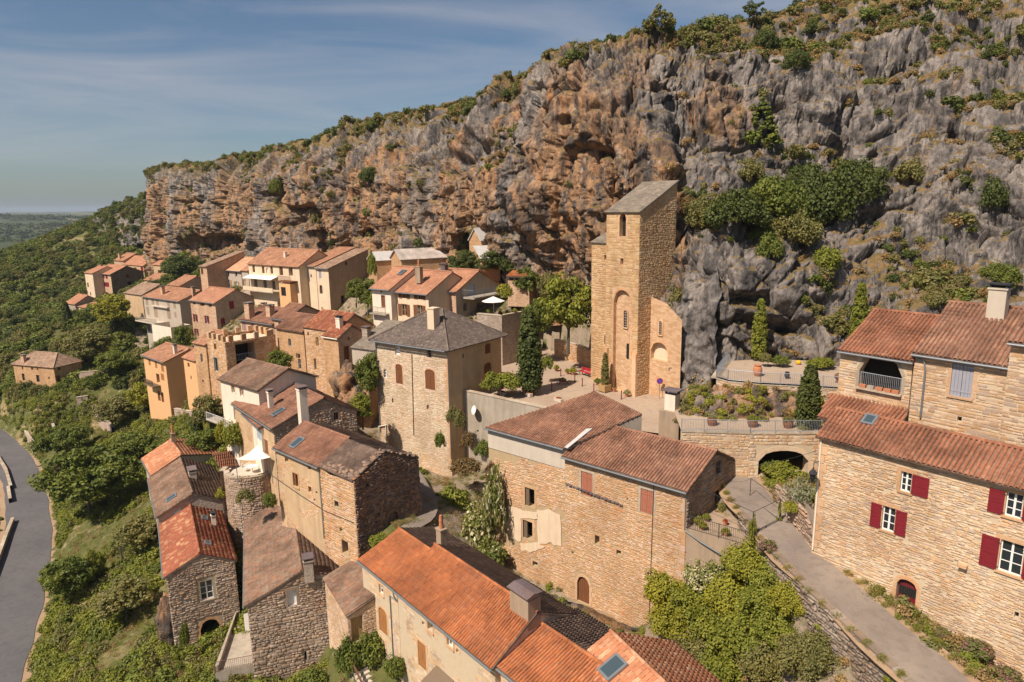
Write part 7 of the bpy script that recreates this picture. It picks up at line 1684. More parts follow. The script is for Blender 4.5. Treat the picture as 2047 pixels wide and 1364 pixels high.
tag(place_crown('climbing_vine', proto('open', 'leaf_bright', 2), rp_[2] + UP * 1.3, .22, .22, 1.3), 'second thin vine on the pergola by the lane', 'vine')
# --- on the square
def bollard(px, py, label):
    b = PZ(px, py, SQ_Z); o = MB().lathe(b, [(.10, 0), (.10, .06), (.055, .12), (.05, .62), (.075, .66), (.045, .72), (.08, .82), (.05, .92), (.01, .96)], 10).build('bollard', MATS['red_paint'])
    tag(o, label, 'bollard', 'red bollards on the square')
for q in ((1121, 752, 'red bollard nearest the church steps on the left'), (1149, 764, 'red bollard just left of the red bench front'), (1164, 772, 'red bollard in front of the red bench'), (1187, 783, 'red bollard before the tall topiary planter'), (1242, 798, 'red bollard before the tower foot'), (1103, 781, 'red bollard in the shade of the cypress')): bollard(*q)
be = thing('bench', 'red slatted bench against the garden wall', 'bench', PZ(1168, 754, SQ_Z)); bc = PZ(1168, 752, SQ_Z); bu = uc; bv = vcn
for i in range(4): MB().box(bc + bv * (.0 + i * .12) + UP * .45, bu, bv, UP, .95, .05, .02).build('seat_slat', MATS['bright_red'], be)
for i in range(3): MB().box(bc + bv * .5 + UP * (.58 + i * .14), bu, bv, UP, .95, .02, .05).build('back_slat', MATS['bright_red'], be)
for s in (-.8, .8):
    for d_ in (0.0, .42): MB().box(bc + bu * s + bv * d_ + UP * .22, bu, bv, UP, .03, .03, .22).build('leg', MATS['iron'], be)
    MB().box(bc + bu * s + bv * .53 + UP * .62, bu, bv, UP, .03, .03, .35).build('back_post', MATS['iron'], be)
def sign(px, py, label, hgt=1.9):
    b = PZ(px, py, SQ_Z); e = thing('parking_sign', label, 'sign', b); MB().tube([b, b + UP * (hgt + .3)], .035, 8).build('pole', MATS['zinc'], e)
    d = CC - b; d[2] = 0; d /= np.linalg.norm(d); x = np.array([-d[1], d[0], 0]); c = b + UP * hgt + d * .06
    def disc(r, off, r0=0, n=24):
        V = [c + d * off + (x * math.cos(2 * math.pi * k / n) + UP * math.sin(2 * math.pi * k / n)) * r for k in range(n)]; return V
    obj('back_plate', disc(.33, -.015), [list(range(24))], MATS['zinc'], e); p = obj('red_ring', disc(.33, 0), [list(range(24))], MATS['bright_red'], e); obj('blue_disc', disc(.26, .006), [list(range(24))], MATS['sign_blue'], p)
    t = (x - UP) / math.sqrt(2); s = (x + UP) / math.sqrt(2); MB().box(c + d * .014, t, s, d, .27, .035, .004).build('red_bar', MATS['bright_red'], p)
sign(1318, 797, 'round blue and red no-parking sign below the church niche'); sign(1001, 797, 'round blue and red no-parking sign on the hedge end by the hipped house', 1.3)
wb = thing('wheelbarrow', 'old wheelbarrow planted with flowers on the square', 'wheelbarrow', PZ(1125, 768, SQ_Z)); c = PZ(1125, 768, SQ_Z)
MB().prism([(c[0] - .35, c[1] - .25), (c[0] + .35, c[1] - .25), (c[0] + .45, c[1] + .25), (c[0] - .45, c[1] + .25)], c[2] + .3, c[2] + .55).build('tray', MATS['rust_iron'], wb)
mbx = MB(); mbx.tube([c + np.array([.7, 0, .2 + .2 * math.sin(0)]) + np.array([.22 * math.cos(t), 0, .22 * math.sin(t)]) for t in np.linspace(0, 6.28, 14)], .025, 5); mbx.build('wheel', MATS['iron'], wb)
for s in (-.2, .2): MB().tube([c + np.array([.7, s * .3, .22]), c + np.array([-.4, s, .34]), c + np.array([-1.0, s * 1.2, .5])], .022, 5).build('handle', MATS['rust_iron'], wb); MB().tube([c + np.array([-.35, s, .3]), c + np.array([-.4, s, 0])], .02, 5).build('leg', MATS['rust_iron'], wb)
place_crown('flowers', proto('bush', 'leaf_flower', 1), c + UP * .5, .42, .3, .3, wb)
pl = thing('planter', 'square wooden planter with a slim topiary beside the tower', 'planter', PZ(1209, 783, SQ_Z)); c = PZ(1209, 783, SQ_Z)
MB().box(c + UP * .45, uc, vcn, UP, .5, .5, .35).build('box', MATS['wood_tan'], pl)
for i in (-1, 1):
    for j in (-1, 1): MB().box(c + uc * i * .46 + vcn * j * .46 + UP * .1, uc, vcn, UP, .05, .05, .1).build('foot', MATS['wood_tan'], pl)
place_crown('topiary', proto('cypress', 'leaf_olive', 0), c + UP * .7, 3.0, 3.0, 3.6, pl)
for px, py, lf, r_, lb in ((1145, 749, 'leaf_lime', .55, 'tall leafy pot plant left of the red bench'), (1134, 748, 'leaf_bright', .35, 'low pot plant by the garden wall'), (1253, 793, 'leaf_flower', .45, 'flower pot against the tower foot'), (1112, 742, 'leaf_yellow', .45, 'yellow flower tub by the church steps'), (1228, 783, 'leaf_green', .22, 'small round tub between planter and tower'), (1195, 770, 'leaf_green', .5, 'green pot shrub behind the tall topiary')): pot(lb, PZ(px, py, SQ_Z), .24, .42, 'terracotta', lf, r_)
for px, py, lb in ((1056, 792, 'stone trough of red flowers at the square wall'), (1117, 803, 'strip of red flowers on the square edge'), (1003, 789, 'stone trough of pink flowers beside the hedge sign')):
    c = PZ(px, py, SQ_Z + .02); e = thing('flower_trough', lb, 'flower trough', c); MB().box(c + UP * .18, uc, vcn, UP, .55, .2, .18).build('trough', MATS['concrete_pale'], e); place_crown('flowers', proto('bush', 'leaf_red', 1), c + UP * .32, .5, .22, .2, e, 2.4)
# iron cross and lantern
c = PZ(1617, 944, 24.2); e = thing('iron_cross', 'tall rusty iron lattice cross in front of the arched wall', 'cross', c)
mbx = MB()
for s in (-.11, .11): mbx.tube([c + uc * s, c + uc * s + UP * 3.6], .018, 4)
for k in range(18): mbx.tube([c + uc * (-.11 if k % 2 else .11) + UP * k * .2, c + uc * (.11 if k % 2 else -.11) + UP * (k + 1) * .2], .012, 4)
mbx.build('shaft', MATS['rust_iron'], e); mbx = MB()
for s in (2.55, 2.77): mbx.tube([c + UP * s - uc * .85, c + UP * s + uc * .85], .018, 4)
for k in range(8): mbx.tube([c - uc * .85 + uc * k * .2125 + UP * (2.55 if k % 2 else 2.77), c - uc * .85 + uc * (k + 1) * .2125 + UP * (2.77 if k % 2 else 2.55)], .012, 4)
mbx.build('arms', MATS['rust_iron'], e)
c = v1['A'] - pv * .75 + pu * .1 - UP * 2.9; e = thing('street_lantern', 'black wall lantern on the corner of the red-shuttered house', 'lantern', c)
mbx = MB(); mbx.tube([c + pv * .75 + UP * 1.2, c + UP * 1.25, c + UP * 1.05], .025, 5); mbx.tube([c + pv * .75 + UP * .75, c + pv * .35 + UP * 1.2], .018, 5); mbx.build('bracket', MATS['iron'], e)
MB().lathe(c, [(.10, 0), (.2, .55)], 6).build('glass', MATS['glass'], e); MB().lathe(c + UP * .55, [(.26, 0), (.27, .05), (.12, .25), (.05, .3), (.04, .45)], 6).build('hood', MATS['iron'], e)
mbx = MB()
for k in range(6): t = k * math.pi / 3; mbx.tube([c + np.array([.1 * math.cos(t), .1 * math.sin(t), 0]), c + np.array([.205 * math.cos(t), .205 * math.sin(t), .56])], .012, 4)
mbx.build('cage', MATS['iron'], e)
# green notice board post
c = PZ(1331, 818, 25.0); e = thing('notice_board', 'turquoise notice board post by the rock at the square', 'notice board', c)
for s in (-.12, .3): MB().tube([c + uc * s, c + uc * s + UP * 2.2], .05, 6).build('post', MATS['blue_paint'], e)
MB().box(c + uc * .09 + UP * 1.5, uc, vcn, UP, .2, .02, .45).build('board', MATS['sign_blue'], e)
# jars and barrels on the terraces
def jar(px, py, z, s, label, mat='terracotta', prof=None, name='jar'):
    c = PZ(px, py, z); prof = prof or [(.24, 0), (.36, .25), (.42, .55), (.38, .8), (.28, .95), (.34, 1.02), (.34, 1.08)]
    tag(MB().lathe(c, [(r * s, z_ * s) for r, z_ in prof], 14).build(name, MATS[mat]), label, 'jar')
jar(1514, 752, TER2_Z, .95, 'large terracotta jar at the terrace railing'); jar(1573, 757, TER2_Z, .55, 'small dark iron brazier on the garden terrace', 'iron', name='brazier')
jar(1675, 765, TER2_Z, .75, 'round rusty finial vase at the house end of the terrace', 'rust_iron', [(.3, 0), (.3, .1), (.12, .2), (.4, .55), (.42, .75), (.3, 1.0), (.08, 1.12)], 'vase')
jar(1596, 729, TER2_Z, .5, 'round yellow glazed pot in the terrace bed', 'iris_yellow', [(.2, 0), (.45, .25), (.5, .5), (.35, .75), (.2, .8)], 'pot')
for px, py, lb, lf in ((1423, 850, 'barrel tub with spiky agave behind the railing', 'leaf_silver'), (1504, 853, 'wooden half barrel with low plants behind the railing', 'leaf_bright'), (1575, 855, 'iron basket planter near the terrace cypress', 'leaf_olive')):
    c = PZ(px, py, TER1_Z); e = thing('barrel_planter', lb, 'planter', c); MB().lathe(c, [(.32, 0), (.4, .3), (.36, .6)], 12).build('barrel', MATS['wood_brown'], e)
    place_crown('plant', proto('spray' if 'agave' in lb else 'bush', lf, 0), c + UP * .55, .5, .5, .5, e)
# parasol, dish, sail
c = PY(987, 632, 87); e = thing('parasol', 'open white parasol on the flower terrace', 'parasol', c)
MB().tube([c, c + UP * 2.3], .03, 6).build('pole', MATS['white_paint'], e); V_ = [c + UP * 2.55] + [c + UP * 1.95 + np.array([1.5 * math.cos(k * math.pi / 4), 1.5 * math.sin(k * math.pi / 4), 0]) for k in range(8)]; V2_ = [c + UP * 2.51] + [v + UP * -.05 for v in V_[1:]]
obj('canopy', V_ + V2_, [[0, 1 + k, 1 + (k + 1) % 8] for k in range(8)] + [[9, 10 + (k + 1) % 8, 10 + k] for k in range(8)] + [[1 + k, 10 + k, 10 + (k + 1) % 8, 1 + (k + 1) % 8] for k in range(8)], MATS['canvas'], e)
for k, (px, py, lf, lb) in enumerate(((978, 628, 'leaf_bright', 'green pot plant left of the parasol'), (1000, 633, 'leaf_red', 'red flower pot under the parasol'), (1015, 630, 'leaf_green', 'pot plant right of the parasol'), (1030, 627, 'leaf_yellow', 'yellow pot plant at the terrace end'))): pot(lb, PY(px, py, 87), .22, .35, 'terracotta', lf, .4)
_P0 = np.array([SQUARE[0][0], SQUARE[0][1], 0]); _dd = SQUARE[1] - SQUARE[0]; _dd[2] = 0; _dd /= np.linalg.norm(_dd); _n = perp(_dd); _n = -_n if _n[1] > 0 else _n
c = PW(949, 820, _P0 + _n * .5, _n); e = thing('satellite_dish', 'white satellite dish on the square retaining wall', 'satellite dish', c - UP * .3)
ax = (_n * .85 - _dd * .45 + UP * .3); ax /= np.linalg.norm(ax); bx = np.cross(ax, UP); bx /= np.linalg.norm(bx); by = np.cross(bx, ax)
V_ = []
for i in range(5):
    for k in range(16): r = .5 * i / 4; V_.append(c + (bx * math.cos(k * math.pi / 8) + by * math.sin(k * math.pi / 8)) * r + ax * r * r * .5)
obj('dish', V_, [[i * 16 + k, i * 16 + (k + 1) % 16, (i + 1) * 16 + (k + 1) % 16, (i + 1) * 16 + k] for i in range(4) for k in range(16)], MATS['white_paint'], e, smooth=True)
MB().tube([c - _n * .55, c - ax * .02], .03, 6).build('mount', MATS['zinc'], e); MB().tube([c - by * .45 + ax * .1, c + ax * .55], .018, 5).build('feed_arm', MATS['zinc'], e)
# round bastion with sail awning and table
bz = 18.6; bc_ = PZ(505, 945, bz); 
ring = [bc_ + np.array([2.7 * math.cos(t), 2.7 * math.sin(t), 0]) for t in np.linspace(math.pi * 0.95, math.pi * 1.95, 9)]
poly_wall('bastion_wall', 'round stone terrace bastion under the sail awning', ring, 11.5, bz + .45, 'mortar_grey', stones=('stone_grey', .12, .28, .18, .45, .08, True))
e = thing('bastion_terrace', 'small paved round terrace with white garden table', 'terrace', bc_); MB().lathe(bc_ - UP * 6, [(2.5, 0), (2.5, 6)], 20).build('floor', MATS['concrete_pale'], e)
MB().prism([(p[0], p[1]) for p in (bc_ + np.array([-2.4, 0, 0]), bc_ + np.array([2.4, -1, 0]), bc_ + np.array([3.6, 3.2, 0]), bc_ + np.array([-1.5, 3.2, 0]))], bz - 6, bz - .01).build('back_floor', MATS['concrete_pale'], e)
e = thing('garden_table', 'round white garden table under the sail awning', 'table', bc_); MB().lathe(bc_ + UP * .7, [(.5, 0), (.52, .02), (.52, .04)], 16).build('table_top', MATS['white_paint'], e); MB().tube([bc_, bc_ + UP * .7], .04, 6).build('leg', MATS['white_paint'], e)
for s, lb in ((-1, 'white garden chair left of the round table'), (1, 'white garden chair right of the round table')):
    q = bc_ + np.array([s * .9, .3, 0]); e = thing('garden_chair', lb, 'chair', q); MB().box(q + UP * .44, (1, 0, 0), (0, 1, 0), UP, .22, .22, .02).build('seat', MATS['white_paint'], e); MB().box(q + np.array([s * .22, 0, .68]), (0, 1, 0), (1, 0, 0), UP, .2, .02, .24).build('backrest', MATS['white_paint'], e)
    for i in (-1, 1):
        for j in (-1, 1): MB().tube([q + np.array([i * .19, j * .19, 0]), q + np.array([i * .19, j * .19, .43])], .018, 5).build('leg', MATS['white_paint'], e)
cn = [PZ(471, 918, 21.2), PZ(541, 914, 21.4), PY(515, 890, PZ(515, 900, 21.5)[1] + 1.5)]; n_ = 9; V_ = []; F_ = []
for i in range(n_):
    for j in range(n_ - i): a, b = i / (n_ - 1), j / (n_ - 1); c3 = 1 - a - b; V_.append(cn[0] * c3 + cn[1] * a + cn[2] * b - UP * 1.6 * (a * b + b * c3 + c3 * a) * .55)
ix = {}; k = 0
for i in range(n_):
    for j in range(n_ - i): ix[i, j] = k; k += 1
for i in range(n_ - 1):
    for j in range(n_ - 1 - i):
        F_.append([ix[i, j], ix[i + 1, j], ix[i, j + 1]])
        if (i + 1, j + 1) in ix: F_.append([ix[i + 1, j], ix[i + 1, j + 1], ix[i, j + 1]])
e = thing('sail_awning', 'cream triangular sail awning over the round terrace', 'awning', bc_ + np.array([0, 1, 0])); obj('sail', V_, F_, MATS['canvas'], e, smooth=True)
for p in (cn[0], cn[1]): MB().tube([np.r_[p[:2], bz], p], .035, 6).build('pole', MATS['zinc'], e)
# tiled canopy and white yard doors behind the red roof
yh = House('lean_to', 'small tiled lean-to roof beside the sail awning', 'lean-to', loc=PZ(450, 940, 13))
q = [PZ(440, 938, 17.0), PZ(476, 932, 17.0), PZ(462, 902, 18.4), PZ(424, 908, 18.4)]; slope(yh, q, 'tile_rust', 'mid'); wall(yh, q[0] + np.array([.1, .3, 0]), q[1] + np.array([-.1, .3, 0]), 12, [(0, 16.7), (4, 16.7)], (0, -1), 'plaster_dull'); yh.finish()
yd = House('yard_gate', 'white double doors in a stone arch between the lower left houses', 'gate', loc=PZ(475, 1065, 12)); ga, gb2 = PZ(450, 1066, 12.2), PZ(500, 1060, 12.2)
wall(yd, ga, gb2, 10.0, [(0, 14.6), (np.linalg.norm((gb2 - ga)[:2]), 14.9)], (0.1, -1), 'masonry_grey', [Dr(476, 1050, 36, 32, c='white_paint', arch=.8, frame='stone_grey')]); yd.finish()
# terrace below the red roof house
tz = 8.9; tp = [PZ(430, 1345, tz), PZ(507, 1330, tz), PZ(498, 1235, tz), PZ(472, 1232, tz)]; e = thing('yard_terrace', 'walled concrete terrace between the two lower left houses', 'terrace', tp[0])
MB().prism([(p[0], p[1]) for p in tp], tz - 4, tz).build('floor', MATS['concrete'], e)
railing('railing', [tp[0] + UP * .02, tp[1] + UP * .02], .9, 'rust_iron', e, .14)
mbx = MB(); mbx.slab([tp[0] + UP * .5, tp[0] + UP * .5 + (tp[1] - tp[0]) * .09, tp[3] + UP * .5 + (tp[2] - tp[3]) * .09, tp[3] + UP * .5], .5); mbx.build('parapet', MATS['concrete'], e)
c = PZ(496, 1225, 12.6); tag(MB().slab([c, c + np.array([-.35, -.1, -.05]), c + np.array([-.35, -.12, -1.5]), c + np.array([0, -.05, -1.6])], .03).build('blind', MATS['canvas']), 'white roll-up blind hanging at the corner of the broad house', 'blind')
# stairs with rusty rail beside the lean-to
sb = PZ(722, 1290, 12.5); e = thing('outdoor_stairs', 'stone stairs with rusty handrail down from the lean-to door', 'stairs', sb)
for k in range(9): MB().box(sb + uo * k * .3 + UP * (-.18 * k) - vo1['v'] * .9, uo, vo1['v'], UP, .16, .55, .12).build('step', MATS['concrete_pale'], e)
MB().slab([sb - vo1['v'] * 1.5 + UP * .95, sb - vo1['v'] * 1.42 + UP * .95, sb - vo1['v'] * 1.42 + uo * 3 + UP * (-.8), sb - vo1['v'] * 1.5 + uo * 3 + UP * (-.8)], .25).build('handrail', MATS['rust_iron'], e)
# valley road parapets
def offset_path(path, pn, d, i0, i1, st): return [path[i] + np.r_[pn[i], 0] * d for i in range(i0, i1, st)]
pr_ = [PZ(x, y, 2.0) for x, y in ((30, 1045), (18, 1075), (4, 1115), (-14, 1160), (-40, 1230))]; poly_wall('road_parapet', 'low pale stone parapet along the left side of the valley road', pr_, -1, 2.75, 'masonry_terrace', thick=.35)
pr_ = [PZ(x, y, 2.3) for x, y in ((-6, 918), (10, 945), (20, 980), (24, 1005))]; poly_wall('road_parapet', 'low stone parapet on the valley road beyond the side track', pr_, -1, 2.95, 'masonry_terrace', thick=.35)
pr_ = [PZ(x, y, 3.0) for x, y in ((66, 905), (46, 872), (14, 845), (-30, 822))]; poly_wall('roadside_wall', 'pale stone retaining wall on the uphill side of the valley road', pr_, 0, 5.0, 'masonry_terrace', thick=.4)
for a, b, h_, lb in (((118, 905), (105, 862), 1.5, 'upper garden terrace wall above the road bend'), ((190, 830), (225, 872), 1.8, 'old diagonal garden wall running down the slope'), ((155, 815), (178, 812), 1.8, 'short stone terrace wall below the stone house'), ((160, 765), (255, 752), 2.0, 'long broken terrace wall right of the isolated stone house'), ((350, 838), (390, 842), 1.6, 'terrace wall below the yellow house')):
    p, q = PT(*a), PT(*b); poly_wall('garden_wall', lb, [p, q], min(p[2], q[2]) - 1.5, [p[2] + h_, q[2] + h_ * .8], 'masonry_terrace', thick=.4)

# a swift crossing in front of the garden cypress
c = PY(1514, 622, 40); B_ = np.array([.75, -.35, .55]); B_ /= np.linalg.norm(B_); S_ = np.cross(B_, [0.2, -1, 0.1]); S_ /= np.linalg.norm(S_); U_ = np.cross(S_, B_)
V_ = []; F_ = []
for t, r in ((-.10, .012), (-.06, .03), (0, .036), (.05, .03), (.085, .01)):
    for k in range(6): V_.append(c + B_ * t + (S_ * math.cos(k * math.pi / 3) + U_ * math.sin(k * math.pi / 3)) * r)
F_ = [[i * 6 + k, i * 6 + (k + 1) % 6, i * 6 + 6 + (k + 1) % 6, i * 6 + 6 + k] for i in range(4) for k in range(6)] + [[5, 4, 3, 2, 1, 0], [24, 25, 26, 27, 28, 29]]
for sd in (-1, 1):
    b = len(V_); V_ += [c + B_ * .05 + S_ * sd * .03, c + B_ * .04 + S_ * sd * .16 + U_ * .02, c - B_ * .07 + S_ * sd * .31 + U_ * .01, c - B_ * .02 + S_ * sd * .14 + U_ * .015, c - B_ * .03 + S_ * sd * .03]; F_ += [[b, b + 1, b + 3, b + 4], [b + 1, b + 2, b + 3]]
    b = len(V_); V_ += [c - B_ * .08 + S_ * sd * .005, c - B_ * .19 + S_ * sd * .06, c - B_ * .12]; F_ += [[b, b + 1, b + 2]]
tag(obj('bird', V_, F_, MATS['wood_old']), 'small brown swift flying in front of the terrace cypress', 'bird')
# thin overhead wires and roof aerials
for pts, lb in (([vc['B'] + UP * 1.2 + vc['v'] * 2, PZ(1560, 1000, 26.5), v1['A'] - UP * 1.0 - pv * .1], 'thin wire from the centre house gable to the red-shuttered house'), ([vc['B'] - UP * .2 + vc['v'] * 5, rp_[3] + UP * 2.5], 'thin wire from the gable to the pergola')):
    q = [pts[0] * (1 - t) + pts[-1] * t - UP * .5 * 4 * t * (1 - t) for t in np.linspace(0, 1, 12)]; tag(MB().tube(q, .012, 4).build('overhead_wire', MATS['iron']), lb, 'wire')
def aerial(b, label):
    e = thing('roof_aerial', label, 'aerial', b); MB().tube([b - UP * .3, b + UP * 1.8], .02, 5).build('mast', MATS['zinc'], e); mb = MB(); mb.tube([b + UP * 1.7 + uc * -.6, b + UP * 1.7 + uc * .6], .012, 4)
    for k in range(7): mb.tube([b + UP * 1.7 + uc * (-.55 + k * .18) - vcn * (.3 - .02 * k), b + UP * 1.7 + uc * (-.55 + k * .18) + vcn * (.3 - .02 * k)], .008, 4)
    mb.build('antenna', MATS['zinc'], e)
aerial(on_slope(Lc, 0, 338, 888), 'television aerial on the orange hipped roof'); aerial(on_slope(Sa1, 1, 862, 552), 'television aerial beside the dormer'); aerial(on_slope(Na, 0, 600, 800), 'television aerial near the tall white chimney'); aerial(on_slope(Hi, 0, 840, 650), 'television aerial on the slate hipped roof')

# a boulder between the low houses
def boulder(c, r, label, seed=1):
    n, m = 44, 28; V_ = []
    for i in range(m + 1):
        for j in range(n):
            a, b = math.pi * i / m, 2 * math.pi * j / n; V_.append((math.sin(a) * math.cos(b), math.sin(a) * math.sin(b), math.cos(a)))
    V_ = np.array(V_); d = 1 + .34 * fbm(V_ * 1.5 + seed, 4) + .16 * ridged(V_ * 2.6 + seed, 3); q = c + V_ * d[:, None] * np.array(r)
    F_ = np.array([(i * n + j, i * n + (j + 1) % n, (i + 1) * n + (j + 1) % n, (i + 1) * n + j) for i in range(m) for j in range(n)])
    tag(obj('boulder', q, F_, MATS['rock'], smooth=True, attrs={'warm': ('POINT', np.full(len(V_), .85)), 'veg': ('POINT', np.full(len(V_), .22))}), label, 'boulder')
boulder(PY(697, 770, 79), (1.7, 1.5, 2.0), 'grey boulder between the blank stone wall and the tiny house'); boulder(PY(705, 800, 78), (1.6, 1.4, 1.2), 'lower pale rock beside the tiny stone house', 5); boulder(PZ(345, 1240, 9.5), (1.1, 1.0, 2.2), 'pale rock leaning on the red roof house', 7)
boulder(PZ(1380, 836, 26.6), (1.6, 1.2, 1.5), 'orange rock at the edge of the square', 3)
# ------------------------------------------------------------------ plants on the cliff
_cp, _cz = proj(CLV.reshape(-1, 3)); _cN = CLN.reshape(-1, 3); _cV = CLV.reshape(-1, 3); _cveg = CLVEG.ravel()
def PC(px, py):
    d2 = (_cp[:, 0] - px) ** 2 + (_cp[:, 1] - py) ** 2; m = np.nonzero(d2 < 30)[0]
    if len(m) == 0: m = np.array([int(np.argmin(d2))])
    return _cV[m[np.argmin(_cz[m])]].copy()
n_up = _cN[:, 2]; cl = fbm(_cV * .09 + 4.4, 3); cl2 = fbm(_cV * .3 + 1.4, 2)
rowv = np.tile(np.linspace(0, 1, NR), NC); right = np.clip((_cp[:, 0] - 1330) / 100, 0, 1)
wgt = np.clip(cl * 1.3 + .15 + cl2 * .5 + right * .42, 0, 2) * np.clip(.25 + n_up * 1.6, 0.03, 1.5) + np.interp(rowv, [0, .78, .9, 1], [0, 0, .8, 1.0])
wgt = wgt * (rowv > .13) * (_cp[:, 0] > -50) * (_cp[:, 0] < 2300)
area = np.linalg.norm(np.cross(np.gradient(CLV, axis=0), np.gradient(CLV, axis=1)), axis=2).ravel(); wgt = wgt * area; wgt /= wgt.sum()
clus = np.clip(fbm(_cV * np.array([.13, .13, .2]) + 8.8, 3) + .12 + right * .08 + np.interp(rowv, [0, .8, .92], [0, 0, .5]), 0, 1) ** 1.6 + .012
def pick(n, extra=None):
    p = wgt * clus if extra is None else wgt * extra; p = p / p.sum(); return rng.choice(len(wgt), n, p=p)
i = pick(6500); scatter('cliff_scrub', 'low green scrub growing on cliff ledges', _cV[i] - _cN[i] * .1, rng.uniform(.35, .95, len(i)) * np.where(rng.random(len(i)) < .12, 1.8, 1), [proto('scrub', 'leaf_olive', 0), proto('scrub', 'leaf_green', 1), proto('scrub', 'leaf_olive', 2), proto('scrub', 'leaf_dark', 1)])
i = pick(7000); scatter('cliff_grass', 'dry yellow grass tufts on the cliff', _cV[i], rng.uniform(.35, .85, len(i)), [proto('tuft', 'leaf_dry', 0), proto('scrub', 'leaf_dry', 1), proto('tuft', 'leaf_dry', 2)])
i = pick(420, np.where(rowv > .86, 1, 0)); scatter('skyline_scrub', 'dark bushes along the skyline of the cliff', _cV[i], rng.uniform(.6, 1.7, len(i)), [proto('scrub', 'leaf_dark', 0), proto('scrub', 'leaf_olive', 1), proto('scrub', 'leaf_green', 2)])
for px, py, r, h_, mt, lb in [(1630, 430, 5.0, 6.4, 'leaf_dark', 'largest round evergreen bush on the rock ledge beside the church'), (1545, 425, 4.2, 5.0, 'leaf_green', 'green bush on the ledge left of the largest evergreen'), (1470, 435, 3.8, 4.4, 'leaf_dark', 'mid green bush on the ledge towards the tower'), (1405, 440, 2.8, 3.6, 'leaf_olive', 'bush on the ledge right beside the tower'),
                              (1372, 420, 1.6, 2.4, 'leaf_russet', 'russet leaved bush at the tower corner'), (1705, 390, 4.2, 5.4, 'leaf_dark', 'dark bush at the right end of the rock ledge'), (1585, 475, 3.4, 3.8, 'leaf_olive', 'low bush hanging over the ledge edge below the largest evergreen'), (1500, 355, 2.3, 3.0, 'leaf_olive', 'olive bush above the ledge behind the green bushes'), (1600, 365, 2.6, 3.4, 'leaf_dark', 'dark bush above the largest evergreen'),
                              (1535, 500, 1.6, 2.4, 'leaf_green', 'bush on the grey outcrop below the ledge'), (1655, 525, 1.9, 2.4, 'leaf_bright', 'bright green bush in a crack of the grey outcrop'), (1820, 350, 2.0, 2.6, 'leaf_olive', 'olive bush on the grey wall right of the ledge'), (1985, 400, 1.8, 3.0, 'leaf_dark', 'dark bush at the right edge of the cliff wall'), (1530, 90, 2.4, 3.0, 'leaf_dark', 'dark bush near the cliff top above the conifer'), (1590, 130, 2.2, 2.6, 'leaf_dark', 'dark bush on the upper cliff right of the skyline tree'),
                              (1390, 650, 1.2, 1.6, 'leaf_olive', 'olive shrub on the outcrop right of the church niche'), (1350, 610, 1.6, 2.8, 'leaf_olive', 'shrub hugging the tower side wall'), (1352, 690, 1.2, 2.0, 'leaf_olive', 'shrub at the rock edge beside the church niche'), (1330, 545, 1.2, 1.8, 'leaf_olive', 'small shrub against the middle of the tower side'), (1400, 780, 1.9, 2.6, 'leaf_dry', 'greyish dry bush beside the garden terrace wall'), (1385, 705, 1.5, 1.9, 'leaf_russet', 'reddish green bush on the rock above the square'), (940, 490, 1.6, 2.2, 'leaf_dark', 'ivy clump beside the perched hut'),
                              (2000, 560, 2.4, 2.6, 'leaf_green', 'green bush above the chimney at the right edge'), (1880, 600, 1.3, 1.5, 'leaf_olive', 'olive bush on the terraced slope above the upper house'), (555, 385, 2.4, 3.6, 'leaf_green', 'bush in the cleft of the left cliff'), (735, 355, 2.6, 3.0, 'leaf_dark', 'dark bush high on the middle of the cliff')]:
    shrub(lb, PC(px, py) - UP * .3, r, h_, mt, 'bush' if r < 2.2 else 'big_bush')
c = PC(1527, 286); e = thing('conifer', 'small layered conifer growing on the cliff face', 'tree', c); MB().tube([c - UP * .4, c + UP * 4.8], [.14, .03], 6).build('trunk', MATS['bark'], e); place_crown('crown', proto('cone', 'leaf_green', 0), c, 5.4, 5.4, 5.2, e)
tree('airy light green tree on the skyline above the tower', PC(1322, 84) - UP * .8, 5.2, 2.2, 'leaf_olive', 'open')
tree('small dark tree on the skyline right of the airy tree', PC(1505, 52) - UP * .8, 4.2, 1.6, 'leaf_dark', 'open')
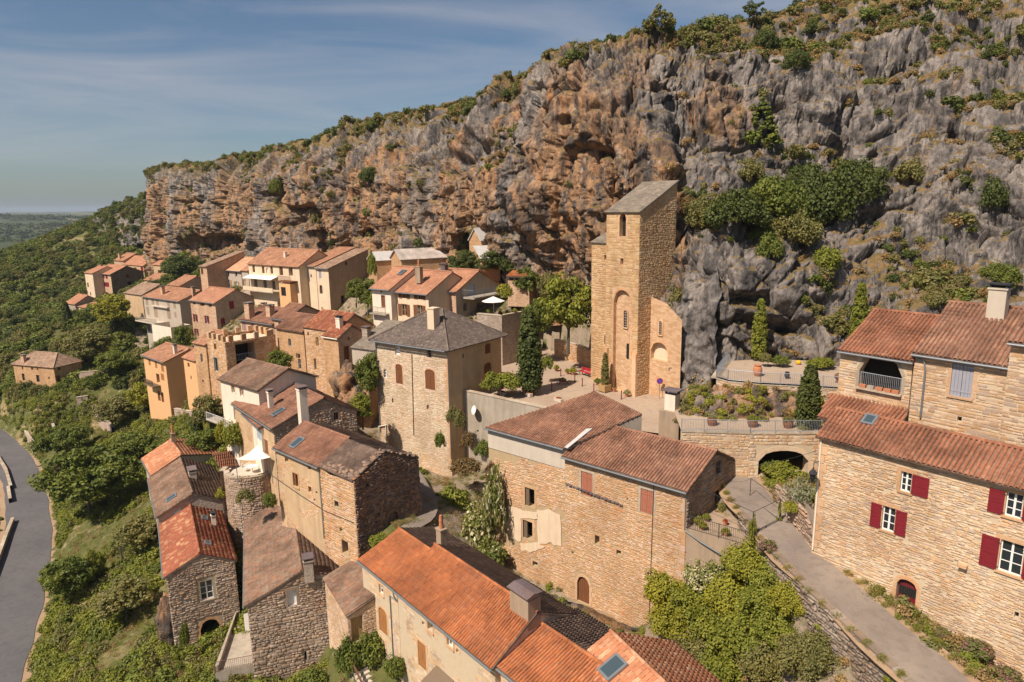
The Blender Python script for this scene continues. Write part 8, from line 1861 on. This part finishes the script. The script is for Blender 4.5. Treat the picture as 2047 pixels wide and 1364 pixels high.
# ------------------------------------------------------------------ trees and bushes one can tell apart
def TP(px, py, Y=None): return PT(px, py) if Y is None else PY(px, py, Y)
cypress('tall dense cypress at the edge of the church square', PZ(1059, 788, SQ_Z), 9.2, 'leaf_dark', 'fat_cypress', .95)
cypress('slim bright cypress on the garden terrace under the cliff', PZ(1515, 722, TER2_Z), 6.0, 'leaf_bright', 'cypress', .82)
cypress('slim cypress behind the arched balcony roof', PY(1712, 700, 58), 5.8, 'leaf_bright', 'cypress', .8)
cypress('stout cypress behind the railing beside the upper house', PZ(1613, 856, TER1_Z), 5.0, 'leaf_dark', 'fat_cypress', 1.15)
c = PY(1135, 700, 80); tree('rounded broadleaf tree left of the church tower', c, 9.0, 3.6, 'leaf_bright', 'round', trunk=.22)
for px, py, Y, h_, r, mt, lb in [(1075, 690, 86, 6.0, 2.2, 'leaf_green', 'bushy green tree behind the tall cypress'), (1100, 610, 92, 4.5, 1.8, 'leaf_olive', 'grey green tree against the orange rock'), (1055, 600, 94, 4.6, 2.0, 'leaf_green', 'tree beside the red fascia cottage'), (1030, 560, 98, 3.5, 2.4, 'leaf_dark', 'dark shrubby tree left of the red fascia cottage'),
                             (985, 556, 100, 4.5, 3.4, 'leaf_dark', 'dark spreading tree behind the orange roofs'), (935, 560, 102, 4.5, 3.4, 'leaf_dark', 'dark tree left of the spreading tree under the hut'), (735, 625, 108, 5.5, 2.4, 'leaf_green', 'tree between the tall pale house and the cream house'), (712, 610, 113, 4.5, 2.0, 'leaf_green', 'tree against the dark side wall of the tall pale house'), (755, 640, 100, 4.5, 1.4, 'leaf_bright', 'bright leafy climber at the corner of the cream house'),
                             (740, 815, 74, 6.5, 1.7, 'leaf_green', 'tall leafy tree squeezed beside the hipped house'), (725, 850, 70, 3.6, 1.4, 'leaf_bright', 'bright bush below the squeezed tree'), (562, 755, 84, 3.6, 1.9, 'leaf_green', 'fig tree in front of the stone barn'), (365, 570, 190, 8.5, 5.6, 'leaf_dark', 'large round dark tree beside the little gabled house'), (420, 575, 165, 4.5, 3.2, 'leaf_green', 'bushes right of the large round tree'),
                             (228, 660, 158, 9.5, 5.0, 'leaf_lime', 'lime yellow tree below the far houses'), (325, 665, 132, 5.0, 2.6, 'leaf_green', 'small tree against the grey three-storey house'), (365, 690, 126, 6.0, 2.0, 'leaf_green', 'ivy-like tree on the corner of the red-shuttered stone house'), (180, 740, 140, 9.0, 5.6, 'leaf_olive', 'large grey green flowering tree on the slope'), (230, 745, 132, 6.0, 4.2, 'leaf_green', 'broad green tree right of the flowering tree'),
                             (285, 790, 112, 6.0, 2.6, 'leaf_lime', 'yellow green wisteria by the balcony of the yellow house'), (230, 845, 112, 6.2, 4.0, 'leaf_olive', 'small orchard tree below the yellow house'), (100, 820, 112, 5.8, 3.6, 'leaf_green', 'dark green tree in front of the isolated stone house'), (140, 825, 110, 5.6, 3.2, 'leaf_green', 'tree just right of the isolated stone house'), (150, 940, 96, 6.0, 3.4, 'leaf_purple', 'dark purple leaved tree above the big green tree'),
                             (180, 1030, 84, 9.5, 6.2, 'leaf_green', 'big dark green tree beside the valley road'), (245, 1000, 84, 6.5, 3.6, 'leaf_green', 'green tree right of the big roadside tree'), (265, 900, 98, 5.0, 4.0, 'leaf_green', 'broad bush above the orange hipped roof'), (335, 900, 92, 4.2, 3.2, 'leaf_green', 'bush left of the small garden cypress'), (420, 850, 88, 5.5, 2.4, 'leaf_olive', 'silvery tree left of the white house'), (410, 905, 82, 3.5, 2.4, 'leaf_green', 'bush below the ivy wall'),
                             (285, 1080, 70, 3.8, 2.8, 'leaf_olive', 'large shrub against the mottled roof house'), (145, 1200, 66, 5.0, 2.6, 'leaf_green', 'tall bright shrub on the grassy bank'), (250, 1220, 60, 4.0, 2.8, 'leaf_olive', 'rounded flowering shrub on the grassy bank'), (190, 1150, 68, 3.5, 1.2, 'leaf_bright', 'slender climbing shrub on the bank'), (108, 1120, 72, 2.4, 2.0, 'leaf_green', 'low bush at the edge of the road')]:
    c = PY(px, py, Y); c[2] = min(c[2], float(TH(c[0], c[1])) + .3) if px < 450 else c[2]
    tree(lb, c, h_, r, mt, 'round' if r < 3.0 else 'tree', trunk=.16 if h_ < 6 else .22)
cypress('small dark cypress in the garden above the orange hipped roof', PY(397, 888, 88), 4.6, 'leaf_dark', 'fat_cypress', 1.1)
cypress('narrow dark cypress on the wooded slope', PY(138, 665, 165), 7.5, 'leaf_dark', 'fat_cypress', 1.0)
c = PT(247, 1130); e = thing('bare_tree', 'thin half-bare tree on the dry bank', 'tree', c); mbx = MB(); mbx.tube([c, c + UP * 1.2 + np.array([-.1, 0, 0]), c + UP * 2.2], [.1, .07, .04], 6)
for k in range(16): a = k * 2.4; p = c + UP * (1.1 + .07 * k); mbx.tube([p, p + np.array([math.cos(a) * .7, math.sin(a) * .7, .7]), p + np.array([math.cos(a) * 1.1, math.sin(a) * 1.1, 1.3])], [.035, .02, .008], 4)
mbx.build('trunk', MATS['bark'], e)
# skyline trees on the far spur
for px, py, Y, h_, r, lb in ((220, 452, 330, 9, 7, 'dark round tree on the rocky spur skyline'), (268, 425, 335, 8, 5.5, 'tree on the spur skyline nearest the cliff'), (190, 470, 315, 8, 6, 'tree at the left end of the rocky spur'), (243, 440, 332, 6, 4.5, 'smaller tree between the two spur skyline trees')): tree(lb, PY(px, py, Y), h_, r, 'leaf_dark', 'round', trunk=.15)
# vines and hanging plants
for px, py, Y, rx, h_, mt, lb in [(955, 1085, 57.5, 2.4, 4.4, 'leaf_flower', 'white flowering climber left of the centre house'), (990, 1040, 55.6, 1.3, 5.4, 'leaf_flower', 'tall flowering vine on the corner of the centre house'), (985, 960, 57, .8, 2.0, 'leaf_russet', 'reddish creeper at the top of the vine bank'), (930, 940, 62, 1.7, 1.3, 'leaf_russet', 'russet bush below the square wall'), (905, 1020, 60.5, 2.0, 2.6, 'leaf_bright', 'bright bush by the cobbled path'), (925, 1085, 58.5, 2.8, 3.4, 'leaf_green', 'green bush mass below the cobbled path'), (975, 1135, 55, 2.0, 3.0, 'leaf_flower', 'lower part of the flowering climber'),
                                (920, 850, 66.2, .7, 1.8, 'leaf_olive', 'hanging plants at the left end of the square wall'), (935, 890, 65.0, .9, 1.6, 'leaf_russet', 'russet creeper low on the square wall'), (965, 905, 62.6, 1.0, 1.4, 'leaf_green', 'green creeper below the satellite dish'), (905, 840, 67, .8, 1.6, 'leaf_olive', 'hanging plant at the corner of the hipped house'), (880, 890, 66, .7, 1.6, 'leaf_green', 'tuft growing from the foot of the hipped house'), (760, 1085, 50.5, 1.0, .9, 'leaf_bright', 'bright bush at the foot of the dark gable'), (1563, 945, 49.5, 1.6, .9, 'leaf_bright', 'broad leaved fig growing out of the arch'), (1540, 940, 50, 1.0, .8, 'leaf_green', 'fig leaves at the left of the arch'),
                                (740, 1310, 45.5, 1.6, 2.2, 'leaf_green', 'creeper over the outdoor stairs'), (700, 1330, 45, 1.2, 2.6, 'leaf_green', 'creeper hanging on the lean-to wall'), (790, 1345, 43, 1.0, 1.4, 'leaf_green', 'creeper at the foot of the orange roof house'), (370, 1285, 51.5, .5, 2.2, 'leaf_green', 'narrow creeper on the red roof house'), (620, 1364, 46, 1.4, 1.0, 'leaf_green', 'bush below the broad dark house'), (1175, 1245, 47.5, .5, .9, 'leaf_olive', 'small shrub below the arched brown door'),
                                (1010, 770, 70.5, 2.0, 1.6, 'leaf_bright', 'hedge along the front of the hipped house'), (985, 772, 70, 1.4, 1.7, 'leaf_bright', 'left end of the hedge at the hipped house'), (1092, 735, 76, 1.0, 1.6, 'leaf_bright', 'bright laurel bush by the steps'), (1632, 845, 51, .8, 1.6, 'leaf_lime', 'yellow green shrub beside the stout cypress'), (1605, 855, 51, .7, .8, 'leaf_lime', 'yellow shrub at the foot of the stout cypress'), (470, 885, 71, 1.6, 2.6, 'leaf_bright', 'green ivy covering the wall under the white house'), (447, 880, 72, .9, 2.8, 'leaf_lime', 'yellow ivy at the left end of the ivy wall'), (745, 545, 114, .9, 4.0, 'leaf_bright', 'ivy between the twin barn gables'),
                                (1000, 655, 87, 1.4, 1.0, 'leaf_olive', 'plants below the parasol terrace'), (1010, 590, 90, 1.4, 1.8, 'leaf_lime', 'yellow vine at the right of the gable balcony'), (490, 1000, 60, 1.0, 1.2, 'leaf_olive', 'plants hanging on the round bastion'), (540, 1010, 58, .8, 1.4, 'leaf_green', 'tuft at the right side of the round bastion'), (445, 990, 66, .9, 1.0, 'leaf_lime', 'yellow green bush in the lower courtyard'), (1560, 725, 62, 1.0, .8, 'leaf_green', 'clipped bush in the terrace bed'), (1530, 722, 62, .7, .9, 'leaf_olive', 'olive bush right of the slim terrace cypress'), (1640, 730, 61, 1.5, .8, 'leaf_bright', 'low bright hedge at the back of the garden terrace')]:
    shrub(lb, PY(px, py, Y), rx, h_, mt)
c = PZ(1597, 1005, 24.9); shrub('large silver lavender-like bush at the corner of the red-shuttered house', c, 1.35, 1.7, 'leaf_silver', 'spray', name='lavender_bush'); shrub('low yellow green leaves below the silver bush', PZ(1585, 1020, 24.5), .9, .7, 'leaf_lime')
# bank of bushes in front of the lane
kk = [(1330, 1120, 1.6, 'leaf_olive', 'thin shrub at the corner of the centre house'), (1375, 1110, 1.5, 'leaf_green', 'green bush below the small terrace'), (1340, 1180, 1.7, 'leaf_bright', 'bright bush against the centre house'), (1420, 1140, 1.6, 'leaf_flower', 'white flowered bush below the terrace railing'), (1500, 1130, 1.5, 'leaf_bright', 'bright bush near the terrace corner'), (1545, 1150, 1.3, 'leaf_green', 'green bush beside the lane wall'),
      (1400, 1210, 1.8, 'leaf_green', 'dense green bush in the middle of the bank'), (1470, 1190, 1.7, 'leaf_bright', 'yellow green bush in the upper middle of the bank'), (1350, 1250, 1.6, 'leaf_bright', 'bright bush beside the wall foot'), (1530, 1210, 1.5, 'leaf_olive', 'olive bush right of the bank centre'), (1580, 1210, 1.2, 'leaf_bright', 'bright bush close to the lane wall'), (1440, 1270, 1.7, 'leaf_green', 'green bush low on the bank'), (1500, 1270, 1.6, 'leaf_olive', 'thorny olive bush in the bank'),
      (1390, 1300, 1.5, 'leaf_olive', 'olive bush above the salmon roof'), (1560, 1270, 1.3, 'leaf_olive', 'grey green bush at the right of the bank'), (1460, 1330, 1.6, 'leaf_green', 'green bush at the bottom of the bank'), (1530, 1330, 1.5, 'leaf_olive', 'olive bush at the bottom right of the bank'), (1600, 1330, 1.3, 'leaf_olive', 'pale bush below the lane wall'), (1410, 1355, 1.4, 'leaf_green', 'green bush just right of the salmon roof'), (1640, 1300, 1.1, 'leaf_olive', 'small olive bush on the dry-stone wall')]
for px, py, r, mt, lb in kk: shrub(lb, PT(px, py + 25) + UP * .2, r * 1.5, r * 1.55, {'leaf_green': 'leaf_bright', 'leaf_olive': 'leaf_bright', 'leaf_bright': 'leaf_lime'}.get(mt, mt) if py < 1290 or mt == 'leaf_green' else mt, 'big_bush')
for k, r, lb in ((1, .75, 'pink valerian bush on the lane wall'), (4, .85, 'pink valerian bush lower down the lane wall')): shrub(lb, lp[min(k, len(lp) - 1)] - UP * .15, r, r * 1.1, 'leaf_pink')
for px, py, r, lb in ((1950, 1290, .9, 'rose bush with pink flowers at the foot of the red-shuttered house'), (2010, 1345, .9, 'flowering bush beside the lane at the right edge'), (1880, 1255, .5, 'lilac flowers at the house foot')): shrub(lb, PW(px, py + 12, v1['W'][0].P0 - pv * .8, pv), r, r * .8, 'leaf_pink')
# ------------------------------------------------------------------ masses nobody could count
def free(x, y, grow=.6):
    ok = np.ones(len(x), bool)
    for f in FOOT:
        c = sum(f) / 4; q = [p + (p - c) / (np.linalg.norm((p - c)[:2]) + 1e-6) * grow for p in f]; ok &= ~inside(q, x, y)
    for poly in (SQUARE, TER1, TER2): ok &= ~inside(poly, x, y)
    d, _ = near_path(RL, x, y); ok &= d > 3.6
    d, _ = near_path(RN, x, y); ok &= d > 1.9
    return ok
def field(n, x0, x1, y0, y1, cond=None):
    x = rng.uniform(x0, x1, n); y = rng.uniform(y0, y1, n); ok = free(x, y)
    if cond is not None: ok &= cond(x, y)
    x, y = x[ok], y[ok]; z = TH(x, y); P_ = np.c_[x, y, z]; p, dz = proj(P_); m = (dz > 5) & (p[:, 0] > -120) & (p[:, 0] < 2170) & (p[:, 1] < 1480); return P_[m]
def vv_(x, y): return x * .75 + y * .66
P_ = field(26000, -110, -15, 36, 150, lambda x, y: (vv_(x, y) < 33) & (fbm(np.c_[x, y, x * 0] * .07, 2) > -.36))
scatter('undergrowth', 'green undergrowth on the slope between road and houses', P_, rng.uniform(.35, 1.0, len(P_)), [proto('scrub', 'leaf_green', 0), proto('scrub', 'leaf_bright', 1), proto('scrub', 'leaf_olive', 2), proto('scrub', 'leaf_bright', 2)])
P_ = field(34000, -110, 40, 30, 170); scatter('grass', 'grass and dry weeds on the slope', P_, rng.uniform(.25, .6, len(P_)), [proto('tuft', 'leaf_bright', 0), proto('tuft', 'leaf_dry', 1), proto('tuft', 'leaf_olive', 2), proto('tuft', 'leaf_dry', 0)])
P_ = field(13000, -330, -55, 130, 430, lambda x, y: (vv_(x, y) < np.where(y > 205, 125, 64)) & (x < np.where(y > 240, -60, -55)) & (fbm(np.c_[x, y, x * 0] * .03, 2) > -.75)); scatter('hillside_wood', 'dense green wood on the far left hillside', P_, rng.uniform(1.0, 3.0, len(P_)), [proto('round', 'leaf_green', 0), proto('round', 'leaf_olive', 1), proto('round', 'leaf_dark', 2), proto('scrub', 'leaf_green', 1)], tilt=.1)
P_ = field(2500, -60, 30, 60, 160, lambda x, y: (vv_(x, y) > 30)); scatter('village_weeds', 'weeds and low shrubs between the houses', P_, rng.uniform(.2, .6, len(P_)), [proto('scrub', 'leaf_olive', 0), proto('scrub', 'leaf_green', 1), proto('scrub', 'leaf_dry', 2)])
P_ = field(9000, -5, 45, 22, 62, lambda x, y: near_path(RN, x, y)[0] < 14); scatter('bank_plants', 'mixed leaves covering the bank beside the lane', P_, rng.uniform(.25, .7, len(P_)), [proto('scrub', 'leaf_bright', 0), proto('scrub', 'leaf_olive', 1), proto('scrub', 'leaf_dry', 2), proto('tuft', 'leaf_bright', 1)])
rb = np.array([o_ for o_ in bpy.data.objects['rock_bank'].data.vertices], object); rb = np.array([tuple(q.co) for q in rb]); rb = rb[rng.choice(len(rb), 170)]
scatter('rock_bank_plants', 'small plants on the tumbled rock bank', rb, rng.uniform(.2, .55, len(rb)), [proto('scrub', 'leaf_olive', 0), proto('scrub', 'leaf_lime', 1), proto('scrub', 'leaf_dry', 2)])
rb = np.array([tuple(q.co) for q in SPUR.data.vertices]); rb = rb[rng.choice(len(rb), 520)]
scatter('spur_scrub', 'green scrub and small trees on the rocky spur', rb, rng.uniform(.8, 2.2, len(rb)), [proto('scrub', 'leaf_green', 0), proto('round', 'leaf_olive', 1), proto('scrub', 'leaf_dark', 2)])
lz = np.array(lz); scatter('wall_plants', 'small plants rooted in the dry-stone lane wall', lz, rng.uniform(.12, .4, len(lz)), [proto('scrub', 'leaf_olive', 0), proto('scrub', 'leaf_bright', 1), proto('scrub', 'leaf_dry', 2)])
# verge strips along the lane
s = []
for i in range(8, len(RN) - 1):
    for k in range(12): s.append(RN[i] + np.r_[lnn[max(0, i - 6)], 0] * sgn * random.uniform(1.55, 1.75)); s.append(RN[i] - np.r_[lnn[max(0, i - 6)], 0] * sgn * random.uniform(1.6, 2.4))
s = np.array(s); s[:, 2] -= .05; scatter('verge_grass', 'iris leaves and weeds along the lane edge', s, rng.uniform(.16, .36, len(s)), [proto('tuft', 'leaf_bright', 0), proto('tuft', 'leaf_lime', 1), proto('tuft', 'leaf_olive', 1), proto('tuft', 'leaf_dry', 2)])
n = 15000; a = rng.uniform(-.85, .05, n); d = rng.uniform(330, 3200, n) ** 1.0; x = np.sin(a) * d; y = np.cos(a) * d; P_ = np.c_[x, y, FH(x, y)]
m = (fbm(np.c_[x / 300, y / 300, x * 0], 3) > -.22) & ~((x > -340) & (x < 110) & (y < 440)) & (y > 260); P_ = P_[m]; d = d[m]
scatter('far_wood', 'blue green woods covering the far valley side', P_, rng.uniform(3.0, 6.5, len(P_)) * np.interp(d, [330, 3200], [.9, 1.9]), [proto('far', 'leaf_far', 0), proto('far', 'leaf_far', 1), proto('far', 'leaf_far', 2)], tilt=.05)
# ------------------------------------------------------------------ haze
g = bpy.data.materials.new('haze'); g.use_nodes = True; g.node_tree.nodes.clear(); o_ = g.node_tree.nodes.new('ShaderNodeOutputMaterial'); v_ = g.node_tree.nodes.new('ShaderNodeVolumePrincipled')
v_.inputs['Color'].default_value = (0.70, 0.82, 0.96, 1); v_.inputs['Density'].default_value = 0.00010; v_.inputs['Anisotropy'].default_value = 0.2; g.node_tree.links.new(v_.outputs[0], o_.inputs['Volume'])
hz = MB().abox(-8000, 7000, -300, 13000, -60, 125).build('haze', g, kind='stuff'); hz['label'] = 'thin blue haze over the valley'
